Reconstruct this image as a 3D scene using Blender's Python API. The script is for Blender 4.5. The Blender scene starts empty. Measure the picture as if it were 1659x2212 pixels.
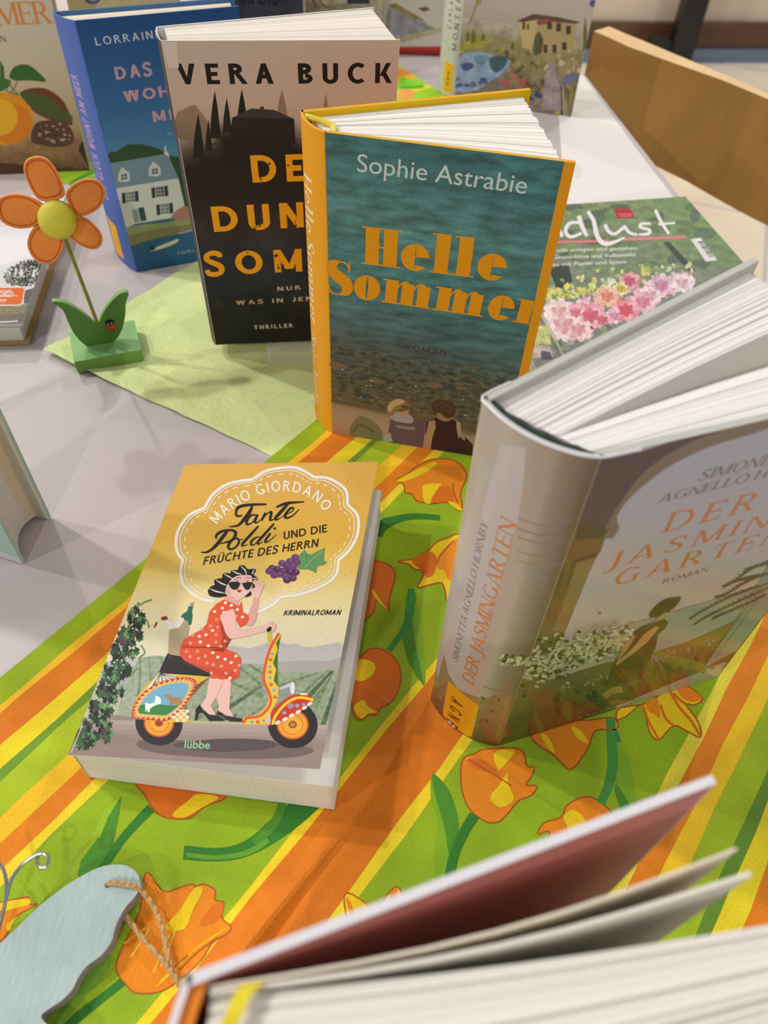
import bpy, bmesh, math, random
from mathutils import Vector as V, Matrix, geometry

random.seed(7)
SC = bpy.context.scene
COL = SC.collection

# ------------------------------------------------------------------ camera
F_PX, PITCH, ROLL, CAM_Z = 1650.0, 0.868653, 0.0512463, 0.388
_f = V((0, math.cos(PITCH), -math.sin(PITCH)))
_r = V((1, 0, 0))
_u = _r.cross(_f)
CR = _r * math.cos(ROLL) + _u * math.sin(ROLL)
CU = -_r * math.sin(ROLL) + _u * math.cos(ROLL)
CF = _f
CP = V((0, 0, CAM_Z))
cam = bpy.data.cameras.new('camera')
cam_ob = bpy.data.objects.new('camera', cam)
COL.objects.link(cam_ob)
cam_ob.matrix_world = Matrix(((CR.x, CU.x, -CF.x, CP.x), (CR.y, CU.y, -CF.y, CP.y), (CR.z, CU.z, -CF.z, CP.z), (0, 0, 0, 1)))
cam.sensor_fit = 'VERTICAL'
cam.sensor_height = 36.0
cam.lens = 36.0 * F_PX / 2212.0
cam.clip_start = 0.01
cam.dof.use_dof = True
cam.dof.focus_distance = 0.43
cam.dof.aperture_fstop = 10.0
SC.camera = cam_ob

# ------------------------------------------------------------------ world, lamps, exposure
SC.view_settings.view_transform = 'Standard'
SC.view_settings.look = 'None'
SC.view_settings.gamma = 1.0
SC.view_settings.exposure = -0.17
SC.view_settings.use_curve_mapping = False
world = bpy.data.worlds.new('world')
SC.world = world
world.use_nodes = True
bg = world.node_tree.nodes['Background']
bg.inputs[0].default_value = (0.97, 0.97, 1.0, 1)
bg.inputs[1].default_value = 0.24
LAMPS = [  # ceiling lamps, the last two added as fill: x, y, height above the table, share of the light, colour
    (-1.61, 1.09, 2.11, 0.24, (1.0, 0.955, 0.91)),
    (-2.18, 0.75, 2.11, 0.145, (1.0, 0.955, 0.91)),
    (-1.64, 2.50, 2.11, 0.075, (1.0, 0.955, 0.91)),
    (-2.60, -1.70, 2.11, 0.12, (1.0, 0.955, 0.91)),
    (1.50, 0.35, 2.11, 0.085, (1.0, 0.96, 0.92)),
    (1.30, 2.50, 2.11, 0.13, (1.0, 0.96, 0.92)),  # added at the back right to brighten the floor
    (-0.35, -2.00, 2.11, 0.12, (1.0, 0.955, 0.91)),  # added behind the camera to light the book fronts
]
for lx, ly, lz, share, lc in LAMPS:
    d = V((lx, ly - 0.4, lz))
    cosi = d.z / d.length
    ld = bpy.data.lights.new('ceiling_or_fill_lamp', 'POINT')
    ld.energy = share * 4 * math.pi * math.pi * d.length_squared / cosi
    ld.shadow_soft_size = 0.045
    ld.color = lc
    lo = bpy.data.objects.new('ceiling_or_fill_lamp', ld)
    lo.location = (lx, ly, lz)
    COL.objects.link(lo)


def ray_plane(px, py, o, n):
    d = CF * F_PX + CR * (px - 829.5) - CU * (py - 1106.0)
    t = (o - CP).dot(n) / d.dot(n)
    return CP + d * t


def at(px, py, z=0.0):
    return ray_plane(px, py, V((0, 0, z)), V((0, 0, 1)))


def lin(c):
    return tuple((x / 255 / 12.92) if x / 255 <= 0.04045 else ((x / 255 + 0.055) / 1.055) ** 2.4 for x in c[:3])


# ------------------------------------------------------------------ materials
MATS = {}


def nt(name):
    m = bpy.data.materials.new(name)
    m.use_nodes = True
    MATS[name] = m
    t = m.node_tree
    return m, t.nodes, t.links, t.nodes['Principled BSDF']


def node(ns, typ, **kw):
    n = ns.new(typ)
    for k, v in kw.items():
        if k.startswith('i_'):
            n.inputs[k[2:].replace('_', ' ')].default_value = v
        else:
            setattr(n, k, v)
    return n


def mul_noise(ns, ls, col_out, coord, scale, lo, hi, detail=3, stretch=None):
    """colour times a noise between lo and hi"""
    nz = node(ns, 'ShaderNodeTexNoise')
    nz.inputs['Scale'].default_value = scale
    nz.inputs['Detail'].default_value = detail
    if stretch:
        mp = node(ns, 'ShaderNodeMapping')
        mp.inputs['Scale'].default_value = stretch
        ls.new(coord, mp.inputs['Vector'])
        coord = mp.outputs[0]
    ls.new(coord, nz.inputs['Vector'])
    mr = node(ns, 'ShaderNodeMapRange')
    mr.inputs['From Min'].default_value = 0.3
    mr.inputs['From Max'].default_value = 0.7
    mr.inputs['To Min'].default_value = lo
    mr.inputs['To Max'].default_value = hi
    ls.new(nz.outputs['Fac'], mr.inputs['Value'])
    mx = node(ns, 'ShaderNodeMix', data_type='RGBA', blend_type='MULTIPLY')
    mx.inputs['Factor'].default_value = 1.0
    ls.new(col_out, mx.inputs['A'])
    ls.new(mr.outputs['Result'], mx.inputs['B'])
    return mx.outputs['Result'], nz.outputs['Fac']


def bump(ns, ls, b, height, strength, dist):
    bp = node(ns, 'ShaderNodeBump')
    bp.inputs['Strength'].default_value = strength
    bp.inputs['Distance'].default_value = dist
    ls.new(height, bp.inputs['Height'])
    ls.new(bp.outputs[0], b.inputs['Normal'])


def print_mat(name, rough=0.4, coat=0.0, noise=None, coat_rough=0.08, spec=0.5):
    """ink on paper: the printed colour comes with the faces"""
    m, ns, ls, b = nt(name)
    a = node(ns, 'ShaderNodeVertexColor', layer_name='Col')
    uv = node(ns, 'ShaderNodeTexCoord')
    c = a.outputs['Color']
    for (sc, lo, hi, det, st) in noise or [(900, 0.97, 1.03, 2, None)]:
        c, _ = mul_noise(ns, ls, c, uv.outputs['UV'], sc, lo, hi, det, st)
    ls.new(c, b.inputs['Base Color'])
    b.inputs['Roughness'].default_value = rough
    b.inputs['Coat Weight'].default_value = coat
    b.inputs['Specular IOR Level'].default_value = spec
    b.inputs['Coat Roughness'].default_value = coat_rough
    return m


print_mat('printed_cover', 0.55, 0.0, None, 0.25, 0.22)
print_mat('printed_gloss_film', 0.4, 0.8, [(500, 0.97, 1.03, 3, None)], 0.1)
print_mat('printed_smoke', 0.55, 0.0, [(28, 0.6, 1.5, 5, (1, 1.3, 1)), (140, 0.85, 1.15, 4, None)], 0.25, 0.25)
print_mat('printed_water', 0.45, 0.05, [(130, 0.55, 1.45, 5, (0.45, 1.5, 1)), (45, 0.82, 1.2, 3, (0.5, 1.6, 1)), (900, 0.85, 1.15, 2, (0.5, 1.4, 1))], 0.25)
print_mat('printed_stones', 0.45, 0.05, [(260, 0.35, 1.75, 4, (0.7, 1.3, 1)), (900, 0.7, 1.35, 3, None)], 0.25)
print_mat('printed_paint', 0.55, 0.05, [(90, 0.72, 1.3, 5, None), (420, 0.8, 1.25, 3, None)], 0.3)
print_mat('printed_foliage', 0.5, 0.1, [(420, 0.45, 1.6, 4, None)], 0.25)
print_mat('printed_rows', 0.5, 0.1, [(420, 0.75, 1.3, 4, None)], 0.25)
print_mat('painted_toy_wood', 0.5, 0.0, [(160, 0.86, 1.12, 4, None)])


def simple(name, col, rough=0.5, noise=None, metal=0.0, bmp=None, coord='Object', sheen=0):
    m, ns, ls, b = nt(name)
    rgb = node(ns, 'ShaderNodeRGB')
    rgb.outputs[0].default_value = (*lin(col), 1)
    tc = node(ns, 'ShaderNodeTexCoord')
    c = rgb.outputs[0]
    f = None
    for (sc, lo, hi, det, st) in noise or []:
        c, f = mul_noise(ns, ls, c, tc.outputs[coord], sc, lo, hi, det, st)
    ls.new(c, b.inputs['Base Color'])
    b.inputs['Roughness'].default_value = rough
    b.inputs['Metallic'].default_value = metal
    if sheen:
        b.inputs['Sheen Weight'].default_value = sheen
    if bmp and f:
        bump(ns, ls, b, f, *bmp)
    return m


simple('paper_white', (236, 233, 229), 0.7, [(700, 0.97, 1.02, 2, None)])
simple('laminate_table', (196, 187, 187), 0.42, [(900, 0.95, 1.04, 2, None), (6, 0.97, 1.02, 2, None)])
simple('napkin_tissue', (220, 234, 162), 0.85, [(60, 0.95, 1.04, 3, None), (900, 0.9, 1.06, 2, (1, 0.35, 1))], bmp=(0.5, 0.0006))
simple('orange_felt', (243, 144, 62), 0.95, [(45, 0.9, 1.06, 3, None), (1500, 0.84, 1.12, 3, None)], bmp=(0.6, 0.0006), sheen=0.3)
simple('felt_seam', (206, 100, 34), 0.95, [(1500, 0.8, 1.2, 3, None)])
simple('yellow_button', (214, 203, 60), 0.55, [(900, 0.86, 1.1, 3, None)], bmp=(0.3, 0.0004))
simple('green_stick', (142, 148, 62), 0.6, [(300, 0.85, 1.1, 3, (1, 1, 0.1))])
simple('pale_blue_painted_wood', (176, 196, 194), 0.7, [(60, 0.93, 1.05, 4, None), (700, 0.93, 1.05, 4, (1.0, 0.16, 1))], bmp=(0.5, 0.0008))
simple('grey_painted_edge', (150, 150, 158), 0.75, [(300, 0.85, 1.1, 3, None)])
simple('jute_fibre', (204, 166, 112), 0.95, [(900, 0.7, 1.25, 3, None)], bmp=(0.5, 0.0005))
simple('steel_wire', (190, 188, 184), 0.3, None, 0.9)
simple('black_lacquer', (10, 10, 10), 0.2)
simple('chair_veneer', (154, 114, 52), 0.38, [(9, 0.93, 1.06, 3, None), (130, 0.95, 1.05, 4, (1, 1, 0.1))])
simple('chair_edge_wood', (232, 198, 146), 0.45, [(120, 0.93, 1.05, 3, None)])
simple('wall_beige', (222, 206, 184), 0.8, [(3, 0.95, 1.04, 3, None)])
simple('brown_wood', (96, 66, 46), 0.4, [(14, 0.8, 1.2, 4, (0.3, 1, 3))])
simple('dark_metal', (22, 19, 18), 0.4)
simple('blue_gleam', (120, 138, 168), 0.3, None, 0.6)
simple('yellow_ribbon', (226, 208, 20), 0.45, [(900, 0.92, 1.05, 2, (1, 0.1, 1))], sheen=0.4)
simple('green_headband', (26, 50, 42), 0.7, [(1500, 0.5, 1.5, 3, None)], bmp=(0.8, 0.0005))
simple('grey_table_leg', (140, 140, 142), 0.4, None, 0.5)
simple('pale_green_cover', (158, 184, 170), 0.45, [(300, 0.95, 1.04, 3, None)])
simple('spine_board', (214, 212, 206), 0.55, [(700, 0.94, 1.04, 3, None)])
simple('pink_endpaper', (204, 128, 122), 0.6, [(300, 0.96, 1.04, 3, None)])
simple('white_film_edge', (226, 224, 230), 0.35)
simple('kraft_lining', (196, 170, 130), 0.8, [(300, 0.9, 1.08, 3, None)])
simple('red_cover', (160, 40, 34), 0.45)

# page edges: fine lines of leaves along the fibre
m, ns, ls, b = nt('page_edges')
a = node(ns, 'ShaderNodeVertexColor', layer_name='Col')
tc = node(ns, 'ShaderNodeTexCoord')
c, f = mul_noise(ns, ls, a.outputs['Color'], tc.outputs['UV'], 1.0, 0.94, 1.03, 3, (6, 2600, 1))
c, f2 = mul_noise(ns, ls, c, tc.outputs['UV'], 1.0, 0.96, 1.03, 2, (10, 500, 1))
ls.new(c, b.inputs['Base Color'])
b.inputs['Roughness'].default_value = 0.8
bump(ns, ls, b, f, 0.25, 0.0004)

# woven printed table runner
m, ns, ls, b = nt('printed_weave')
a = node(ns, 'ShaderNodeVertexColor', layer_name='Col')
tc = node(ns, 'ShaderNodeTexCoord')
c, _ = mul_noise(ns, ls, a.outputs['Color'], tc.outputs['UV'], 30, 0.86, 1.14, 4)
c, _ = mul_noise(ns, ls, c, tc.outputs['UV'], 900, 0.91, 1.08, 2)
wv = []
for axis in ('X', 'Y'):
    w = node(ns, 'ShaderNodeTexWave', wave_type='BANDS', bands_direction=axis)
    w.inputs['Scale'].default_value = 330
    w.inputs['Distortion'].default_value = 0.6
    ls.new(tc.outputs['UV'], w.inputs['Vector'])
    wv.append(w)
mx = node(ns, 'ShaderNodeMath', operation='MULTIPLY')
ls.new(wv[0].outputs['Fac'], mx.inputs[0])
ls.new(wv[1].outputs['Fac'], mx.inputs[1])
mr = node(ns, 'ShaderNodeMapRange')
mr.inputs['To Min'].default_value = 1.1
mr.inputs['To Max'].default_value = 0.86
ls.new(mx.outputs[0], mr.inputs['Value'])
m2 = node(ns, 'ShaderNodeMix', data_type='RGBA', blend_type='MULTIPLY')
m2.inputs['Factor'].default_value = 1.0
ls.new(c, m2.inputs['A'])
ls.new(mr.outputs['Result'], m2.inputs['B'])
ls.new(m2.outputs['Result'], b.inputs['Base Color'])
b.inputs['Roughness'].default_value = 0.75
bump(ns, ls, b, mx.outputs[0], 0.25, 0.0003)

# clear acrylic
m, ns, ls, b = nt('clear_acrylic')
b.inputs['Base Color'].default_value = (0.95, 0.97, 0.97, 1)
b.inputs['Roughness'].default_value = 0.04
b.inputs['Alpha'].default_value = 0.14
b.inputs['IOR'].default_value = 1.45

# cream floor tiles
m, ns, ls, b = nt('floor_tiles')
tc = node(ns, 'ShaderNodeTexCoord')
mp = node(ns, 'ShaderNodeMapping')
mp.inputs['Rotation'].default_value = (0, 0, 0.3)
ls.new(tc.outputs['Object'], mp.inputs['Vector'])
br = node(ns, 'ShaderNodeTexBrick', offset=0.0)
br.inputs['Color1'].default_value = (*lin((255, 244, 222)), 1)
br.inputs['Color2'].default_value = (*lin((252, 236, 210)), 1)
br.inputs['Mortar'].default_value = (*lin((214, 208, 204)), 1)
br.inputs['Scale'].default_value = 1.0
br.inputs['Mortar Size'].default_value = 0.006
br.inputs['Brick Width'].default_value = 0.4
br.inputs['Row Height'].default_value = 0.4
ls.new(mp.outputs[0], br.inputs['Vector'])
c, _ = mul_noise(ns, ls, br.outputs['Color'], tc.outputs['Object'], 5, 0.9, 1.06, 5)
ls.new(c, b.inputs['Base Color'])
b.inputs['Roughness'].default_value = 0.3


# ------------------------------------------------------------------ mesh building
class M:
    """collects faces in world space; build() links them as ONE mesh object"""

    def __init__(s, mat='printed_cover'):
        s.f, s.mats, s.cur, s.col, s.sm = [], [], mat, (0.8, 0.8, 0.8), False

    def use(s, mat=None, col=None, smooth=None):
        if mat:
            s.cur = mat
        if col:
            s.col = lin(col)
        if smooth is not None:
            s.sm = smooth
        return s

    def face(s, pts, cols=None, uvs=None, mat=None):
        mat = mat or s.cur
        if mat not in s.mats:
            s.mats.append(mat)
        s.f.append(([V(p) for p in pts], cols or [s.col] * len(pts), uvs or [(0, 0)] * len(pts), s.mats.index(mat), s.sm))

    def prism(s, base, vec, caps=True, uv=False):
        """base polygon extruded by vec"""
        n = len(base)
        top = [p + vec for p in base]
        if caps:
            s.face(list(reversed(base)))
            s.face(top)
        d = 0
        for i in range(n):
            j = (i + 1) % n
            l = (base[j] - base[i]).length
            h = vec.length
            s.face([base[i], base[j], top[j], top[i]], uvs=[(0, d), (0, d + l), (h, d + l), (h, d)] if uv else None)
            d += l

    def box(s, o, x, y, z):
        s.prism([o, o + x, o + x + y, o + y], z)

    def tube(s, pts, r, n=8, closed=False):
        pts = [V(p) for p in pts]
        rr = r if isinstance(r, (list, tuple)) else [r] * len(pts)
        rings = []
        prev = None
        for i, p in enumerate(pts):
            t = (pts[min(i + 1, len(pts) - 1)] - pts[max(i - 1, 0)]).normalized()
            a = prev if prev else (V((0, 0, 1)) if abs(t.z) < 0.9 else V((1, 0, 0)))
            e1 = (a - t * a.dot(t)).normalized()
            prev = e1
            e2 = t.cross(e1)
            rings.append([p + (e1 * math.cos(k * 2 * math.pi / n) + e2 * math.sin(k * 2 * math.pi / n)) * rr[i] for k in range(n)])
        for i in range(len(rings) - 1):
            for k in range(n):
                q = (k + 1) % n
                s.face([rings[i][k], rings[i][q], rings[i + 1][q], rings[i + 1][k]])
        s.face(list(reversed(rings[0])))
        s.face(rings[-1])

    def loft(s, rings, caps=True):
        n = len(rings[0])
        for i in range(len(rings) - 1):
            for k in range(n):
                q = (k + 1) % n
                s.face([rings[i][k], rings[i][q], rings[i + 1][q], rings[i + 1][k]])
        if caps:
            s.face(list(reversed(rings[0])))
            s.face(rings[-1])

    def build(s, name, parent=None, merge=True, bevel=0):
        off = V((0, 0, 0))
        if parent is not None:
            q = parent
            while q is not None:
                off = off + q.location
                q = q.parent
        vs, fs = [], []
        for pts, *_ in s.f:
            k = len(vs)
            vs += [tuple(p - off) for p in pts]
            fs.append(tuple(range(k, k + len(pts))))
        me = bpy.data.meshes.new(name)
        me.from_pydata(vs, [], fs)
        for m_ in s.mats:
            me.materials.append(MATS[m_])
        ca = me.color_attributes.new('Col', 'FLOAT_COLOR', 'CORNER')
        ul = me.uv_layers.new(name='UVMap')
        cf, uf = [], []
        for pts, cols, uvs, mi, sm in s.f:
            for c_ in cols:
                cf += [*c_, 1.0]
            for u_ in uvs:
                uf += [u_[0], u_[1]]
        ca.data.foreach_set('color', cf)
        ul.data.foreach_set('uv', uf)
        me.polygons.foreach_set('material_index', [x[3] for x in s.f])
        me.polygons.foreach_set('use_smooth', [x[4] for x in s.f])
        if merge:
            bm = bmesh.new()
            bm.from_mesh(me)
            bmesh.ops.remove_doubles(bm, verts=bm.verts, dist=1e-7)
            bm.to_mesh(me)
            bm.free()
        me.update()
        o = bpy.data.objects.new(name, me)
        COL.objects.link(o)
        if parent is not None:
            o.parent = parent
        if any(x[4] for x in s.f):
            try:
                me.set_sharp_from_angle(angle=math.radians(40))
            except Exception:
                pass
        if bevel:
            bv = o.modifiers.new('bevel', 'BEVEL')
            bv.width = bevel
            bv.segments = 2
            bv.limit_method = 'ANGLE'
            bv.angle_limit = math.radians(50)
        return o


def tag(o, label=None, cat=None, group=None, kind=None):
    for k, v in (('label', label), ('category', cat), ('group', group), ('kind', kind)):
        if v:
            o[k] = v
    return o


def thing(name, label, cat, loc, group=None):
    o = bpy.data.objects.new(name, None)
    o.empty_display_size = 0.02
    o.location = loc
    COL.objects.link(o)
    return tag(o, label, cat, group)


# ------------------------------------------------------------------ drawing on surfaces
LAY = 2.5e-5


def smooth_closed(pts, n=5):
    out, k = [], len(pts)
    for i in range(k):
        p0, p1, p2, p3 = (pts[(i + j - 1) % k] for j in range(4))
        for q in range(n):
            t = q / n
            out.append(tuple(0.5 * (2 * p1[a] + (p2[a] - p0[a]) * t + (2 * p0[a] - 5 * p1[a] + 4 * p2[a] - p3[a]) * t * t + (3 * p1[a] - p0[a] - 3 * p2[a] + p3[a]) * t ** 3) for a in (0, 1)))
    return out


def smooth_open(pts, n=6):
    out, k = [], len(pts)
    for i in range(k - 1):
        p0, p1, p2, p3 = pts[max(i - 1, 0)], pts[i], pts[i + 1], pts[min(i + 2, k - 1)]
        for q in range(n):
            t = q / n
            out.append(tuple(0.5 * (2 * p1[a] + (p2[a] - p0[a]) * t + (2 * p0[a] - 5 * p1[a] + 4 * p2[a] - p3[a]) * t * t + (3 * p1[a] - p0[a] - 3 * p2[a] + p3[a]) * t ** 3) for a in range(len(p1))))
    out.append(tuple(pts[-1]))
    return out


def crop(x0, y0, s):
    return lambda pts: [(x0 + p[0] / s, y0 + p[1] / s) + tuple(q / s for q in p[2:]) for p in pts]


def stroke_polys(pts, w=None, sm=True):
    """pieces of a brush line; a point is (x, y) or (x, y, width)"""
    pts = [p if len(p) > 2 else (p[0], p[1], w) for p in pts]
    if sm and len(pts) > 2:
        pts = smooth_open(pts)
    L, R = [], []
    for i, p in enumerate(pts):
        a, c_ = pts[max(i - 1, 0)], pts[min(i + 1, len(pts) - 1)]
        dx, dy = c_[0] - a[0], c_[1] - a[1]
        l = math.hypot(dx, dy) or 1
        nx, ny = -dy / l * p[2] / 2, dx / l * p[2] / 2
        L.append((p[0] + nx, p[1] + ny))
        R.append((p[0] - nx, p[1] - ny))
    return [[L[i], L[i + 1], R[i + 1], R[i]] for i in range(len(pts) - 1)]


def clip(poly, ax, val, keep_less):
    out = []
    n = len(poly)
    for i in range(n):
        a, b_ = poly[i], poly[(i + 1) % n]
        da, db = a[ax] - val, b_[ax] - val
        if keep_less:
            da, db = -da, -db
        if da >= 0:
            out.append(a)
        if (da >= 0) != (db >= 0):
            t = da / (da - db)
            out.append(tuple(a[k] + (b_[k] - a[k]) * t for k in range(2)))
    return out


def area(p):
    return 0.5 * sum(p[i][0] * p[(i + 1) % len(p)][1] - p[(i + 1) % len(p)][0] * p[i][1] for i in range(len(p)))


class Plane:
    def __init__(s, o, u, v, n):
        s.o, s.u, s.v, s.n = o, u.normalized(), v.normalized(), n.normalized()

    def uv(s, px, py):
        d = ray_plane(px, py, s.o, s.n) - s.o
        return d.dot(s.u), d.dot(s.v)

    def w(s, a, b_, layer):
        return s.o + s.u * a + s.v * b_ + s.n * (layer * LAY)


class Curved:
    """a rounded spine: chord from p0 to p1 (world, at the foot), up v, bulging out"""

    def __init__(s, p0, p1, v, out, bul):
        s.p0, s.c, s.v, s.out, s.bul = p0, p1 - p0, v.normalized(), out.normalized(), bul

    def uv(s, px, py):
        q = ray_plane(px, py, s.p0 + s.out * s.bul * 0.6, s.out) - s.p0
        return q.dot(s.c) / s.c.length_squared, q.dot(s.v)

    def w(s, a, b_, layer):
        aa = min(max(a, 0.0), 1.0)
        k = 1 - (2 * aa - 1) ** 2
        return s.p0 + s.c * aa + s.v * b_ + s.out * (s.bul * k ** 0.8 + layer * LAY)


class Ink:
    def __init__(s, m_, surf, fine=None, limit=None, hull=None):
        s.m, s.s, s.fine, s.limit, s.hull, s.k, s.extra = m_, surf, fine, limit, hull, 0, ()

    def emit(s, pieces, col, layer, mat, conv):
        for pc in pieces:
            s.k = (s.k + 1) % 17
            lay = layer + s.k * .0118          # printed pieces that overlap never share one plane
            uv = [conv(p) for p in pc]
            if s.hull and uv:
                for (xa, ya), (xb, yb) in zip(s.hull, s.hull[1:] + s.hull[:1]):
                    side = [((xb - xa) * (p[1] - ya) - (yb - ya) * (p[0] - xa)) for p in uv]
                    out = []
                    for i in range(len(uv)):
                        j = (i + 1) % len(uv)
                        if side[i] >= 0:
                            out.append(uv[i])
                        if (side[i] >= 0) != (side[j] >= 0):
                            t = side[i] / (side[i] - side[j])
                            out.append((uv[i][0] + (uv[j][0] - uv[i][0]) * t, uv[i][1] + (uv[j][1] - uv[i][1]) * t))
                    uv = out
                    if not uv:
                        break
            if s.limit:
                a0, a1, b0, b1 = s.limit
                for ax, val, less in ((0, a0, False), (0, a1, True), (1, b0, False), (1, b1, True)):
                    if uv:
                        uv = clip(uv, ax, val, less)
            if s.fine and uv:
                cells = [uv]
                for ax, step in ((0, s.fine[0]), (1, s.fine[1])):
                    nxt = []
                    for q in cells:
                        lo, hi = min(p[ax] for p in q), max(p[ax] for p in q)
                        k0, k1 = math.floor(lo / step + 1e-9), math.ceil(hi / step - 1e-9)
                        if k1 - k0 <= 1:
                            nxt.append(q)
                            continue
                        for k in range(k0, k1):
                            r = clip(clip(q, ax, k * step, False), ax, (k + 1) * step, True)
                            if len(r) > 2:
                                nxt.append(r)
                    cells = nxt
                for val in s.extra:
                    nxt = []
                    for q in cells:
                        lo, hi = min(p[1] for p in q), max(p[1] for p in q)
                        if lo < val - 1e-6 and hi > val + 1e-6:
                            nxt += [r for r in (clip(q, 1, val, True), clip(q, 1, val, False)) if len(r) > 2]
                        else:
                            nxt.append(q)
                    cells = nxt
            else:
                cells = [uv]
            for q in cells:
                if len(q) < 3 or abs(area(q)) < 1e-10:
                    continue
                if area(q) < 0:
                    q = q[::-1]
                wp = [s.s.w(a, b_, lay) for a, b_ in q]
                s.m.face(wp, [lin(col)] * len(q) if not callable(col) else [lin(col(*p)) for p in q], q, mat)

    def poly(s, pts, col, layer=1, mat=None, sm=False, n=5):
        """filled outline, in the photograph's measure laid onto the surface"""
        pts = [p[:2] for p in pts]
        if sm:
            pts = smooth_closed(pts, n)
        vv = [V((p[0], p[1], 0)) for p in pts]
        tri = geometry.tessellate_polygon([vv])
        s.emit([[pts[i] for i in t] for t in tri], col, layer, mat, lambda p: s.s.uv(*p))

    def poly_uv(s, pts, col, layer=1, mat=None):
        vv = [V((p[0], p[1], 0)) for p in pts]
        tri = geometry.tessellate_polygon([vv])
        s.emit([[pts[i] for i in t] for t in tri], col, layer, mat, lambda p: p)

    def line(s, pts, w, col, layer=2, mat=None, sm=True):
        s.emit(stroke_polys(pts, w, sm), col, layer, mat, lambda p: s.s.uv(*p))

    def dot(s, x, y, rx, ry, col, layer=2, n=10, rot=0.0, mat=None):
        cr_, sr_ = math.cos(rot), math.sin(rot)
        pts = []
        for k in range(n):
            a, b_ = rx * math.cos(k * 2 * math.pi / n), ry * math.sin(k * 2 * math.pi / n)
            pts.append((x + a * cr_ - b_ * sr_, y + a * sr_ + b_ * cr_))
        s.emit([pts], col, layer, mat, lambda p: s.s.uv(*p))

    def text(s, txt, p0, p1, pt, col, layer=3, style='sans', mat=None, **kw):
        """one line from baseline point p0 to p1; pt is the top of the first capital"""
        polys, width = layout(txt, style, **kw)
        a, b_, c_ = V(s.s.uv(*p0)), V(s.s.uv(*p1)), V(s.s.uv(*pt))
        ex, ey = (b_ - a) / width, c_ - a
        for pg in polys:
            vv = [V((p[0], p[1], 0)) for p in pg]
            tri = geometry.tessellate_polygon([vv]) if len(pg) > 4 else [range(len(pg))]
            s.emit([[tuple(a + ex * pg[i][0] + ey * pg[i][1]) for i in t] for t in tri], col, layer, mat, lambda p: p)

    def arc_text(s, txt, path, hgt, col, layer=3, style='sans', sp=0.2, **kw):
        path = smooth_open(path, 8)
        cum = [0]
        for i in range(1, len(path)):
            cum.append(cum[-1] + math.dist(path[i], path[i - 1]))
        polys, width = layout(txt, style, sp=sp, keep=True, **kw)
        k = cum[-1] / width
        for x0, w_, pgs in polys:
            mid = (x0 + w_ / 2) * k
            i = max(j for j in range(len(cum)) if cum[j] <= mid)
            i = min(i, len(path) - 2)
            t = (mid - cum[i]) / (cum[i + 1] - cum[i])
            px, py = path[i][0] + (path[i + 1][0] - path[i][0]) * t, path[i][1] + (path[i + 1][1] - path[i][1]) * t
            dx, dy = path[i + 1][0] - path[i][0], path[i + 1][1] - path[i][1]
            l = math.hypot(dx, dy)
            dx, dy = dx / l, dy / l
            for pg in pgs:
                s.poly([(px + dx * (p[0] - x0 - w_ / 2) * k + dy * p[1] * hgt, py + dy * (p[0] - x0 - w_ / 2) * k - dx * p[1] * hgt) for p in pg], col, layer)


# ------------------------------------------------------------------ lettering
def ring(cx, cy, rx, ry, a0, a1, T, h, n=18):
    o, i = [], []
    for k in range(n + 1):
        a = math.radians(a0 + (a1 - a0) * k / n)
        o.append((cx + rx * math.cos(a), cy + ry * math.sin(a)))
        i.append((cx + (rx - T) * math.cos(a), cy + (ry - h) * math.sin(a)))
    return [[o[k], o[k + 1], i[k + 1], i[k]] for k in range(n)]


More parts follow.
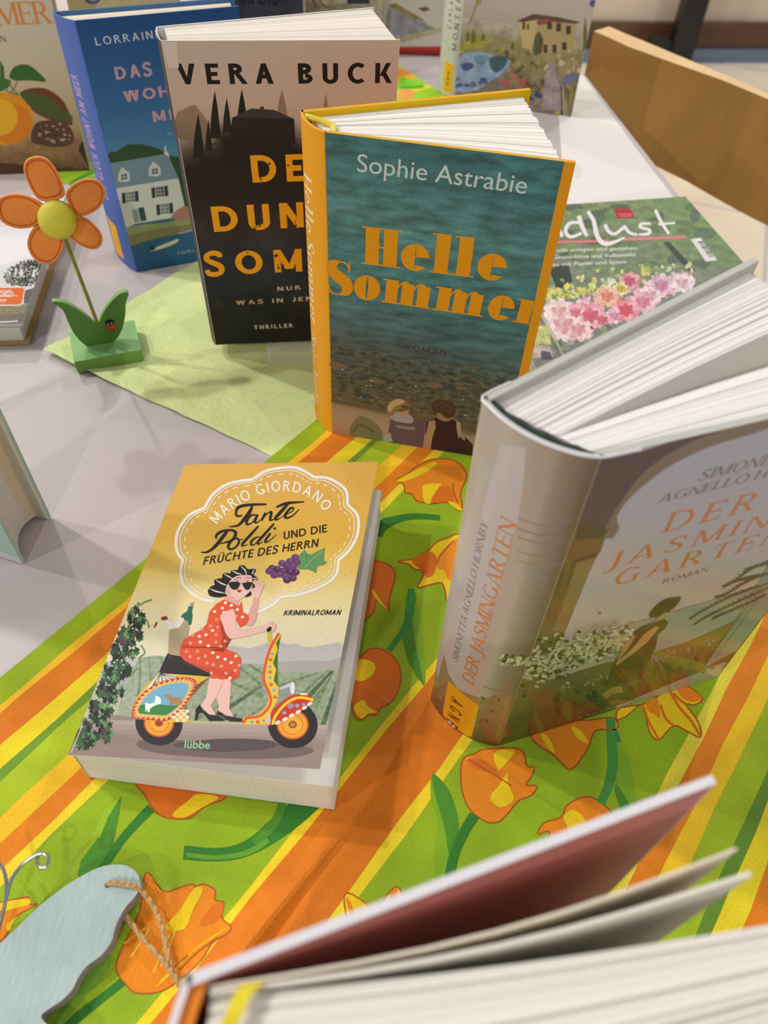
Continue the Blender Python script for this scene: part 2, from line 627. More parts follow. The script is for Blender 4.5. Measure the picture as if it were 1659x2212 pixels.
def glyph(ch, T, h, sf):
    """capital (height 1) or one of the low letters; T stem, h hairline, sf serif reach"""
    P = []

    def R(x0, y0, x1, y1):
        P.append([(x0, y0), (x1, y0), (x1, y1), (x0, y1)])

    def D(x0, y0, x1, y1, w):
        P.append([(x0, y0), (x0 + w, y0), (x1 + w, y1), (x1, y1)])

    def S(xa, xb, y):
        if sf:
            P.append([(xa - sf, y), (xb + sf, y), (xb + sf, y + h * 0.9), (xa - sf, y + h * 0.9)])

    def ST(pts):
        P.extend(stroke_polys(pts))
    t0 = 1 - h * 0.9
    if ch in 'OQ':
        P += ring(.42, .5, .42, .52, 0, 360, T, h, 28)
        w = .84
    elif ch == 'Ö':
        P += ring(.42, .5, .42, .52, 0, 360, T, h, 28)
        R(.2, 1.1, .34, 1.24); R(.5, 1.1, .64, 1.24)
        w = .84
    elif ch == 'C':
        P += ring(.42, .5, .42, .52, 48, 312, T, h, 24)
        if sf:
            R(.66, .68, .72, .96)
        w = .74
    elif ch == 'G':
        P += ring(.42, .5, .42, .52, 45, 330, T, h, 24)
        R(.74 - T, 0.06, .74, .44)
        S(.74 - T, .74, .4) if sf else R(.44, .44 - h, .74, .44)
        w = .78
    elif ch == 'D':
        R(0, 0, T, 1); S(0, T, 0); S(0, T, t0)
        P += ring(.3, .5, .44, .5, -90, 90, T, h)
        R(T, 0, .3, h); R(T, 1 - h, .3, 1)
        w = .74
    elif ch in 'BPR':
        R(0, 0, T, 1); S(0, T, 0); S(0, T, t0)
        P += ring(.26, .74, .28, .26, -90, 90, T, h)
        R(T, 1 - h, .26, 1); R(T, .48, .26, .48 + h)
        w = .56
        if ch == 'B':
            P += ring(.28, .25, .31, .25, -90, 90, T, h)
            R(T, 0, .28, h)
            w = .6
        if ch == 'R':
            D(.62 - T * .6, 0, .22, .5, T * 1.1)
            if sf:
                R(.6 - T, 0, .66 + sf, h * .9)
            w = .64
    elif ch in 'EFL':
        R(0, 0, T, 1); S(0, T, 0); S(0, T, t0)
        w = .52
        if ch in 'EL':
            R(0, 0, w, h)
            if sf:
                P.append([(w - .05, 0), (w, 0), (w + .03, .24), (w, .24)])
        if ch in 'EF':
            R(0, 1 - h, w, 1); R(0, .5 - h / 2, w * .88, .5 + h / 2)
            if sf:
                P.append([(w - .05, 1), (w, 1), (w, .78), (w - .03, .78)])
                R(w * .88 - .03, .4, w * .88, .6)
    elif ch == 'H':
        R(0, 0, T, 1); R(.7 - T, 0, .7, 1); R(T, .5 - h / 2, .7 - T, .5 + h / 2)
        for x in (0, .7 - T):
            S(x, x + T, 0); S(x, x + T, t0)
        w = .7
    elif ch == 'I':
        R(0, 0, T, 1); S(0, T, 0); S(0, T, t0)
        w = T
    elif ch == 'J':
        if sf:
            R(.2, -.05, .2 + T, 1); S(.2, .2 + T, t0)
            ST([(.2 + T / 2, 0.02, T), (.16, -.18, T * .8), (.04, -.26, h), (-.06, -.2, h * 1.5)])
            w = .2 + T
        else:
            R(.36 - T, .22, .36, 1)
            P += ring(.18, .22, .18, .24, -180, 0, T, h)
            w = .36
    elif ch == 'K':
        R(0, 0, T, 1); S(0, T, 0); S(0, T, t0)
        D(T * .9, .36, .56 - h * .6, 1, max(h, T * .9) if not sf else h * 1.4)
        D(.64 - T * .7, 0, .22, .56, T * 1.1)
        w = .66
    elif ch == 'M':
        R(0, 0, h if sf else T, 1); R(.86 - T, 0, .86, 1)
        D(.4 - T * .35, 0.02 if sf else .14, 0, 1, T * 1.1)
        D(.4 - T * .1, 0.02 if sf else .14, .86 - T * .9, 1, h * 1.3 if sf else T)
        S(0, h, 0); S(.86 - T, .86, 0); S(0, T, t0); S(.86 - T, .86, t0)
        w = .86
    elif ch == 'N':
        R(0, 0, h if sf else T, 1); R(.7 - (h if sf else T), 0, .7, 1)
        D(.7 - T * 1.15, 0, 0, 1, T * 1.15)
        S(0, h, 0); S(.7 - h, .7, t0); S(0, T * .6, t0)
        w = .7
    elif ch in 'SŞ':
        a = max(T, h)
        ST([(.5, .78, h * .7), (.44, .92, h * 1.05), (.28, .965, h * 1.05), (.1, .87, a * .85), (.09, .68, a * .95), (.27, .53, a * 1.1), (.45, .38, a * 1.05), (.47, .16, a * .85), (.3, .035, h * 1.05), (.1, .06, h * 1.05), (.02, .24, h * .7)])
        if sf:
            R(.49, .7, .53, .98); R(0, .02, .04, .3)
        w = .56
    elif ch == 'T':
        R(.3 - T / 2, 0, .3 + T / 2, 1); R(0, 1 - h, .6, 1); S(.3 - T / 2, .3 + T / 2, 0)
        if sf:
            R(0, .78, .03, 1); R(.57, .78, .6, 1)
        w = .6
    elif ch in 'UÜ':
        R(0, .3, T, 1); R(.64 - T, .3, .64, 1)
        P += ring(.32, .31, .32, .33, 180, 360, T, h)
        if ch == 'Ü':
            R(.12, 1.08, .25, 1.22); R(.39, 1.08, .52, 1.22)
        w = .64
    elif ch in 'VAW':
        def vee(x, wd, fl):
            e = (h if sf else T) * 1.1
            a_ = [[(x, 1), (x + T * 1.1, 1), (x + wd / 2 + T * .4, 0), (x + wd / 2 - T * .5, 0)], [(x + wd - e, 1), (x + wd, 1), (x + wd / 2 + T * .45, 0), (x + wd / 2 - e * .4, 0)]]
            if fl:
                a_ = [[(2 * x + wd - p[0], 1 - p[1]) for p in g] for g in a_]
            P.extend(a_)
        if ch == 'W':
            vee(0, .56, False); vee(.44, .56, False)
            w = 1.0
        else:
            vee(0, .74, ch == 'A')
            w = .74
            if ch == 'A':
                R(.16, .26, .58, .26 + h)
                S(.03, .06, 0); S(.74 - T, .72, 0)
    elif ch == 'Y':
        R(.3 - T / 2, 0, .3 + T / 2, .5); D(.3 - T / 2, .45, 0, 1, T); D(.3 - h / 2, .45, .6 - h, 1, h * 1.2); S(.3 - T / 2, .3 + T / 2, 0)
        S(0, T, t0); S(.56, .6, t0)
        w = .6
    elif ch == 'Z':
        R(0, 0, .58, h); R(0, 1 - h, .58, 1); D(0, 0, .58 - T, 1, T)
        w = .58
    elif ch == 'e':
        P += ring(.31, .34, .31, .36, 12, 322, T, h * .9, 26)
        R(T * .8, .36, .6, .36 + h * .8)
        P += ring(.31, .36, .31, .34, 0, 90, T * .85, h * .9, 10)
        w = .6
    elif ch == 'o':
        P += ring(.33, .34, .33, .36, 0, 360, T, h * .8, 30)
        w = .66
    elif ch == 'l':
        R(.05, 0, .05 + T, 1.04); S(.05, .05 + T, 0); R(-.04, 1.04 - h * .9, .1, 1.04)
        w = .1 + T
    elif ch == 'm':
        for x in (.05, .44, .83):
            R(x, 0, x + T, .62); S(x, x + T, 0)
        R(-.04, .68 - h * .9, .1, .68); R(.05, .5, .05 + T, .68)
        for x in (.05 + T, .44 + T):
            P.append([(x, .52), (x + .03, .6), (x + .1, .67), (x + .16, .69), (x + .24, .66), (x + .39 - T + T, .5), (x + .39, .4), (x + .39 - T * .8, .4), (x + .14, .62), (x + .06, .57), (x, .45)])
        w = .9 + T
    elif ch == 'r':
        R(.05, 0, .05 + T, .68); S(.05, .05 + T, 0); R(-.04, .68 - h * .9, .1, .68)
        ST([(.05 + T, .5, h), (.12 + T, .63, h), (.2 + T, .66, h)])
        P += [[(.05 + T + .15 + .1 * math.cos(k * .628), .57 + .1 * math.sin(k * .628)) for k in range(10)]]
        w = .28 + T
    elif ch == '-':
        R(0, .3, .3, .3 + T); w = .3
    elif ch == '.':
        R(0, 0, T, T); w = T
    else:
        w = .3
    return P, w


def layout(txt, style='sans', T=.17, h=None, sf=0, sp=.16, shear=0, keep=False, word=.32):
    """outline pieces of a line of text, capital height 1, and its width"""
    if style == 'font':
        cu = bpy.data.curves.new('lettering', 'FONT')
        cu.body = txt
        cu.size = 1.0
        cu.offset = T if T != .17 else 0.0
        cu.space_character = 1 + (sp if sp != .16 else 0)
        cu.resolution_u = 4
        ob = bpy.data.objects.new('lettering', cu)
        COL.objects.link(ob)
        dg = bpy.context.evaluated_depsgraph_get()
        me = ob.evaluated_get(dg).to_mesh()
        cap = 0.70
        xs = [v.co.x for v in me.vertices]
        x0, x1 = min(xs), max(xs)
        polys = [[((me.vertices[i].co.x - x0) / cap + shear * me.vertices[i].co.y / cap, me.vertices[i].co.y / cap) for i in p.vertices] for p in me.polygons]
        ob.evaluated_get(dg).to_mesh_clear()
        bpy.data.objects.remove(ob)
        bpy.data.curves.remove(cu)
        return polys, (x1 - x0) / cap
    h = T if h is None else h
    x, out, ks = 0.0, [], []
    for ch in txt:
        if ch == ' ':
            x += word
            continue
        P, w = glyph(ch, T, h, sf)
        pg = [[(p[0] + x + shear * p[1], p[1]) for p in g] for g in P]
        out += pg
        ks.append((x, w, pg))
        x += w + sp
    return (ks if keep else out), x - sp


def lerp(a, b_, t):
    return a + (b_ - a) * t


def mixc(a, b_, t):
    t = min(max(t, 0), 1)
    return tuple(a[i] + (b_[i] - a[i]) * t for i in range(3))


def ramp(stops):
    """colour stops along one number"""
    def f(x):
        if x <= stops[0][0]:
            return stops[0][1]
        for (a, ca), (b_, cb) in zip(stops, stops[1:]):
            if x <= b_:
                return mixc(ca, cb, (x - a) / (b_ - a))
        return stops[-1][1]
    return f


# ------------------------------------------------------------------ the setting
def plain(name, pts, mat, kind='structure', vec=None):
    m_ = M(mat)
    if vec:
        m_.prism(pts, vec)
    else:
        m_.face(pts)
    o = m_.build(name)
    o['kind'] = kind
    return o


FL = -0.74
plain('floor', [V((-3.2, -2.6, FL)), V((3.6, -2.6, FL)), V((3.6, 3.9, FL)), V((-3.2, 3.9, FL))], 'floor_tiles')
w0, w1 = at(1100, 134, FL), at(1659, 134, FL)
wd = (w1 - w0).normalized()
wa, wb = w0 - wd * 3.6, w1 + wd * 1.9
wn = V((-wd.y, wd.x, 0))
plain('wall_back', [wa + wn * .03, wb + wn * .03, wb + wn * .13, wa + wn * .13], 'wall_beige', vec=V((0, 0, 2.9)))
plain('baseboard_back', [wa, wb, wb + wn * .028, wa + wn * .028], 'brown_wood', vec=V((0, 0, 0.135)))
plain('gleam_strip_1', [wa - wn * .012, wb - wn * .012, wb - wn * .001, wa - wn * .001], 'blue_gleam', vec=V((0, 0, 0.05)))  # bluish gleam along the baseboard, put in as a coloured strip

# black upright standing in front of the back wall
pc = at(1452, 152, FL)
t = thing('upright_post', 'black metal upright with a foot bracket standing before the beige wall', 'post', pc)
m_ = M('dark_metal')
m_.box(pc + V((-.035, -.035, 0)), V((.085, 0, 0)), V((0, .07, 0)), V((0, 0, 2.2)))
m_.build('post', t)
m_ = M('dark_metal')
m_.box(pc + V((-.12, -.02, 0.06)), V((.084, 0, 0)), V((0, .04, 0)), V((0, 0, .05)))
m_.build('foot_bracket', t)

# the display table
e0, e1 = V((0.2328, 1.1094, 0)), V((0.3138, 0.6648, 0))
ed = (e1 - e0).normalized()
en = V((ed.y, -ed.x, 0))            # towards the table's inside
if en.x > 0:
    en = -en
TR_ = e0 - ed * 0.62
BR_ = e0 + ed * 1.75
TL_, BL_ = TR_ + en * 1.5, BR_ + en * 1.5
t = thing('display_table', 'wide pale grey laminate table carrying the whole book display', 'table', V((-.4, .5, FL)))
m_ = M('laminate_table')
m_.prism([BL_ + V((0, 0, -.025)), BR_ + V((0, 0, -.025)), TR_ + V((0, 0, -.025)), TL_ + V((0, 0, -.025))], V((0, 0, .025)))
m_.build('tabletop', t)
for c_, ox in ((BL_, 1), (BR_, -1), (TR_, -1), (TL_, 1)):
    ctr = (BL_ + TR_) / 2
    q = c_ + (ctr - c_) * .14
    m_ = M('grey_table_leg')
    m_.tube([V((q.x, q.y, FL)), V((q.x, q.y, -.0255))], .022, 14)
    m_.build('leg', t)

# chair beyond the table's edge
CZ = 0.03
fr_px = [(1283, 67), (1320, 83), (1358, 101), (1450, 134), (1560, 173), (1659, 214)]
bk_px = [(1316, 57), (1352, 73), (1392, 89), (1480, 126), (1580, 167), (1659, 203)]
fr = [at(*p, CZ) for p in fr_px]
bk = [at(*p, CZ) for p in bk_px]
dx = (fr[-1] - fr[-2]).normalized()
for k in (1, 2, 3):
    fr.append(fr[5] + dx * .05 * k + V((0, .012 * k * k / 3, 0)))
    bk.append(bk[5] + dx * .05 * k + V((.004 * k, .014 * k * k / 3, 0)))
t = thing('chair', 'wooden chair with a curved plywood backrest beyond the table edge', 'chair', V((fr[4].x + .12, fr[4].y + .12, FL)))
pn = V((fr[5].y - fr[0].y, -(fr[5].x - fr[0].x), 0)).normalized()
b0 = ray_plane(1405, 352, fr[0], pn)
b1 = ray_plane(1659, 490, fr[0], pn)
m_ = M('chair_veneer')
n = len(fr)
dist0 = [(q - fr[0]).length for q in fr]
l0, l1 = (V((b0.x, b0.y, 0)) - V((fr[0].x, fr[0].y, 0))).length, (V((b1.x, b1.y, 0)) - V((fr[0].x, fr[0].y, 0))).length
rings = []
for i in range(n):
    zb = b0.z + (b1.z - b0.z) * (dist0[i] - l0) / (l1 - l0)
    zb = min(zb, b0.z + .03)
    rings.append((fr[i], bk[i], V((fr[i].x, fr[i].y, zb)), V((bk[i].x, bk[i].y, zb))))
m_.sm = True
for a_, b_ in zip(rings, rings[1:]):
    m_.face([a_[2], b_[2], b_[0], a_[0]])
    m_.face([a_[1], b_[1], b_[3], a_[3]])
    m_.face([a_[3], b_[3], b_[2], a_[2]], mat='chair_edge_wood')
    m_.face([a_[0], b_[0], b_[1], a_[1]], mat='chair_edge_wood')
for a_, fl in ((rings[0], 1), (rings[-1], 0)):
    q = [a_[2], a_[0], a_[1], a_[3]]
    m_.face(q if fl else q[::-1], mat='chair_edge_wood')
m_.build('backrest', t)
for k, q in ((0, fr[0].lerp(bk[0], .5)), (-1, fr[-1].lerp(bk[-1], .5))):
    m_ = M('chair_edge_wood')
    m_.tube([V((q.x, q.y, FL)), V((q.x, q.y, min(rings[k][2].z, rings[k][3].z)))], .011, 12)
    m_.build('leg', t)

# ------------------------------------------------------------------ table runner with stripes and tulips
RA = math.radians(55)
RN, RS = V((math.sin(RA), -math.cos(RA), 0)), V((math.cos(RA), math.sin(RA), 0))
RO = V((-0.2068, 0.1938, 0))


def fold(t_, s_):
    """height of the cloth: one soft fold in the wide orange stripe, small waves elsewhere"""
    k = max(0.0, min(1.0, (0.070 - s_) / 0.075))
    d_ = t_ - 0.2055
    if d_ < -0.0055:
        g = math.exp(-((d_ + 0.0055) / 0.0075) ** 2)
    elif d_ < 0:
        g = 0.5 + 0.5 * math.cos(math.pi * (d_ + 0.0055) / 0.0055)
    else:
        g = 0.12 * math.exp(-((d_ - 0.003) / 0.003) ** 2)
    crease = s_ - 0.06 * (t_ - 0.158) - 0.119        # pressed fold line across the cloth
    return 0.0007 + 0.0068 * k * g + 0.0004 * math.exp(-(crease / 0.0016) ** 2)


class Runner:
    def uv(s, px, py):
        q = at(px, py) - RO
        return q.dot(RN), q.dot(RS)

    def w(s, a, b_, layer):
        q = RO + RN * a + RS * b_
        q.z = fold(a, b_) + layer * LAY * 3
        return q


STRIPES = [(0, (152, 178, 10)), (.0135, (244, 190, 30)), (.018, (222, 122, 8)), (.0338, (236, 212, 24)), (.0443, (112, 150, 40)), (.0492, (172, 194, 22)), (.0646, (246, 196, 26)), (.0749, (230, 132, 10)), (.0855, (242, 216, 40)), (.0914, (148, 180, 14)),
           (.1826, (242, 214, 30)), (.1868, (222, 122, 8)), (.2201, (242, 214, 36)), (.2256, (148, 180, 16)), (.3160, (238, 222, 62)), (.3226, (234, 136, 16)), (.3334, (250, 206, 28)), (.343, (168, 194, 22)), (.3573, (104, 146, 38)), (.3632, (240, 220, 30)), (.373, (230, 130, 12)), (.3885, (244, 200, 36)), (.393, (156, 186, 16)), (.407, None)]


def runner_stripes(ink, s0, s1):
    n = 30
    for i in range(len(STRIPES) - 1):
        t0, c0 = STRIPES[i]
        t1 = STRIPES[i + 1][0]
        def wob(k, s_):
            return 0 if k in (0, len(STRIPES) - 1) else .0006 * math.sin(s_ * 70 + k * 2.1) + .0004 * math.sin(s_ * 173 + k)
        for j in range(n):
            a, b_ = s0 + (s1 - s0) * j / n, s0 + (s1 - s0) * (j + 1) / n
            ink.poly_uv([(t0 + wob(i, a), a), (t1 + wob(i + 1, a), a), (t1 + wob(i + 1, b_), b_), (t0 + wob(i, b_), b_)], c0, 1)


run = M('printed_weave')
ink = Ink(run, Runner(), fine=(.0018, .014))
ink.extra = tuple(.113 + .0012 * k for k in range(16))
runner_stripes(ink, -0.62, 0.42)
OR, OR2, YE, GR, GR2, LG, OUT = (238, 140, 12), (224, 114, 12), (244, 208, 8), (48, 124, 34), (76, 142, 34), (128, 174, 26), (176, 84, 22)
c4 = crop(780, 960, 3.686)
c8 = crop(130, 1340, 2.304)
c3b = crop(380, 1650, 2.592)
c6b = crop(0, 1200, 3.352)
c31 = crop(0, 1820, 3.1904)
c3c = crop(1000, 1600, 2.517)
c7 = crop(1080, 1280, 2.865)


def flower(cr, out, col, marks, line=True, lw=3.0):
    o_ = smooth_closed(cr(out), 4)
    if line:
        ink.line([p for p in o_] + [o_[0]], lw, OUT, 3, sm=False)
    ink.poly(o_, col, 2)
    for mk in marks:
        ink.poly(cr(mk[0]), mk[1], mk[2] if len(mk) > 2 else 4, sm=True, n=4)


# leaves and stalks first
ink.line(c4([(120, 720, 110), (170, 650, 95), (300, 600, 62), (420, 580, 50), (520, 582, 46), (628, 592, 44)]), None, GR, 2)
ink.line(c4([(130, 730, 40), (200, 660, 40), (300, 612, 14)]), None, (52, 120, 42), 3)
ink.poly(c4([(430, 1280), (480, 1370), (485, 1550), (510, 1750), (505, 1920), (460, 1850), (420, 1560), (405, 1400)]), LG, 2, sm=True)
ink.poly(c4([(375, 1155), (420, 1160), (445, 1230), (420, 1300), (405, 1400), (430, 1580), (500, 1925), (440, 1850), (370, 1720), (330, 1560), (345, 1490), (240, 1655), (207, 1635), (300, 1500), (345, 1400), (355, 1250)]), GR2, 3)
ink.line(c4([(395, 1160, 45), (400, 1300, 50), (360, 1450, 48), (225, 1645, 42)]), None, (58, 140, 64), 4)
ink.line(c3b([(45, 500, 80), (200, 512, 76), (330, 500, 80), (450, 450, 95), (560, 370, 120), (660, 290, 130), (780, 190, 120)]), None, GR, 2)
ink.line(c3b([(60, 512, 26), (230, 528, 26), (400, 500, 30), (520, 430, 30)]), None, (96, 160, 40), 3)
ink.line(c3b([(600, 200, 40), (560, 320, 50), (440, 450, 50)]), None, GR2, 3)
ink.poly(c6b([(880, 1740), (760, 1850), (700, 1980), (640, 2150), (590, 2330), (740, 2330), (800, 2100), (850, 1950), (875, 1800)]), (150, 190, 30), 2)
ink.poly(c6b([(880, 1745), (790, 1890), (740, 2010), (660, 2300), (770, 2300), (830, 2050), (870, 1860)]), GR2, 3)
ink.line(c6b([(1095, 1835, 70), (950, 1985, 62), (850, 2110, 58), (770, 2230, 60), (700, 2340, 60)]), None, GR, 3.6)
ink.poly(c31([(540, 230), (560, 130), (640, 20), (680, -30), (760, -30), (760, 60), (690, 230), (640, 330)]), GR2, 3.3)
ink.poly(c31([(760, 760), (780, 820), (700, 960), (600, 1050), (520, 1150), (440, 1240), (380, 1300), (330, 1300), (420, 1150), (600, 920), (700, 820)]), (120, 170, 40), 2)
ink.line(c31([(850, 960, 60), (700, 1080, 60), (560, 1190, 70), (420, 1320, 70)]), None, GR, 3)
ink.poly(c3c([(840, 0), (890, 80), (920, 200), (950, 370), (900, 400), (860, 330), (825, 230), (800, 120)]), LG, 2)
ink.poly(c3c([(830, 230), (910, 360), (890, 420), (860, 400), (820, 270)]), GR2, 3)
ink.line(c3c([(800, -120, 50), (805, 0, 52), (812, 120, 56), (795, 230, 52), (745, 345, 46)]), None, (70, 146, 62), 3)
ink.poly(c3b([(1435, 60), (1480, 200), (1500, 360), (1535, 530), (1500, 690), (1470, 700), (1445, 560), (1462, 340), (1425, 180)]), LG, 2, sm=True)
ink.poly(c3b([(1437, 60), (1520, 140), (1570, 270), (1582, 380), (1560, 470), (1530, 520), (1500, 350), (1450, 180)]), GR2, 3, sm=True)
ink.line(c3b([(1670, 290, 60), (1610, 390, 55), (1555, 520, 55), (1520, 700, 60)]), None, GR, 4)
ink.poly(c7([(650, 810), (690, 805), (720, 850), (750, 930), (700, 930), (670, 870)]), (52, 140, 80), 2)
# tulips and lilies
flower(c4, [(285, 290), (360, 250), (430, 190), (520, 140), (600, 122), (700, 125), (780, 160), (830, 220), (835, 280), (800, 360), (790, 420), (805, 500), (790, 535), (740, 510), (690, 470), (640, 470), (560, 480), (500, 470), (440, 455), (400, 400), (350, 390), (340, 330)], OR,
       [([(490, 340), (540, 320), (640, 320), (610, 360), (560, 440), (545, 480), (505, 465), (490, 400)], YE), ([(290, 290), (480, 190), (570, 150), (600, 165), (500, 240), (380, 290), (320, 305)], YE), ([(690, 462), (760, 480), (803, 528), (780, 532), (730, 505)], YE), ([(600, 360), (700, 340), (740, 450), (640, 465), (560, 475)], OR2, 3)])
flower(c4, [(290, 940), (430, 915), (530, 855), (600, 785), (680, 755), (800, 748), (830, 1160), (690, 1250), (670, 1180), (640, 1110), (560, 1120), (450, 1145), (490, 1060), (480, 1010), (420, 1000), (380, 960)], YE,
       [([(410, 920), (520, 860), (590, 885), (600, 960), (575, 1040), (520, 1065), (480, 1005), (420, 960)], OR2), ([(610, 900), (740, 770), (820, 780), (810, 1100), (700, 1090), (660, 1010), (610, 990)], OR)])
flower(c4, [(60, 930), (120, 935), (180, 950), (240, 980), (272, 1040), (255, 1130), (225, 1240), (215, 1330), (130, 1250), (100, 1340), (60, 1380), (-20, 1420), (-60, 1200)], (228, 118, 40), [([(80, 1170), (130, 1250), (210, 1330), (150, 1240), (100, 1170)], YE)])
flower(c4, [(-60, 1720), (0, 1690), (60, 1640), (140, 1630), (220, 1665), (290, 1740), (315, 1830), (310, 1920), (270, 2020), (210, 2080), (160, 2100), (120, 2160), (60, 2160), (0, 2200), (-60, 2150), (-90, 1900)], OR2,
       [([(-60, 1735), (40, 1720), (110, 1760), (100, 1830), (40, 1880), (-20, 1890), (-70, 1850)], YE), ([(-60, 2100), (20, 2040), (50, 2090), (130, 2140), (60, 2150), (0, 2190)], YE)])
flower(c8, [(375, 800), (420, 870), (480, 960), (560, 990), (650, 985), (720, 930), (830, 880), (760, 790), (500, 760)], OR2,
       [([(560, 970), (640, 900), (690, 868), (790, 885), (700, 940), (620, 985)], YE)])
flower(c31, [(1000, 230), (1040, 225), (1130, 340), (1250, 310), (1330, 290), (1350, 310), (1400, 290), (1480, 330), (1485, 400), (1545, 420), (1530, 520), (1590, 580), (1570, 630), (1470, 690), (1400, 800), (1300, 900), (1170, 1000), (1060, 1040), (930, 1035), (870, 980), (810, 900), (810, 820), (850, 720), (930, 560), (975, 430)], OR,
       [([(1340, 320), (1400, 330), (1340, 450), (1270, 600), (1140, 590), (1240, 470)], YE), ([(1585, 580), (1450, 660), (1320, 760), (1180, 910), (1080, 1000), (1130, 930), (1260, 820), (1380, 720), (1500, 640)], YE), ([(1090, 330), (1060, 280), (1120, 350)], YE), ([(1380, 560), (1470, 440), (1540, 430), (1520, 520), (1440, 570)], OR2)])
for q in ([(860, 700), (1000, 600), (1020, 620), (900, 800)], [(1060, 900), (1180, 620), (1200, 640), (1110, 860)]):
    ink.line(c31(q), 5, (246, 190, 50), 4)
flower(c31, [(-120, 450), (0, 420), (110, 395), (200, 380), (210, 430), (260, 430), (120, 510), (60, 620), (0, 690), (-120, 700)], OR,
       [([(0, 425), (190, 390), (205, 430), (100, 460), (20, 480)], YE), ([(60, 560), (240, 440), (120, 520), (70, 610)], YE)])
flower(c3c, [(-5, 110), (60, 75), (110, 50), (200, 45), (290, 45), (330, 75), (345, 140), (385, 150), (370, 200), (340, 245), (400, 250), (370, 300), (300, 330), (250, 390), (200, 440), (150, 450), (100, 430), (60, 400), (20, 350), (-10, 250)], OR,
       [([(150, 300), (200, 240), (240, 180), (245, 240), (275, 310), (250, 350), (200, 365), (160, 340)], YE), ([(165, 80), (220, 50), (280, 60), (230, 130), (190, 160)], YE), ([(20, 110), (110, 110), (210, 200), (150, 180), (60, 150)], OR2, 3)])
flower(c3c, [(405, 510), (440, 450), (530, 420), (560, 360), (620, 320), (690, 310), (760, 350), (805, 410), (760, 560), (600, 640), (430, 640), (470, 500)], OR,
       [([(545, 410), (600, 380), (660, 430), (650, 490), (580, 520), (560, 460)], YE)])
flower(c3b, [(945, 735), (1000, 740), (1120, 820), (1180, 740), (1240, 690), (1280, 780), (1300, 900), (1150, 960), (980, 920), (950, 830)], YE,
       [([(960, 750), (1010, 850), (1030, 900), (1000, 890), (960, 800)], OR), ([(1200, 730), (1240, 700), (1215, 820), (1190, 850)], OR), ([(1020, 750), (1115, 815), (1120, 850), (1060, 790)], OR2)])
flower(c7, [(190, 890), (300, 850), (420, 800), (545, 795), (700, 780), (720, 850), (590, 860), (545, 960), (480, 1060), (430, 1100), (400, 1080), (330, 1010), (250, 960)], OR,
       [([(250, 880), (300, 900), (340, 1000), (290, 960)], YE), ([(440, 830), (470, 900), (545, 940), (500, 860)], YE)])
flower(c7, [(720, 790), (740, 720), (900, 690), (1050, 600), (1160, 590), (1250, 660), (1200, 700), (1150, 700), (1220, 800), (1240, 900), (1150, 860), (1070, 830), (980, 915), (920, 860), (880, 700), (780, 770)], YE,
       [([(900, 690), (970, 660), (985, 780), (960, 760), (920, 740)], OR), ([(1100, 600), (1160, 590), (1250, 660), (1170, 680), (1110, 640)], OR)])
for q in ([(880, 700), (915, 800), (980, 915)], [(1050, 620), (1110, 720), (1180, 800), (1240, 900)], [(1070, 830), (1020, 780), (990, 700)], [(1150, 700), (1110, 670), (1070, 630)]):
    ink.line(c7(q), 5, OR2, 5)
for q in (c31([(1500, 660), (1350, 770), (1240, 880)]), c31([(1300, 780), (1210, 860), (1190, 930)]), c3c([(30, 105), (200, 210), (260, 250)]), c4([(730, 320), (740, 400), (770, 470)]), c4([(600, 960), (640, 880), (740, 770)])):
    ink.line(q, 2.5, OUT, 5)
# hem: the runner has a turned-under underside so that it has thickness
tag(run.build('table_runner', None, merge=True), 'bright green, orange and yellow striped table runner printed with tulips, under the yellow paperback', 'table runner')

# second piece of the same cloth further back, behind the blue and the beige book
run = M('printed_weave')


class FarCloth(Runner):
    def w(s, a, b_, layer):
        q = FO + FU * a + FV * b_
        q.z = 0.0005 + layer * LAY
        return q

    def uv(s, px, py):
        q = at(px, py) - FO
        return q.dot(FU), q.dot(FV)


FO = at(120, 402)
FU = (at(945, 214) - FO)
FL_ = FU.length
FU = FU.normalized()
FV = V((-FU.y, FU.x, 0))
ink = Ink(run, FarCloth())
rows = [(0, .030, (160, 206, 30)), (.030, .042, (226, 220, 30)), (.042, .065, (150, 210, 40)), (.065, .08, (244, 190, 30)), (.08, .10, (240, 150, 70)), (.10, .13, (166, 200, 36))]
for a, b_, c_ in rows:
    ink.poly_uv([(-.02, a), (FL_ * 1.03, a + .0), (FL_ * 1.03, b_), (-.02, b_)], c_, 1)
ink.line([(150, 400), (170, 388), (200, 372), (240, 350)], 9, (90, 160, 40), 2)
ink.poly([(866, 165), (880, 172), (905, 184), (900, 190), (880, 190), (866, 188)], (120, 210, 40), 2)
ink.line([(862, 190), (890, 190), (915, 188)], 5, (70, 170, 40), 3)
ink.poly([(860, 195), (880, 193), (900, 200), (890, 215), (860, 215)], (240, 160, 80), 2)
tag(run.build('table_runner', None), 'bright yellow-green strip of printed cloth lying behind the blue and beige books', 'table runner')

# pale green paper napkin under the runner
m_ = M('napkin_tissue')
m_.sm = True
tip = at(97, 765)
ua = (at(440, 556) - tip).normalized()
la = (at(585, 985) - tip).normalized()
NN = 34
La, Lb = .205, .262


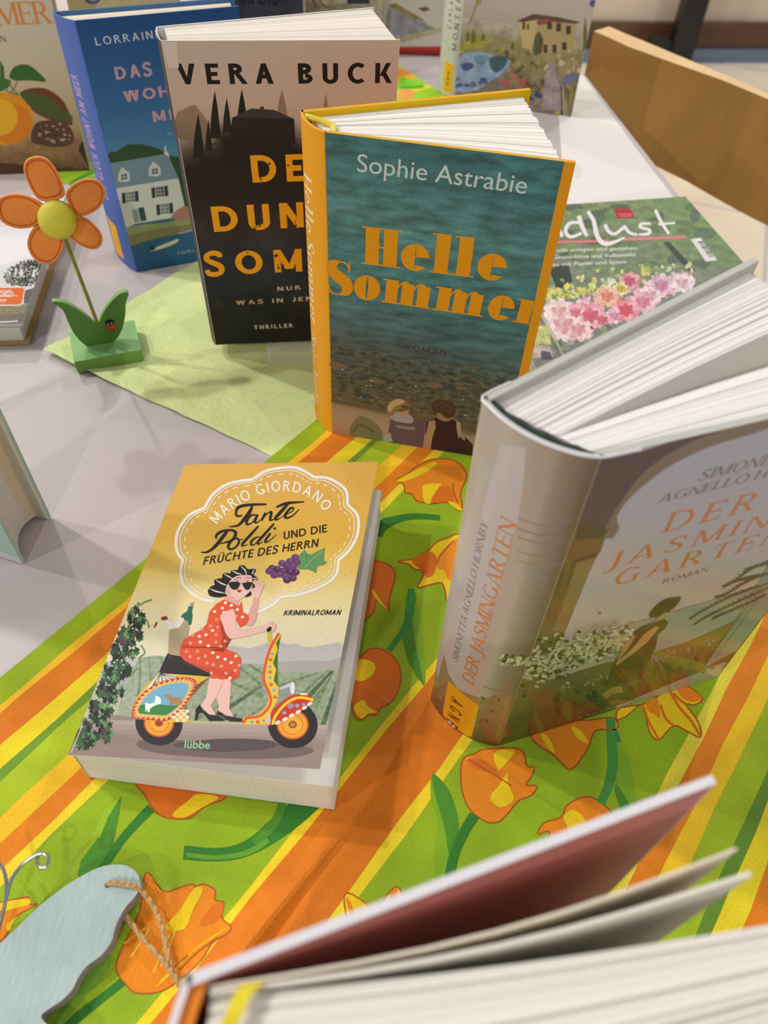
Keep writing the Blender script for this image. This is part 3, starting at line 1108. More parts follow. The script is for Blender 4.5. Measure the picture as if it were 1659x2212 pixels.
def nap(i, j):
    a, b_ = La * i / NN, Lb * j / NN
    q = tip + ua * a + la * b_
    e = min(i, j, NN - i) / NN
    z = .0006 + .0009 * (math.sin(a * 60 + b_ * 20) * .5 + .5) * min(1, (NN - j) / 6) * (1 - .5 * i / NN)
    z += .0022 * math.exp(-((i / NN) / .05) ** 2) * (1 - j / NN) * (.5 + .5 * math.sin(b_ * 45))
    z += .003 * math.exp(-((i + j) / 4.0) ** 2)
    # pressed crease lines across the sheet
    for cj in (.5,):
        z += .0008 * math.exp(-((j / NN - cj) / .025) ** 2) * (1 - .3 * i / NN)
    if (q - RO).dot(RN) > -.006:
        return V((q.x, q.y, .0002))
    wob = .0012 * math.sin(i * .9) + .0008 * math.sin(j * 1.3)
    return V((q.x + (wob if i in (0, NN) else 0), q.y + (wob if j in (0, NN) else 0), min(z, .0003 if j > NN * .93 else 1)))


for i in range(NN):
    for j in range(NN):
        m_.face([nap(i, j), nap(i, j + 1), nap(i + 1, j + 1), nap(i + 1, j)][::-1])
tag(m_.build('paper_napkin'), 'pale lime green paper napkin lying under the felt flower', 'napkin')


# ------------------------------------------------------------------ books
class Frame:
    """a book's own axes: x along its front cover, y from front to back, z up its height"""

    def __init__(s, o, u, v=V((0, 0, 1))):
        s.o, s.u, s.v = o, u.normalized(), v.normalized()
        s.n = s.v.cross(s.u).normalized()

    def p(s, x, y, z=0.0):
        return s.o + s.u * x + s.n * y + s.v * z

    def front(s, y=0.0):
        return Plane(s.o + s.n * y, s.u, s.v, -s.n)

    def top(s, px, py, z):
        q = ray_plane(px, py, s.o + s.v * z, s.v) - s.o
        return q.dot(s.u), q.dot(s.n)


def fan(m_, fr, s0, s1, f0, f1, z0, z1, n, gap=.08, tone=(232, 226, 214), bend=0.0, jit=.0007, seg=4, rag=.004):
    """leaves in n gatherings from the spine line s0-s1 to the open edge f0-f1"""
    m_.use('page_edges')
    for i in range(n):
        g = gap * (1 if random.random() < .3 else .2)
        a0, a1 = (i + g / 2) / n, (i + 1 - g / 2) / n
        zt = z1 - random.random() * jit
        k = random.uniform(.94, 1.03)
        m_.use(col=tuple(min(255, c_ * k) for c_ in tone))
        fl = random.uniform(1 - rag, 1.0)

        def pt(a, t_):
            s_, f_ = V((lerp(s0[0], s1[0], a), lerp(s0[1], s1[1], a))), V((lerp(f0[0], f1[0], a), lerp(f0[1], f1[1], a)))
            q = s_ + (f_ - s_) * t_ * fl
            d_ = f_ - s_
            nn = V((-d_.y, d_.x)).normalized()
            q += nn * bend * math.sin(math.pi * t_)
            return q
        L = [pt(a0, j / seg) for j in range(seg + 1)]
        R_ = [pt(a1, j / seg) for j in range(seg + 1)]
        for j in range(seg):
            q = [L[j], L[j + 1], R_[j + 1], R_[j]]
            d0, d1 = j / seg * .12, (j + 1) / seg * .12
            m_.face([fr.p(p[0], p[1], zt) for p in q], uvs=[(d0, a0 * .03), (d1, a0 * .03), (d1, a1 * .03), (d0, a1 * .03)])
            m_.face([fr.p(L[j][0], L[j][1], z0), fr.p(L[j + 1][0], L[j + 1][1], z0), fr.p(L[j + 1][0], L[j + 1][1], zt), fr.p(L[j][0], L[j][1], zt)])
            m_.face([fr.p(R_[j + 1][0], R_[j + 1][1], z0), fr.p(R_[j][0], R_[j][1], z0), fr.p(R_[j][0], R_[j][1], zt), fr.p(R_[j + 1][0], R_[j + 1][1], zt)])
        m_.face([fr.p(*L[-1], z0), fr.p(*R_[-1], z0), fr.p(*R_[-1], zt), fr.p(*L[-1], zt)], uvs=[(0, a0 * .03), (0, a1 * .03), (.2, a1 * .03), (.2, a0 * .03)])
        m_.face([fr.p(*R_[0], z0), fr.p(*L[0], z0), fr.p(*L[0], zt), fr.p(*R_[0], zt)])


class Book:
    """a standing book: footprint corners in its own axes. A-B front cover, C-D back cover, A-C spine"""

    def __init__(s, name, label, cat, fr, H, A, B, C, D, t=.0025, bulge=.004, cov=(200, 200, 200), spine=None, back=None, lift=.003, edge=None, group=None, film='printed_cover', inner=None):
        s.fr, s.H, s.A, s.B, s.C, s.D, s.t = fr, H, A, B, C, D, t
        c_ = fr.p((A[0] + B[0]) / 2, (A[1] + C[1]) / 2)
        s.root = thing(name, label, cat, c_, group)
        s.lift = lift
        s.fm, s.bm, s.sm, s.pm = M(film), M(film), M(film), M('page_edges')
        edge = edge or cov
        inner = inner or edge

        def board(m_, P, Q, inward, col, z0=0.0):
            P, Q, inw = V(P), V(Q), V(inward)
            d_ = (Q - P).normalized()
            nn = V((-d_.y, d_.x))
            if nn.dot(inw) < 0:
                nn = -nn
            p4 = [P, Q, Q + nn * t, P + nn * t]
            w4 = [fr.p(q.x, q.y, 0) for q in p4]
            vec = fr.v * H
            if nn.dot(V((0, 1))) < 0:
                pass
            cols = [col, edge, inner, edge]
            for k in range(4):
                j = (k + 1) % 4
                m_.use(col=cols[k])
                m_.face([w4[k], w4[j], w4[j] + vec, w4[k] + vec])
            m_.use(col=edge)
            m_.face([q + vec for q in w4], mat='printed_cover')
            m_.face(list(reversed(w4)))
            return [P + nn * t, Q + nn * t]
        mid = (V(C) + V(D)) / 2 - (V(A) + V(B)) / 2
        s.fi = board(s.fm, A, B, mid, cov)
        s.bi = board(s.bm, C, D, -mid, back or cov)
        # rounded spine
        a, c2 = V(A), V(C)
        ch = c2 - a
        out = V((-ch.y, ch.x)).normalized()
        if out.dot(V(B) - a) > 0:
            out = -out
        w = lambda q: fr.p(q.x, q.y, 0)
        s.out = out
        ow = fr.u * out.x + fr.n * out.y
        s.curve = Curved(w(c2), w(a), fr.v, ow, bulge)        # u runs from the back edge to the front edge
        N = 14
        ts = min(t, .0016)
        s.sm.use(col=spine or cov, smooth=True)
        for k in range(N):
            p0, p1 = s.curve.w(k / N, 0, 0), s.curve.w((k + 1) / N, 0, 0)
            q0, q1 = p0 - ow * ts, p1 - ow * ts
            v_ = fr.v * H
            s.sm.use(col=spine or cov)
            s.sm.face([p0, p1, p1 + v_, p0 + v_], uvs=[(k / N * .03, 0), ((k + 1) / N * .03, 0), ((k + 1) / N * .03, H), (k / N * .03, H)])
            s.sm.use(col=edge)
            s.sm.face([p0 + v_, p1 + v_, q1 + v_, q0 + v_])
            s.sm.face([q0, q0 + v_, q1 + v_, q1])
            s.sm.face([p1, p0, q0, q1])

    def pages(s, n=24, **kw):
        fr = s.fr
        e = s.fi[1] - s.fi[0]
        g = s.bi[1] - s.bi[0]
        inset = kw.pop('inset', .004)
        s0, s1 = s.fi[0] + e.normalized() * .004 - s.out * 0, s.bi[0] + g.normalized() * .004
        f0, f1 = s.fi[1] - e.normalized() * inset, s.bi[1] - g.normalized() * inset
        d0 = (s1 - s0).normalized() * .0003
        fan(s.pm, fr, s0 + d0, s1 - d0, f0 + d0, f1 - d0, s.lift, s.H - s.lift, n, **kw)

    def done(s):
        s.fm.build('front_cover', s.root)
        s.bm.build('back_cover', s.root)
        s.sm.build('spine', s.root)
        if s.pm.f:
            s.pm.build('page_block', s.root)
        return s.root


def band(surf, H, W, f, n=14, x0=0.0):
    """pieces for a vertical colour change over a whole cover"""
    return [([(x0, H * k / n), (W, H * k / n), (W, H * (k + 1) / n), (x0, H * (k + 1) / n)]) for k in range(n)]


# ---- standing hardcover: two people by the water
fr = Frame(V((-.0407, .400, .0012)), V((.0859 + .0407, .3801 - .400, 0)))
H = .2125
c_ = fr.top(650, 238, H)
d_ = fr.top(1143, 190, H)
hb = Book('novel', 'yellow-orange hardcover with a teal water photograph, standing half open in the middle', 'book', fr, H, (0, 0), (.1283, 0), c_, d_, .0026, .0035, (232, 158, 30), (236, 164, 34), (236, 170, 40), edge=(226, 168, 44), inner=(232, 190, 20))
hb.pages(34, gap=.05, tone=(242, 239, 233), bend=.0015, rag=.012)
S_ = fr.front()
ik = Ink(hb.fm, S_)
x_l, _ = S_.uv(702, 500)
x_r, _ = S_.uv(1167, 600)
x_r = .1283 - .0055
f = ramp([(0, (172, 140, 116)), (.010, (178, 150, 124)), (.024, (168, 146, 118)), (.030, (96, 88, 70)), (.05, (84, 82, 68)), (.075, (76, 84, 80)), (.095, (76, 106, 112)), (.13, (66, 124, 128)), (.17, (82, 134, 136)), (.2125, (60, 114, 118))])
g = lambda a, b_: f(b_ + .006 * (a / .06 - .5))
for k in range(60):
    z0, z1 = H * k / 60, H * (k + 1) / 60
    mt = 'printed_cover' if z1 < .031 else ('printed_stones' if z1 < .078 else 'printed_water')
    for j in range(4):
        a0, a1 = lerp(.0005, x_r, j / 4), lerp(.0005, x_r, (j + 1) / 4)
        ik.poly_uv([(a0, z0), (a1, z0), (a1, z1), (a0, z1)], g, 1, mt)
c2 = crop(630, 580, 2.633)
# bright drops on the pebbles, quay edge, the two seated people seen from behind
for _ in range(60):
    a, b_ = random.uniform(.006, .115), random.uniform(.034, .066)
    q = random.uniform(.0004, .0011)
    ik.poly_uv([(a - q, b_), (a, b_ - q * .6), (a + q, b_), (a, b_ + q * .6)], random.choice([(210, 200, 180), (150, 130, 110), (120, 110, 90), (60, 64, 58)]), 2)
for _ in range(26):
    a, b_ = random.uniform(.004, .118), random.uniform(.036, .078)
    q = random.uniform(.002, .005)
    ik.poly_uv([(a + q * math.cos(k * .8) * 1.4, b_ + q * .6 * math.sin(k * .8)) for k in range(8)], random.choice([(110, 96, 74), (88, 84, 70), (70, 76, 72), (122, 104, 84)]), 1.5)
ik.poly(c2([(225, 740), (700, 830), (1060, 890), (1060, 905), (700, 850), (225, 760)]), (110, 92, 70), 2)
ik.poly(c2([(330, 910), (370, 850), (410, 840), (480, 880), (515, 930), (505, 985), (430, 970), (340, 955)]), (128, 120, 88), 3, sm=True)
ik.line(c2([(350, 930), (390, 890), (470, 930)]), 3, (92, 86, 62), 4)
ik.poly(c2([(545, 960), (560, 860), (590, 815), (660, 830), (720, 860), (770, 850), (800, 860), (760, 910), (750, 1000), (740, 1032), (640, 1015), (560, 990)]), (104, 84, 88), 3)
ik.poly(c2([(575, 820), (640, 815), (690, 850), (680, 880), (600, 870), (560, 850)]), (170, 156, 164), 4, sm=True)
ik.poly(c2([(590, 890), (700, 900), (700, 920), (600, 905)]), (150, 128, 124), 4)
ik.poly(c2([(600, 820), (640, 812), (668, 800), (664, 828), (620, 842)]), (190, 146, 112), 5)
ik.poly(c2([(538, 815), (545, 775), (575, 748), (610, 738), (650, 752), (672, 782), (666, 806), (640, 800), (600, 806), (576, 836), (548, 834)]), (150, 118, 80), 5.4, sm=True)
ik.poly(c2([(545, 790), (570, 755), (610, 742), (645, 756), (620, 772), (585, 785), (562, 815)]), (198, 170, 124), 5.8, sm=True)
ik.poly(c2([(620, 780), (660, 780), (668, 800), (640, 798)]), (104, 78, 54), 6, sm=True)
ik.poly(c2([(520, 960), (560, 930), (575, 985), (530, 985)]), (170, 170, 150), 4)
ik.poly(c2([(760, 930), (770, 870), (820, 850), (900, 855), (945, 870), (960, 960), (1010, 1000), (1030, 1075), (900, 1055), (780, 1040)]), (64, 38, 44), 3)
ik.poly(c2([(765, 940), (780, 870), (815, 860), (820, 900), (800, 960), (790, 1030), (765, 1035), (760, 980)]), (176, 146, 104), 4)
ik.poly(c2([(935, 860), (960, 880), (965, 930), (950, 970), (940, 920)]), (178, 150, 124), 4)
ik.poly(c2([(830, 800), (900, 800), (910, 850), (880, 870), (830, 850)]), (160, 122, 92), 4, sm=True)
ik.poly(c2([(795, 770), (820, 750), (870, 748), (920, 765), (930, 800), (920, 840), (880, 850), (840, 820), (810, 830)]), (84, 60, 46), 5, sm=True)
for q in ((820, 775), (850, 765), (880, 775), (905, 795), (860, 790), (895, 815)):
    ik.dot(*c2([q])[0], 4, 2.6, (104, 76, 56), 6)
ik.poly(c2([(985, 955), (1030, 1000), (1032, 1076), (990, 1068)]), (70, 42, 40), 4)
# title and author
c5 = crop(690, 460, 3.3857)
ORA = (232, 156, 22)
didone = dict(style='serif', T=.30, h=.045, sf=.085)
(q0, q1, q2) = c5([(335, 373), (1345, 500), (340, 98)])
ik.text('Helle', q0, q1, q2, ORA, 4, sp=.09, **didone)
(q0, q1, q2) = c5([(60, 590), (1595, 812), (70, 335)])
ik.text('Sommer', q0, c5([(1595, 822)])[0], q2, ORA, 4, sp=.085, **didone)
c1 = crop(630, 170, 2.633)
q0, q1, q2 = c1([(372, 527), (1330, 655), (376, 424)])
ik.text('Sophie Astrabie', q0, q1, q2, (206, 222, 220), 4, 'font')
q0, q1, q2 = c2([(645, 462), (878, 498), (648, 430)])
ik.text('ROMAN', q0, q1, q2, (84, 56, 72), 4, T=.13, sp=.22)
# spine lettering runs up the spine
cs = Ink(hb.sm, hb.curve, fine=(1 / 28, 1))
for txt, z0, z1, a0, a1, st in (('Helle Sommer', .183, .085, .22, .62, dict(style='serif', T=.16, h=.07, sf=.05)), ('Sophie Astrabie', .075, .015, .28, .56, dict(style='font'))):
    polys, width = layout(txt, **st)
    for pg in polys:
        vv = [V((p[0], p[1], 0)) for p in pg]
        tri = geometry.tessellate_polygon([vv]) if len(pg) > 4 else [range(len(pg))]
        cs.emit([[(lerp(a0, a1, pg[i][1]), lerp(z0, z1, pg[i][0] / width)) for i in t_] for t_ in tri], (240, 226, 196), 2, None, lambda p: p)
r = hb.done()
m_ = M('yellow_ribbon')
pts = [fr.p(c_[0] + .0035, c_[1] - .004, H - .001), fr.p(.0005, .014, H - .002), fr.p(.003, .008, H - .003), fr.p(.0045, .0045, H - .0045)]
m_.tube(smooth_open([tuple(p) for p in pts], 5), .0016, 8)
m_.build('headband', r)
# torn clear film at the cover's outer corner
m_ = M('clear_acrylic')
q = fr.p(.1283, 0, H)
m_.prism([q + fr.u * .0002, q + fr.u * .004 - V((0, 0, .002)), q + fr.u * .0035 - V((0, 0, .008)), q + fr.u * .0002 - V((0, 0, .007))], fr.n * .0002)
m_.build('film_corner', r)

# ---- standing hardcover in the right foreground: arch, woman, white blossom
A0, B0 = V((.0668, .1693, .0012)), V((.1945, .2168, .0012))
fr = Frame(A0, B0 - A0)
H = .2185
W = (B0 - A0).length
c_ = fr.top(1043, 856, H)
d_ = fr.top(1628, 556, H)
jb = Book('novel', 'thick beige hardcover standing open at right, cover with a woman under a stone arch', 'book', fr, H, (0, 0), (W, 0), c_, d_, .0028, .0065, (196, 186, 182), (200, 186, 174), (190, 180, 170), edge=(190, 190, 184), film='printed_gloss_film', inner=(200, 198, 192))
jb.t = .0028
e_, g_ = jb.fi[1] - jb.fi[0], jb.bi[1] - jb.bi[0]
s0, s1 = jb.fi[0] + e_.normalized() * .003, jb.bi[0] + g_.normalized() * .003
f0, f1 = jb.fi[1] - e_.normalized() * .004, jb.bi[1] - g_.normalized() * .004
mid_s = s0.lerp(s1, .40)
ga = f0.lerp(f1, .36)
gb = f0.lerp(f1, .60)
fan(jb.pm, fr, s0, mid_s, f0, ga, .003, H - .0035, 15, .06, (240, 238, 234), .001)
fan(jb.pm, fr, mid_s, s1, gb, f1, .003, H - .0035, 26, .10, (238, 235, 230), .001, .0008)
S_ = fr.front()
ik = Ink(jb.fm, S_, limit=(0.0, W, 0.0, H))
c6 = crop(1200, 920, 3.253)
c9 = crop(1270, 960, 4.2648)
f = ramp([(1000, (196, 194, 208)), (1150, (198, 192, 194)), (1300, (204, 194, 180)), (1420, (196, 190, 176))])
for k in range(16):
    ya, yb = lerp(0, H, k / 16), lerp(0, H, (k + 1) / 16)
    sky = ramp([(0, (170, 166, 150)), (.06, (198, 192, 178)), (.10, (206, 196, 184)), (.15, (202, 197, 198)), (.2185, (192, 190, 206))])
    ik.poly_uv([(0, ya), (W, ya), (W, yb), (0, yb)], lambda a, b_: sky(b_), 1)
# sea
ik.poly(c6([(400, 1420), (640, 1360), (1100, 1220), (1493, 1100), (1493, 1500), (1000, 1500), (680, 1590), (300, 1660)]), (168, 172, 162), 2)
ik.line(c6([(390, 1428), (620, 1362), (1110, 1222), (1500, 1105)]), 2, (150, 146, 136), 3, sm=False)
# arch: dark underside, pillar, capital
arch_in = smooth_open([(2100, -150), (1700, -60), (1400, 50), (1100, 140), (840, 260), (640, 400), (500, 530), (430, 640)], 6)
ik.poly(c6([(60, 150), (420, 240), (1080, 20), (2100, -330)] + arch_in + [ (440, 720), (350, 780), (320, 870), (280, 930), (60, 1440), (-40, 1440), (-60, 700)]), lambda a, b_: mixc((112, 88, 52), (84, 60, 46), (b_ - .09) / .09), 3)
ik.poly(c6(smooth_open([(2100, -250), (1700, -150), (1360, -30), (1080, 60), (820, 180), (600, 345), (440, 560), (370, 670)], 6) + [(430, 680)] + arch_in[::-1]), (136, 116, 90), 4)
ik.poly(c6([(350, 690), (430, 655), (450, 720), (400, 790), (330, 790), (360, 740)]), (140, 122, 100), 5)
for x in (375, 400, 425):
    ik.line(c6([(x - 10, 740), (x, 690)]), 2, (96, 80, 62), 6)
ik.poly(c6([(60, 820), (340, 780), (320, 880), (60, 960)]), (122, 100, 66), 4)
ik.poly(c6([(150, 960), (280, 920), (60, 1440), (-20, 1440)]), (150, 124, 84), 4)
ik.line(c6([(200, 330), (120, 800), (20, 1300)]), 12, (120, 92, 60), 5)
ik.line(c6([(290, 330), (190, 700)]), 8, (98, 70, 50), 5)
for k in range(14):
    za, zb = H * k / 14, H * (k + 1) / 14
    pil = ramp([(0, (92, 80, 52)), (.03, (110, 96, 62)), (.06, (140, 116, 82)), (.13, (120, 98, 66)), (.16, (92, 68, 48)), (.22, (84, 62, 48))])
    ik.poly_uv([(0, za), (.0135, za), (.0135, zb), (0, zb)], lambda a, b_: pil(b_), 3.6)
# terrace wall and shrubs at the foot
ik.poly(c6([(-60, 1790), (360, 1660), (640, 1640), (1100, 1440), (1493, 1260), (1700, 1200), (1700, 1700), (1180, 1660), (0, 2140), (-100, 2200)]), lambda a, b_: mixc((92, 66, 44), (112, 104, 66), b_ / .05), 3, 'printed_gloss_film')
ik.poly(c6([(680, 1590), (1000, 1500), (1200, 1400), (1480, 1260), (1480, 1320), (1100, 1520), (690, 1640)]), (140, 112, 60), 4)
ik.poly(c6([(-60, 1800), (300, 1690), (420, 1660), (420, 1700), (-60, 1850)]), (112, 104, 84), 4)
ik.poly_uv([(0, .028), (.034, .026), (.026, .060), (0, .072)], lambda a, b_: mixc((104, 96, 62), (140, 116, 80), (b_ - .03) / .04), 3.5)
for q in ((700, 1640), (800, 1600), (950, 1570), (1080, 1520), (60, 1850), (240, 1800), (330, 1760)):
    for k in range(9):
        ik.dot(*c6([(q[0] + random.uniform(-34, 34), q[1] + random.uniform(-20, 22))])[0], random.uniform(2, 4.5), random.uniform(1.4, 3), random.choice([(150, 156, 164), (134, 142, 156), (120, 128, 124), (164, 168, 168)]), 5 + k * .01, 6, rot=random.random() * 3)
for k in range(7):
    x, y = lerp(560, 1120, k / 6), lerp(1740, 1520, k / 6)
    ik.poly(c6([(x - 26, y + 110), (x - 36, y + 40), (x - 8, y), (x + 26, y), (x + 44, y + 40), (x + 30, y + 100)]), (96, 94, 62), 4)
for k in range(60):
    x = random.uniform(-20, 1120)
    y = lerp(1960, 1650, max(0, x) / 1120) + random.uniform(-70, 60)
    ik.dot(*c6([(x, y)])[0], random.uniform(5, 14), random.uniform(4, 9), random.choice([(70, 84, 52), (98, 92, 56), (52, 60, 44), (116, 84, 54)]), 5, rot=random.random() * 3)
ik.line(c6([(340, 1900), (400, 1860), (470, 1850)]), 14, (186, 150, 84), 6)
# blossom bush: dark leaves below, pale blossoms above
def bush(ink_, cr, n, box, layer=7):
    for k in range(n):
        t_ = random.random()
        x = lerp(box[0], box[2], t_)
        yc = lerp(box[1], box[3], t_)
        y = yc + random.gauss(0, .5) * box[4] * (1 - .55 * t_)
        lc = random.choice([(70, 88, 44), (96, 112, 62), (52, 66, 40), (118, 128, 76)]) if k < n * .55 else random.choice([(226, 222, 190), (206, 204, 164), (236, 232, 206), (178, 182, 132)])
        r_ = random.uniform(5, 12)
        ink_.dot(*cr([(x, y)])[0], r_ * .62, r_ * .33, lc, layer + (0 if k < n * .55 else 1) + k * .0005, 7, rot=random.uniform(-1.1, .4))
ik.poly_uv([(0, 0), (.07, 0), (.07, .028), (.03, .034), (0, .036)], lambda a, b_: mixc((84, 62, 42), (92, 92, 60), b_ / .03), 3.7)
bush(ik, c6, 760, (-240, 1700, 540, 1470, 170))
for k in range(40):
    ik.dot(*c6([(random.uniform(150, 430), random.uniform(1390, 1500))])[0], 4, 2, random.choice([(226, 222, 190), (206, 200, 160)]), 8, 7, rot=-.6)
# woman walking away
ik.poly(c6([(560, 1480), (545, 1450), (600, 1410), (760, 1350), (790, 1380), (770, 1420), (720, 1460), (700, 1560), (660, 1640), (600, 1760), (480, 1810), (350, 1830), (420, 1640), (500, 1560)]), (58, 50, 40), 9)
ik.poly(c6([(640, 1400), (700, 1360), (760, 1300), (800, 1310), (770, 1350), (680, 1380)]), (196, 160, 124), 10)
ik.poly(c6([(700, 1405), (730, 1410), (640, 1520), (540, 1600), (430, 1680), (420, 1660), (530, 1570), (620, 1460)]), (206, 160, 104), 11)
ik.poly(c6([(545, 1470), (560, 1480), (500, 1570), (440, 1650), (430, 1640), (490, 1520)]), (196, 150, 100), 10)
ik.poly(c6([(655, 1335), (690, 1275), (760, 1220), (830, 1203), (880, 1203), (850, 1255), (800, 1300), (760, 1310), (720, 1340)]), (66, 52, 38), 12, sm=True)
ik.poly(c6([(800, 1295), (850, 1258), (835, 1290), (810, 1308)]), (206, 168, 130), 12)
# palm fronds and the trunk at the cover's outer edge
for q in ([(1600, 950), (1400, 990), (1240, 1100), (1185, 1130)], [(1600, 990), (1350, 1090), (1200, 1180), (1130, 1200)], [(1500, 1100), (1250, 1190), (1050, 1290), (945, 1358)], [(1500, 1130), (1270, 1240), (1080, 1330), (980, 1395)], [(1480, 1180), (1300, 1270), (1180, 1320), (1110, 1355)], [(1480, 1040), (1380, 1060), (1300, 1080), (1220, 1110)], [(1600, 900), (1480, 960), (1330, 1010)]):
    ik.line([p + (w_,) for p, w_ in zip(c6(q), (4, 4, 3, 1.5))], None, random.choice([(78, 70, 42), (64, 58, 36), (96, 88, 52)]), 9)
    fp = smooth_open(c6(q), 6)
    for k in range(2, len(fp) - 1):
        x, y = fp[k]
        ln_ = 15 * (1 - .5 * k / len(fp))
        for sgn in (-1, 1):
            ik.line([(x, y, 2.2), (x - ln_ * .8, y + ln_ * (.45 if sgn > 0 else -.12), .8)], None, random.choice([(78, 70, 42), (64, 58, 36), (108, 100, 60)]), 9.2, sm=False)
ik.poly(c6([(1420, 1110), (1500, 960), (1700, 800), (1700, 1200), (1300, 1560), (1040, 1700), (1130, 1560), (1260, 1370)]), (150, 160, 152), 8)
for k in range(34):
    t_ = k / 33
    x, y = lerp(1480, 1110, t_), lerp(1110, 1620, t_)
    ik.line(c6([(x - 30, y), (x - 12, y + 4)]), 2.2, (92, 96, 84), 9)
    ik.line(c6([(x + 4, y), (x + 22, y + 4)]), 2.2, (92, 96, 84), 9)
ik.poly(c6([(1120, 1790), (1250, 1600), (1600, 1150), (1700, 1150), (1700, 1400), (1200, 1800)]), (128, 104, 66), 8)
# lettering
ser = dict(style='serif', T=.125, h=.06, sf=.07)
GY, ORT = (124, 116, 108), (222, 128, 50)
def jtext(txt, a, b_, tp, col, ref=None, **kw):
    """level line starting at a; b_ is where the letters of ref (or the whole line) end"""
    q0, q1, q2 = c9([a, b_, tp])
    st = dict(ser); st.update(kw)
    x0, y0 = S_.uv(*q0)
    x1, _ = S_.uv(*q1)
    _, y2 = S_.uv(*q2)
    polys, width = layout(txt, **st)
    sx = (x1 - x0) / layout(ref or txt, **st)[1]
    for pg in polys:
        ik.emit([[(x0 + sx * p[0], y0 + (y2 - y0) * p[1]) for p in pg]], col, 3.3, None, lambda p: p)


jtext('SIMONETTA', (1010, 338), (1560, 200), (1035, 248), GY, 'SIMON', sp=.17, shear=0.05)
jtext('AGNELLO HORNBY', (640, 545), (1470, 322), (682, 462), GY, 'AGNELLO', sp=.13, shear=0.05)
jtext('DER', (690, 815), (1480, 632), (782, 630), ORT, sp=.36, shear=0)
jtext('JASMIN', (165, 1150), (1330, 848), (240, 1004), ORT, 'JASMI', sp=.36, shear=0)
jtext('GARTEN', (225, 1308), (1480, 985), (298, 1166), ORT, 'GARTE', sp=.36, shear=0)
jtext('ROMAN', (685, 1282), (1090, 1180), (725, 1235), (110, 98, 84), sp=.2, shear=0)
# publisher's line along the foot
jx0, jy0 = S_.uv(*c7([(480, 778)])[0])
jx1, jy1 = S_.uv(*c7([(815, 680)])[0])
polys, width = layout('KAMPMANN', T=.14, sp=.35)
for pg in polys:
    ik.emit([[(lerp(jx0, jx1, p[0] / width), jy0 + .0024 * p[1]) for p in pg]], (190, 176, 140), 12, None, lambda p: p)
# spine colours and print
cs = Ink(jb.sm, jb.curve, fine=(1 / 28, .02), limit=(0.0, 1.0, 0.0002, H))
ck = crop(920, 980, 3.3525)
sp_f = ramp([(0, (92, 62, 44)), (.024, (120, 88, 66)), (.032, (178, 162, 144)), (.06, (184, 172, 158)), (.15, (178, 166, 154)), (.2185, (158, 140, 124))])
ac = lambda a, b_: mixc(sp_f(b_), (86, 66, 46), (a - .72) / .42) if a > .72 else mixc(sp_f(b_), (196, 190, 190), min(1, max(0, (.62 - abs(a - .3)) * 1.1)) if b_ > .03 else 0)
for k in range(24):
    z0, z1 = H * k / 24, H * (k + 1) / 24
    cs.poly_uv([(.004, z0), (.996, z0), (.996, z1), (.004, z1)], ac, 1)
cs.poly(ck([(560, -80), (750, -80), (735, 200), (700, 420), (610, 720), (500, 1050), (330, 1440), (210, 1430), (270, 1060), (350, 700), (440, 330)]), (196, 187, 190), 1.5)  # pale lavender wedge over the spine colours
for y, c_ in ((445, (150, 124, 98)), (520, (140, 112, 86)), (585, (150, 120, 92)), (690, (150, 126, 100)), (760, (160, 136, 110))):
    cs.line(ck([(690, y - 10), (860, y + 60), (1040, y + 70), (1120, y + 20)]), 2.2, c_, 2)
cs.line(ck([(430, 1660), (520, 1710), (620, 1750), (700, 1720)]), 2.2, (150, 124, 92), 2)
cs.poly(ck([(125, 1460), (100, 1540), (50, 1790), (60, 1840), (300, 2060), (480, 2150), (560, 1960), (610, 1770), (420, 1750), (250, 1680), (170, 1580)]), lambda a, b_: mixc((84, 50, 36), (150, 128, 94), b_ / .03), 2)
for k in range(40):
    cs.dot(*ck([(random.uniform(90, 560), random.uniform(1740, 1960))])[0], random.uniform(3, 8), 2.5, random.choice([(116, 116, 74), (156, 140, 100), (92, 66, 46)]), 3, 6, rot=random.random() * 3)
bush(cs, ck, 90, (560, 1480, 820, 1570, 60), 4)
# title and author run up the spine
def spine_text(txt, base, end, capx, col, **kw):
    (a0, z0), (a1, z1), (a2, z2) = (jb.curve.uv(*q) for q in ck([base, end, capx]))
    st = dict(ser); st.update(kw)
    polys, width = layout(txt, **st)
    for pg in polys:
        cs.emit([[(lerp(a0, a1, p[0] / width) + (a2 - a0) * p[1], lerp(z0, z1, p[0] / width)) for p in pg]], col, 4, None, lambda p: p)
spine_text('SIMONETTA AGNELLO HORNBY', (245, 1490), (470, 490), (205, 1440), (128, 120, 114), sp=.1)
spine_text('DER JASMINGARTEN', (365, 1650), (680, 480), (285, 1590), (214, 128, 52), sp=.16)
# yellow shelf label with letters
cs.poly(ck([(185, 1630), (395, 1790), (400, 1815), (345, 2030), (320, 2025), (140, 1880), (135, 1850), (172, 1640)]), (238, 172, 20), 5)
for ch, x, y in (('A', 245, 1775), ('G', 235, 1835), ('N', 222, 1885), ('E', 210, 1930)):
    (a0, z0) = jb.curve.uv(*ck([(x, y)])[0])
    P, w_ = glyph(ch, .16, .16, 0)
    for pg in P:
        cs.emit([[(a0 + (p[1] - .5) * .17, z0 - (p[0] - w_ / 2) * .0062) for p in pg]], (40, 34, 30), 7, None, lambda p: p)
cs.poly([(p[0], p[1]) for p in ck([(160, 1905), (185, 1900), (225, 1945), (225, 1970), (200, 1970), (165, 1930)])], (214, 206, 200), 6, sm=True)
cs.line(ck([(180, 1925), (200, 1945), (205, 1925)]), 1.5, (40, 34, 30), 7)
r = jb.done()
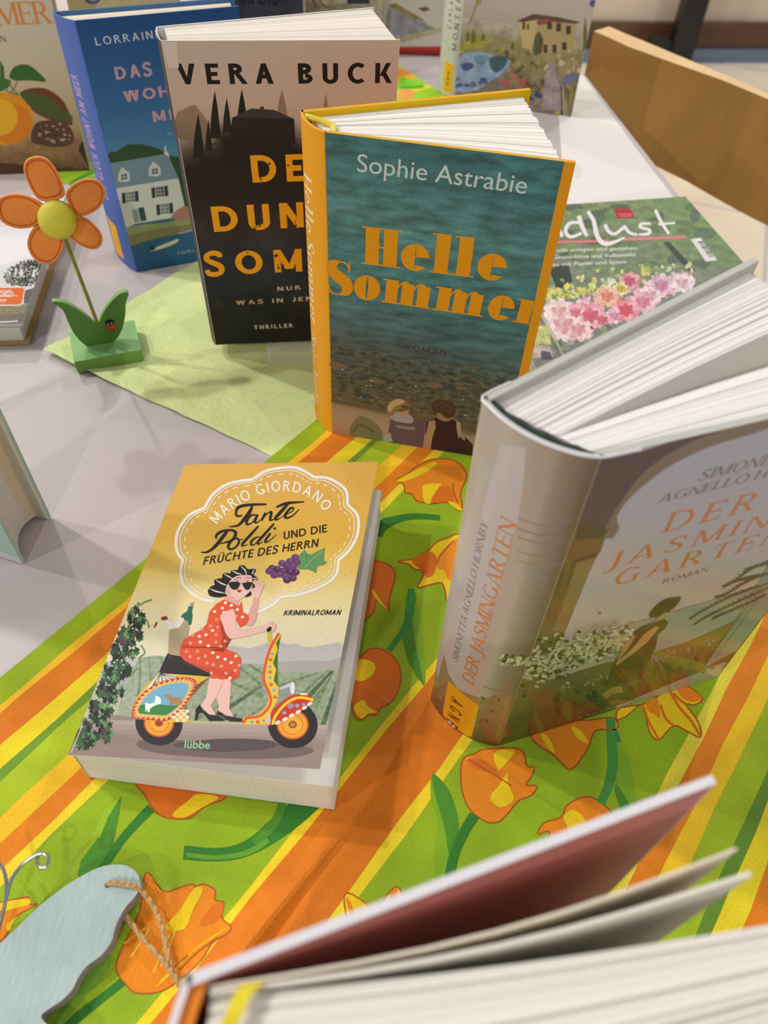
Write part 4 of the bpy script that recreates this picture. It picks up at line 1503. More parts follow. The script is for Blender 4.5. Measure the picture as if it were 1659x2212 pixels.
# head band and paper lining in the hollow of the spine
m_ = M('green_headband')
pts = []
for k in range(13):
    a = .06 + .88 * k / 12
    q = jb.curve.w(a, 0, 0) - jb.curve.out * (.0032 + .0022 * math.sin(math.pi * a)) + fr.v * (H - .0028)
    pts.append(tuple(q + V((0, 0, .0004 * math.sin(k * 2)))))
m_.tube(smooth_open(pts, 3), .0015, 8)
m_.build('headband', r)
m_ = M('kraft_lining')
N = 12
for k in range(N):
    a0, a1 = .08 + .84 * k / N, .08 + .84 * (k + 1) / N
    p0, p1 = jb.curve.w(a0, H - .006, 0) - jb.curve.out * .0017, jb.curve.w(a1, H - .006, 0) - jb.curve.out * .0017
    q0, q1 = p0 - jb.curve.out * .005, p1 - jb.curve.out * .005
    m_.face([p0, p1, q1, q0])
m_.build('spine_lining', r)
# rubbed white film edge running round the head of the jacket
m_ = M('white_film_edge')
pts = [tuple(fr.p(.014, -.0003, H - .0002))] + [tuple(fr.p(.006, -.0005, H))] + [tuple(jb.curve.w(1 - k / 10, H, 4)) for k in range(11)] + [tuple(fr.p(jb.C[0] + .012, jb.C[1] + .004, H))]
m_.tube(smooth_open(pts, 3), .0005, 6)
m_.build('film_edge', r)

# ---- yellow paperback lying flat on the runner
P0 = V((-.1424, .1415, .0016))
u_ = (V((-.0176, .1316, .0016)) - P0).normalized()
v_ = V((-u_.y, u_.x, 0))
PW, PH, PT = .1252, .1896, .0298
pr = thing('paperback', 'yellow paperback lying flat, cover showing a woman in red riding a scooter', 'book', P0 + u_ * PW / 2 + v_ * PH / 2)
fr = Frame(P0, u_, v_)                                  # z runs along the book's height here; y is up/down
up = V((0, 0, 1))
pb = M('page_edges')
nl = 26
for k in range(nl):
    za, zb = .0008 + (PT - .0012) * k / nl, .0008 + (PT - .0012) * (k + .99) / nl
    e_ = .0009 * math.sin(k * .35) + random.uniform(-.00008, .00008)
    j_ = random.uniform(-.0001, .0001)
    tone = random.uniform(.985, 1.01)
    pb.use(col=tuple(min(255, c_ * tone) for c_ in ((236, 231, 220) if k < nl - 1 else (244, 242, 240))))
    b4 = [P0 + u_ * .0001 + v_ * (.0004 - j_) + up * za, P0 + u_ * (PW + e_ * .6) + v_ * (.0004 - j_) + up * za, P0 + u_ * (PW + e_ * .6) + v_ * (PH - .001) + up * za, P0 + u_ * .0001 + v_ * (PH - .001) + up * za]
    pb.prism(b4, up * (zb - za), uv=True)
pb.build('page_block', pr)
bc = M('printed_cover').use(col=(226, 224, 226))
bc.prism([P0, P0 + u_ * PW * 1.004, P0 + u_ * PW * 1.004 + v_ * PH, P0 + v_ * PH], up * .0006)
bc.build('back_cover', pr)
sp = M('printed_cover').use(col=(228, 208, 166))
sp.prism([P0 - u_ * .0005, P0, P0 + v_ * PH, P0 - u_ * .0005 + v_ * PH], up * (PT + .0006))
sp.build('spine', pr)
# front cover, sprung open a little
cBL, cBR, cTL = at(147, 1631, PT + .0016), at(691, 1661, .0445), at(398, 1005, .0350)
cn = (cBR - cBL).cross(cTL - cBL).normalized()
cu_ = (cBR - cBL).normalized()
cv_ = cn.cross(cu_).normalized()
S_ = Plane(cBL, cu_, cv_, cn)
oc = M('printed_cover')
corners = [(147, 1631), (691, 1661), (817, 997), (399, 1004)]
c3d = [ray_plane(*q, cBL, cn) for q in corners]
oc.use(col=(235, 228, 214))
oc.prism([q - cn * .0005 for q in c3d], cn * .00047)
ik = Ink(oc, S_, hull=[S_.uv(*q) for q in ((147, 1631), (691, 1661), (817, 997), (399, 1004))])
pf = ramp([(1000, (222, 174, 84)), (1090, (220, 172, 76)), (1160, (218, 174, 66)), (1220, (224, 190, 92)), (1280, (232, 212, 148)), (1340, (230, 220, 178)), (1420, (222, 216, 188)), (1500, (190, 190, 168))])


def prow(y):
    t_ = (y - 1004) / (1631 - 1004)
    xl = lerp(399, 147, t_)
    t2 = (y - 997) / (1661 - 997)
    return xl, lerp(817, 691, t2)


def quad_rows(y0, y1, n, col, layer=1, mat=None):
    for k in range(n):
        ya, yb = lerp(y0, y1, k / n), lerp(y0, y1, (k + 1) / n)
        fl_, fr_ = prow(ya), prow(yb)
        dl = lambda y: (y - 1004) / 627
        ca, cb = col(ya), col(yb)
        pts = [(fl_[0], lerp(ya + 0, ya, 0)), (fl_[1], ya), (fr_[1], yb), (fr_[0], yb)]
        w4 = [S_.w(*S_.uv(*p), layer) for p in pts]
        oc.face(w4, [lin(ca), lin(ca), lin(cb), lin(cb)], [S_.uv(*p) for p in pts], mat)


quad_rows(1004, 1631, 40, pf)
ik.poly([(399, 1004), (817, 997), (816, 1004)], (222, 174, 84), 1)
# hills, vineyard rows, road
ik.poly(crop(500, 1340, 6.9125)([(-2000, 640), (-1500, 560), (-700, 520), (0, 380), (260, 420), (540, 340), (740, 330), (840, 360), (960, 345), (1090, 400), (1280, 390), (1600, 330), (1680, 370), (1620, 700), (1000, 820), (-1700, 900), (-2000, 900)]), (190, 186, 184), 2)
ik.poly(crop(500, 1340, 6.9125)([(-1800, 700), (-600, 640), (500, 650), (1000, 600), (1450, 610), (1640, 550), (1620, 760), (1000, 840), (-1700, 1000)]), (168, 168, 162), 3)
cp = crop(130, 1340, 2.304)
ik.poly(cp([(390, 190), (470, 175), (600, 190), (760, 230), (930, 215), (1100, 260), (1250, 262), (1385, 240), (1330, 560), (1000, 560), (640, 545), (280, 470), (330, 300)]), (140, 154, 126), 4, 'printed_rows')
rg = (106, 128, 84)
for a, b_ in (((440, 185), (470, 470)), ((500, 180), (560, 480)), ((560, 190), (640, 500)), ((400, 200), (390, 420)), ((880, 225), (1010, 330)), ((940, 220), (1040, 290)), ((830, 300), (1010, 380)), ((860, 380), (640, 520)), ((980, 330), (720, 530)), ((1010, 430), (850, 545)), ((1280, 262), (1090, 330)), ((1330, 250), (1150, 420)), ((1360, 250), (1270, 430)), ((1375, 300), (1300, 540)), ((1310, 330), (1230, 440)), ((1000, 520), (930, 545))):
    ik.line([p + (w_,) for p, w_ in zip(cp([a, b_]), (3, 9))], None, rg, 5, 'printed_foliage', sm=False)
for a, b_ in (((1000, 330), (740, 500)), ((1350, 255), (1200, 420)), ((1370, 330), (1300, 545)), ((880, 470), (690, 545))):
    ik.line([p + (w_,) for p, w_ in zip(cp([a, b_]), (4, 12))], None, (62, 92, 54), 6, 'printed_foliage', sm=False)
road = ramp([(1570, (176, 160, 150)), (1600, (146, 130, 124)), (1630, (152, 134, 128)), (1661, (146, 128, 122))])
for k in range(10):
    ya, yb = lerp(1566, 1661, k / 10), lerp(1566, 1661, (k + 1) / 10)
    da, db = (lambda y: (y - 1660) * .0), None
    la_, ra_ = prow(ya), prow(yb)
    sh = lambda x: (x - 691) * .055 * 1
    pts = [(la_[0], ya - 12 + (la_[0] - 691) * .0), (la_[1], ya), (ra_[1], yb), (ra_[0], yb - 12)]
    pts = [(max(p[0], 147), min(p[1], 1631 + (p[0] - 147) * .0551)) for p in pts]
    if area(pts) != 0:
        ik.poly(pts, road(ya), 6.6)
ik.poly(cp([(40, 668), (60, 600), (250, 470), (420, 490), (700, 560), (640, 700)]), (150, 134, 126), 6.3)
ik.poly(cp([(380, 620), (450, 590), (640, 600), (1050, 610), (1260, 640), (1180, 680), (900, 690), (500, 665)]), (112, 98, 96), 7, sm=True)
ik.poly(cp([(560, 620), (800, 590), (1050, 600), (1040, 640), (760, 655)]), (88, 78, 80), 7.5, sm=True)
# creeper with grapes along the spine edge
gl = crop(140, 1280, 6.142)
random.seed(21)
for (x, y, rx, ry, n_) in ((960, 330, 110, 120, 26), (880, 560, 170, 150, 46), (790, 760, 200, 130, 50), (680, 1020, 190, 130, 52), (600, 1300, 170, 160, 50), (450, 1560, 180, 140, 46), (400, 1800, 210, 150, 46), (260, 1960, 170, 110, 40), (520, 1900, 130, 90, 16)):
    for k in range(n_):
        a, r_ = random.random() * 6.28, math.sqrt(random.random())
        px_, py_ = x + rx * r_ * math.cos(a), y + ry * r_ * math.sin(a)
        lim = 905 - (py_ - 0) * .398
        px_ = max(px_, lim + 28)
        col = random.choice([(38, 50, 42), (48, 66, 52), (30, 36, 34), (40, 54, 46), (70, 106, 70), (60, 90, 64), (104, 148, 98)] if random.random() < .93 else [(92, 54, 74), (110, 52, 84)])
        s_ = random.uniform(38, 72)
        b_ = random.random() * 6.28
        pts = []
        for q in range(10):
            rr = s_ * (1 if q % 2 == 0 else .5)
            pts.append((max(px_ + rr * math.cos(b_ + q * .628) * .75, lim + 4), py_ + rr * math.sin(b_ + q * .628)))
        ik.poly(gl(pts), col, 7 + k * .01)
for q in ([(960, 200), (975, 140), (1000, 170)], [(990, 175), (1060, 130), (1160, 95)], [(1010, 700), (1060, 800), (990, 870), (1020, 930)], [(960, 1000), (900, 1080), (850, 1130)], [(830, 300), (880, 250), (930, 240)], [(1040, 330), (1090, 380), (1120, 470)]):
    ik.line(gl(q), 3.0, (110, 140, 86), 9)
for q in ((700, 900), (660, 930), (760, 900), (780, 960), (900, 420), (905, 480), (885, 440)):
    ik.dot(*gl([q])[0], 2.4, 1.6, (222, 214, 180), 9)
# scalloped white medallion with a dashed stitch
cm = crop(130, 980, 2.304)
sc_pts = [(625, 240, 0)]
scallop = [[(720, 270), (760, 205), (840, 150), (960, 128)], [(960, 128), (1030, 85), (1150, 68), (1220, 90), (1262, 118)], [(1262, 118), (1340, 125), (1420, 180), (1430, 255)], [(1430, 255), (1480, 310), (1480, 400), (1440, 480), (1385, 530)], [(1385, 530), (1375, 600), (1320, 650), (1200, 700), (1100, 712)], [(1100, 712), (1060, 750), (990, 785), (920, 780)], [(770, 735), (700, 722), (620, 660), (600, 590), (612, 530)], [(612, 530), (580, 480), (585, 390), (640, 310), (720, 270)]]
ctr = (1030, 420)


def shrink(p, k):
    return (ctr[0] + (p[0] - ctr[0]) * k, ctr[1] + (p[1] - ctr[1]) * k)


WH = (238, 234, 226)
for sg in scallop:
    ik.line(cm(sg), 6.2, WH, 6)
    ik.line(cm([shrink(p, .955) for p in sg]), 2.0, WH, 6)
    q = smooth_open([shrink(p, .905) for p in sg], 8)
    for k in range(0, len(q) - 2, 4):
        ik.line(cm(q[k:k + 3]), 2.2, WH, 6, sm=False)
cq = crop(430, 1000, 4.74)
ik.arc_text('MARIO GIORDANO', cq([(185, 632), (255, 550), (340, 478), (440, 415), (560, 356), (690, 310), (800, 294), (900, 294), (1000, 308), (1100, 340), (1190, 395), (1260, 470), (1280, 505)]), 23.0, WH, 7, T=.15, sp=.2, word=.42)
BK = (30, 26, 26)
for txt, a, b_, tp in (('UND DIE', (865, 785), (1310, 708), (858, 708)), ('FRÜCHTE DES HERRN', (40, 1048), (1215, 858), (52, 965))):
    q0, q1, q2 = cq([a, b_, tp])
    ik.text(txt, q0, q1, q2, BK, 8, T=.15, sp=.15, shear=.1, word=.36)
q0, q1, q2 = cm([(1110, 806), (1392, 803), (1118, 780)])
ik.text('KRIMINALROMAN', q0, q1, q2, BK, 8, T=.16, sp=.15, shear=.12)
# brush lettering
for st in ([(375, 545, 16), (390, 470, 30), (450, 440, 30), (560, 428, 26), (690, 425, 18)], [(545, 440, 20), (520, 500, 36), (460, 580, 36), (400, 640, 24), (310, 655, 10)], [(372, 520, 20), (395, 545, 24), (440, 540, 14)],
           [(590, 535, 10), (530, 540, 22), (490, 590, 30), (490, 630, 24), (540, 615, 12), (590, 550, 12)], [(600, 530, 26), (570, 600, 28), (590, 612, 14), (640, 580, 8)],
           [(680, 510, 22), (640, 590, 26)], [(640, 590, 8), (700, 520, 12), (740, 505, 24), (730, 560, 28), (730, 590, 18), (780, 570, 8)],
           [(930, 400, 22), (840, 500, 34), (780, 570, 28), (800, 582, 14), (850, 555, 6)], [(790, 455, 18), (900, 415, 28), (1075, 400, 12)],
           [(850, 550, 8), (950, 500, 10), (965, 465, 18), (930, 470, 22), (880, 540, 30), (900, 565, 22), (960, 540, 14), (1025, 475, 8)],
           [(20, 915, 10), (90, 912, 22), (170, 850, 34), (250, 750, 36), (290, 700, 26)], [(175, 780, 14), (180, 740, 28), (240, 700, 26), (330, 690, 24), (375, 720, 34), (340, 790, 28), (250, 820, 14), (190, 830, 8)],
           [(400, 770, 12), (340, 790, 22), (300, 850, 30), (320, 885, 22), (380, 860, 20), (410, 800, 26), (385, 770, 16)], [(400, 790, 8), (450, 780, 8)],
           [(608, 648, 18), (530, 735, 26), (448, 825, 26), (446, 852, 16), (500, 836, 6)],
           [(628, 762, 8), (585, 764, 14), (540, 800, 24), (532, 838, 20), (562, 838, 12), (610, 796, 8)], [(768, 622, 18), (690, 710, 26), (606, 806, 26), (606, 834, 14), (655, 808, 6)],
           [(732, 722, 20), (684, 786, 24), (680, 814, 18), (722, 796, 10), (792, 735, 6)], [(764, 676, 26), (786, 668, 20)]):
    ik.line(cq([(p[0], p[1], p[2] * .97) for p in st]), None, BK, 8)
# grapes and leaf
ik.poly(cq([(1080, 890), (1110, 930), (1150, 940), (1200, 910), (1290, 870), (1280, 930), (1280, 1000), (1315, 1020), (1270, 1050), (1210, 1060), (1200, 1130), (1120, 1090), (1040, 1090), (1000, 1080), (1020, 1000), (1020, 950)]), (96, 146, 92), 8)
ik.line(cq([(1080, 1070), (1150, 1000), (1270, 900)]), 1.4, (150, 186, 130), 9)
ik.line(cq([(1090, 930), (1110, 1030)]), 1.2, (70, 118, 72), 9)
for x, y in ((985, 970), (930, 1010), (1000, 1020), (850, 1030), (900, 1060), (960, 1060), (800, 1090), (860, 1110), (750, 1080), (930, 1120), (990, 1120), (820, 1140), (720, 1110), (770, 1150), (880, 1160), (960, 1180), (900, 1200)):
    ik.dot(*cq([(x, y)])[0], 8.6, 7.4, random.choice([(92, 54, 100), (80, 44, 88), (104, 62, 110)]), 8.5 + y * .0004, 14)
    ik.dot(*cq([(x + 8, y - 12)])[0], 2.6, 1.8, (140, 100, 144), 9.2, 8)
# bottle in its basket behind the seat
ct = crop(380, 1210, 6.9125)
ik.poly(ct([(215, 640), (272, 630), (262, 690), (215, 690)]), (172, 150, 128), 7)
ik.poly(ct([(190, 690), (258, 695), (240, 760), (250, 830), (230, 960), (150, 1000), (60, 880), (100, 810), (170, 760)]), (40, 106, 82), 7)
ik.poly(ct([(-120, 880), (-20, 960), (60, 860), (110, 860), (125, 900), (50, 1010), (-100, 1040), (-140, 960)]), (232, 226, 216), 8)
ik.poly(ct([(-220, 860), (-150, 840), (-120, 880), (-200, 900)]), (140, 62, 40), 8, sm=True)
ik.poly(ct([(-330, 1000), (-290, 920), (-280, 960), (-320, 1010)]), (140, 62, 40), 8, sm=True)
ik.poly(ct([(-100, 1050), (40, 1010), (120, 900), (170, 900), (205, 1010), (180, 1160), (60, 1400), (0, 1480), (-120, 1470)]), (176, 158, 128), 8)
# seat, rear wheel, painted flank
cw = crop(280, 1380, 6.9125)
cf = crop(500, 1340, 6.9125)


def wheel(x, y, r_, cr, rim):
    px_, py_ = cr([(x, y)])[0]
    r_ = r_ / 6.9125
    ik.dot(px_, py_, r_, r_ * .94, (46, 44, 46), 8, 28, rot=.3)
    for k in range(26):
        a = k * 2 * math.pi / 26
        ik.dot(px_ + r_ * .98 * math.cos(a), py_ + r_ * .92 * math.sin(a), 2.0, 1.2, (58, 56, 58), 8.2, 5, rot=a)
    ik.dot(px_, py_, r_ * .64, r_ * .6, (190, 84, 44), 8.4, 26)
    ik.dot(px_, py_, r_ * .58, r_ * .54, (236, 158, 52), 8.6, 26)
    ik.dot(px_, py_, r_ * .42, r_ * .39, (196, 120, 44), 8.8, 24)
    ik.dot(px_, py_, r_ * .39, r_ * .36, (238, 168, 62), 9, 24)
    ik.dot(px_, py_, r_ * .17, r_ * .15, (150, 66, 40), 9.2, 14)


wheel(440, 1260, 355, cw, 1)
wheel(915, 1560, 375, cf, 1)
ik.dot(*cf([(915, 1560)])[0], 6, 5, (190, 140, 60), 9.5, 8)
ik.poly(cw([(440, 500), (560, 230), (800, 270), (1220, 530), (1180, 580), (1000, 560), (640, 530), (470, 515)]), (44, 42, 42), 8.2)
ik.poly(cw([(560, 225), (610, 225), (600, 300), (1000, 420), (1215, 525), (700, 330)]), (66, 62, 60), 8.3)
ik.poly(cw([(445, 515), (900, 545), (1195, 570), (950, 850), (870, 960), (800, 1040), (850, 1080), (900, 1250), (550, 1245), (60, 1200), (25, 1150), (30, 1040), (110, 880), (200, 750)]), (226, 184, 70), 9)
ik.poly(cw([(1195, 570), (1000, 690), (860, 950), (960, 830)]), (120, 92, 50), 9.2)
for (x, y) in ((400, 640), (330, 700), (470, 640), (540, 620), (610, 600), (700, 580), (260, 790)):
    ik.line([p + (w_,) for p, w_ in zip(cw([(455, 520), (x, y)]), (1, 8))], None, (236, 230, 216), 9.4, sm=False)
    ik.line(cw([(462, 520), (x + 24, y + 4)]), 1.6, (58, 54, 84), 9.5, sm=False)
out_ = smooth_closed([(30, 1150), (60, 1000), (200, 810), (430, 660), (700, 590), (900, 580), (1000, 640), (980, 740), (880, 930), (760, 1080), (560, 1230), (300, 1215), (80, 1200)], 6)
ik.poly(cw(out_), (240, 190, 130), 9.6)
mid = (520, 900)
k = 0
for i in range(0, len(out_) - 1, 2):
    a, b_ = out_[i], out_[(i + 2) % len(out_)]
    m2 = ((a[0] + b_[0]) / 2, (a[1] + b_[1]) / 2)
    tipp = (m2[0] + (mid[0] - m2[0]) * .17, m2[1] + (mid[1] - m2[1]) * .17)
    ik.poly(cw([a, b_, tipp]), (192, 60, 50), 9.8)
inn = [(mid[0] + (p[0] - mid[0]) * .83, mid[1] + (p[1] - mid[1]) * .82) for p in out_]
ik.poly(cw(inn), (226, 190, 90), 10)
inn2 = [(mid[0] + (p[0] - mid[0]) * .76, mid[1] + (p[1] - mid[1]) * .74) for p in out_]
ik.poly(cw(inn2), (120, 176, 204), 10.2)
low = [p for p in inn2 if p[1] > 990]
ik.poly(cw([(150, 1000), (300, 960), (450, 985), (640, 1000), (750, 990), (640, 1080), (540, 1145), (300, 1135), (150, 1120), (125, 1070)]), (66, 132, 72), 10.4)
ik.poly(cw([(235, 960), (300, 970), (370, 960), (390, 900), (385, 850), (440, 870), (470, 900), (470, 970), (380, 1000), (310, 1040), (300, 1100), (270, 1100), (270, 1050), (240, 1100), (235, 1030)]), (240, 240, 238), 10.6)
ik.poly(cw([(520, 850), (600, 830), (640, 870), (780, 880), (795, 960), (760, 985), (700, 1000), (690, 960), (620, 1000), (590, 1000), (600, 930)]), (176, 132, 96), 10.6)
for i in range(5):
    for j in range(4):
        if (i + j) % 2 == 0:
            ik.poly(cw([(640 + i * 50, 1060 + j * 46), (690 + i * 50, 1060 + j * 46), (690 + i * 50, 1106 + j * 46), (640 + i * 50, 1106 + j * 46)]), (236, 228, 206), 9.9)
ik.poly(cw([(900, 1225), (1700, 1240), (1700, 1290), (900, 1270)]), (186, 180, 140), 8.6)
# leg shield, lamp, mudguard
ik.poly(cf([(160, 1480), (220, 1440), (380, 1420), (500, 1320), (560, 1200), (540, 1080), (470, 900), (480, 720), (540, 480), (680, 200), (710, 185), (740, 210), (735, 260), (690, 440), (700, 700), (705, 1010), (690, 1200), (600, 1360), (540, 1560), (180, 1560)]), (236, 196, 66), 9)
ik.line(cf([(185, 1540), (230, 1465), (400, 1440), (520, 1350), (590, 1220), (560, 1080), (490, 900), (500, 720), (570, 450), (710, 195)]), 5.4, (228, 84, 44), 9.4)
ik.poly(cf([(735, 240), (665, 340), (690, 440), (620, 640), (670, 740), (630, 900), (700, 1000), (690, 480)]), (54, 118, 50), 9.6)
for k, (x, y) in enumerate(((605, 505), (585, 592), (577, 700), (577, 775), (577, 858), (592, 960), (635, 1045), (650, 1150), (310, 1522), (395, 1520), (485, 1500))):
    bc_ = (150, 184, 190) if k % 2 == 0 else (206, 74, 62)
    for q in range(6):
        a = q * 1.047
        ik.dot(*cf([(x + 17 * math.cos(a), y + 17 * math.sin(a))])[0], 1.9, 1.6, bc_, 9.8, 6)
    ik.dot(*cf([(x, y)])[0], 1.5, 1.3, (50, 80, 116) if k % 2 == 0 else (240, 200, 90), 10, 6)
ik.poly(cf([(700, 1110), (705, 1010), (800, 960), (900, 915), (920, 1110), (830, 1125)]), (150, 150, 152), 9)
ik.poly(cf([(720, 1010), (880, 940), (880, 990), (740, 1040)]), (198, 198, 200), 9.2)
ik.dot(*cf([(913, 1015)])[0], 5.2, 13.5, (226, 228, 230), 9.6, 16)
ik.poly(cf([(545, 1590), (590, 1380), (700, 1250), (860, 1140), (1000, 1100), (1140, 1100), (1235, 1190), (1200, 1230), (1130, 1290), (860, 1450), (680, 1540)]), (202, 62, 46), 10)
ik.line(cf([(615, 1560), (660, 1430), (800, 1260), (950, 1170), (1080, 1160), (1225, 1195)]), 5.4, (246, 210, 40), 10.4)
for x, y in ((690, 1530), (800, 1480), (900, 1425), (1000, 1370), (1090, 1310), (1170, 1250)):
    ik.dot(*cf([(x, y)])[0], 6.6, 3.8, (238, 226, 214), 10.6, 12, rot=-.5)
ik.poly(cf([(1000, 1095), (1060, 1088), (1145, 1098), (1130, 1120), (1050, 1120)]), (238, 232, 224), 10.8)
for x, y, r_ in ((880, 1300, 9), (980, 1290, 6), (790, 1395, 5), (1080, 1265, 4)):
    px_, py_ = cf([(x, y)])[0]
    for q in range(5):
        a = -2.6 + q * .52
        ik.poly([(px_ - 1, py_ + r_ * .5), (px_ + r_ * math.cos(a) - 1.2, py_ + r_ * math.sin(a)), (px_ + r_ * math.cos(a) + 1.2, py_ + r_ * math.sin(a) + 1)], (150, 186, 206), 10.8)
ik.dot(*cf([(555, 1480)])[0], 4.5, 13, (206, 196, 190), 10.2, 12)
ik.poly(cf([(530, 180), (600, 180), (612, 300), (600, 360), (575, 400), (540, 320)]), (214, 184, 84), 9)
# rider
SK, SK2 = (238, 192, 182), (222, 168, 160)
ik.poly(cw([(1200, 590), (1520, 610), (1490, 1050), (1560, 1170), (1460, 1150), (1330, 1080), (1330, 980), (1290, 880), (1210, 1000), (1290, 1140), (1180, 1130), (1060, 1000), (1150, 880), (1170, 700)]), SK, 11)
ik.line(cw([(1400, 640), (1330, 800), (1290, 900)]), 3, SK2, 11.2)
ik.poly(cw([(1050, 980), (1090, 1060), (1200, 1140), (1340, 1160), (1400, 1190), (1395, 1225), (1200, 1235), (1100, 1110), (1040, 1110), (1010, 1215), (975, 1220), (990, 1050)]), (46, 42, 42), 11.4)
ik.poly(cw([(1320, 1070), (1420, 1150), (1560, 1170), (1690, 1200), (1690, 1245), (1500, 1240), (1380, 1160), (1300, 1120)]), (52, 48, 48), 11.4)
ik.poly(ct([(720, 590), (750, 570), (900, 610), (950, 690), (980, 610), (1000, 780), (1090, 830), (1095, 900), (1040, 970), (960, 1010), (900, 900), (850, 740), (700, 840), (690, 900), (760, 1100), (830, 1180), (760, 1310), (700, 1400), (80, 1400), (80, 1290), (180, 1150), (380, 1040), (460, 960), (500, 780), (600, 660)]), (226, 88, 50), 11.5)
ik.poly(cw([(760, 130), (820, 0), (1540, -40), (1430, 150), (1600, 220), (1670, 300), (1640, 560), (1520, 640), (1470, 590), (1380, 620), (1300, 590), (1260, 600), (1210, 590), (1200, 520), (820, 330), (745, 240)]), (224, 86, 50), 11.5)
ik.poly(ct([(690, 840), (720, 960), (760, 1100), (830, 1180), (760, 1310), (640, 1330), (700, 1180), (660, 960)]), (176, 62, 44), 11.7)
ik.poly(cw([(900, 360), (1150, 420), (1500, 480), (1640, 560), (1500, 600), (1200, 520)]), (206, 78, 52), 11.7)
for (x, y, d_) in ((740, 640, 0), (830, 680, 0), (695, 720, 0), (580, 772, 0), (920, 742, 0), (720, 785, 0), (610, 890, 1), (995, 852, 0), (900, 840, 1), (515, 988, 1), (625, 1005, 1), (550, 1055, 0), (390, 1035, 1), (350, 1140, 0), (450, 1120, 0), (605, 1115, 1), (255, 1125, 1), (365, 1225, 0), (215, 1240, 1), (600, 1228, 1), (735, 1215, 1)):
    ik.dot(*ct([(x, y)])[0], 3.6, 3.1, (244, 232, 222) if not d_ else (222, 160, 140), 12, 10, rot=-.4)
for (x, y, d_) in ((910, 68, 1), (1058, 52, 0), (1178, 108, 0), (1290, 54, 1), (1365, 114, 1), (1015, 190, 1), (1245, 212, 0), (1135, 262, 1), (1320, 276, 0), (1428, 308, 0), (1518, 360, 0), (1030, 298, 1), (1160, 366, 1), (1248, 390, 1), (1372, 410, 1), (1440, 515, 1), (1580, 475, 1), (1500, 590, 0), (1590, 262, 0), (855, 190, 1), (905, 268, 1), (1225, 515, 1), (1640, 400, 1)):
    ik.dot(*cw([(x, y)])[0], 3.8, 3.2, (244, 234, 224) if not d_ else (224, 164, 146), 12, 10, rot=-.4)
ik.poly(ct([(1160, 560), (1240, 570), (1220, 800), (1190, 920), (1130, 990), (1050, 985), (1090, 890), (1080, 800), (1150, 640)]), SK2, 11.2)
ik.poly(ct([(1140, 330), (1200, 320), (1325, 340), (1310, 400), (1240, 570), (1160, 560), (1100, 430), (1140, 440), (1180, 460), (1190, 390)]), SK, 13)
ik.line(ct([(1200, 350), (1250, 360), (1310, 370)]), 1.2, SK2, 13.2)
ik.poly(ct([(670, 825), (850, 735), (890, 850), (950, 1030), (1280, 990), (1400, 920), (1480, 940), (1500, 1000), (1440, 1080), (1380, 1060), (1100, 1130), (850, 1180), (760, 1120), (700, 960)]), SK, 12.6, sm=True, n=3)
ik.poly(ct([(1350, 1040), (1400, 995), (1435, 1010), (1425, 1060), (1370, 1080)]), (40, 36, 36), 12.8)
for q in ([(1400, 940), (1460, 980), (1450, 1060)], [(1430, 930), (1490, 975), (1470, 1060)]):
    ik.line(ct(q), 1.1, SK2, 13)
ik.poly(ct([(740, 540), (940, 590), (930, 690), (880, 660), (720, 590)]), SK2, 12)
# head: hair, face, dark glasses, mouth
hair = [(480, 460), (520, 400), (580, 370), (570, 310), (630, 280), (690, 270), (700, 210), (760, 195), (820, 200), (830, 155), (920, 150), (950, 90), (1020, 85), (1080, 140), (1170, 130), (1195, 160), (1160, 220), (1220, 270), (1215, 305), (1150, 300), (1180, 400), (1130, 430), (1140, 500), (1080, 550), (1020, 550), (760, 545), (640, 560), (530, 545), (490, 510)]
ik.poly(ct(hair), (26, 24, 26), 12.2, sm=True, n=3)
for q in ([(510, 430), (600, 470), (740, 500)], [(600, 300), (680, 350), (770, 385)], [(720, 210), (790, 250), (850, 280)], [(840, 160), (910, 200), (990, 215)], [(970, 95), (1030, 150), (1060, 225)], [(1170, 140), (1140, 210)], [(1140, 275), (1215, 285)]):
    ik.line([p + (w_,) for p, w_ in zip(ct(q), (1.2, 3.2, 1.2))], None, (216, 212, 208), 12.4)
ik.poly(ct([(740, 450), (800, 330), (860, 265), (960, 230), (1110, 230), (1135, 270), (1140, 420), (1080, 500), (980, 580), (920, 605), (830, 580), (760, 530)]), SK, 12.6, sm=True, n=3)
ik.poly(ct([(740, 450), (800, 400), (830, 520), (920, 600), (830, 582), (760, 530)]), SK2, 12.7)
ik.poly(ct([(790, 345), (900, 325), (960, 345), (1010, 345), (1080, 330), (1140, 340), (1135, 375), (1100, 440), (1050, 450), (1010, 400), (990, 355), (965, 355), (930, 430), (870, 448), (820, 420)]), (34, 32, 34), 13, sm=True, n=3)
ik.line(ct([(870, 300), (920, 270), (980, 270)]), 1.2, (80, 60, 56), 12.9)
ik.line(ct([(1040, 272), (1080, 262), (1115, 280)]), 1.2, (80, 60, 56), 12.9)
ik.dot(*ct([(920, 315)])[0], 3.0, 1.2, (90, 80, 80), 12.9, 8)
ik.dot(*ct([(1070, 315)])[0], 2.6, 1.2, (90, 80, 80), 12.9, 8)
ik.line(ct([(985, 360), (1000, 395), (970, 400)]), 1.2, SK2, 12.9)
ik.poly(ct([(905, 465), (940, 445), (960, 450), (980, 445), (985, 465), (950, 490)]), (150, 36, 44), 13)
# publisher's word
q0, q1, q2 = cp([(617, 636), (745, 640), (622, 598)])
ik.text('lübbe', q0, q1, q2, (150, 196, 156), 9, 'font', T=.014)
for k in range(70):
    t_, y = random.random(), random.uniform(1010, 1450)
    xl, xr = prow(y)
    ik.dot(lerp(xl + 4, xr - 4, t_), y, .9, .7, (110, 84, 50), 13.5, 5)
oc.build('front_cover', pr)

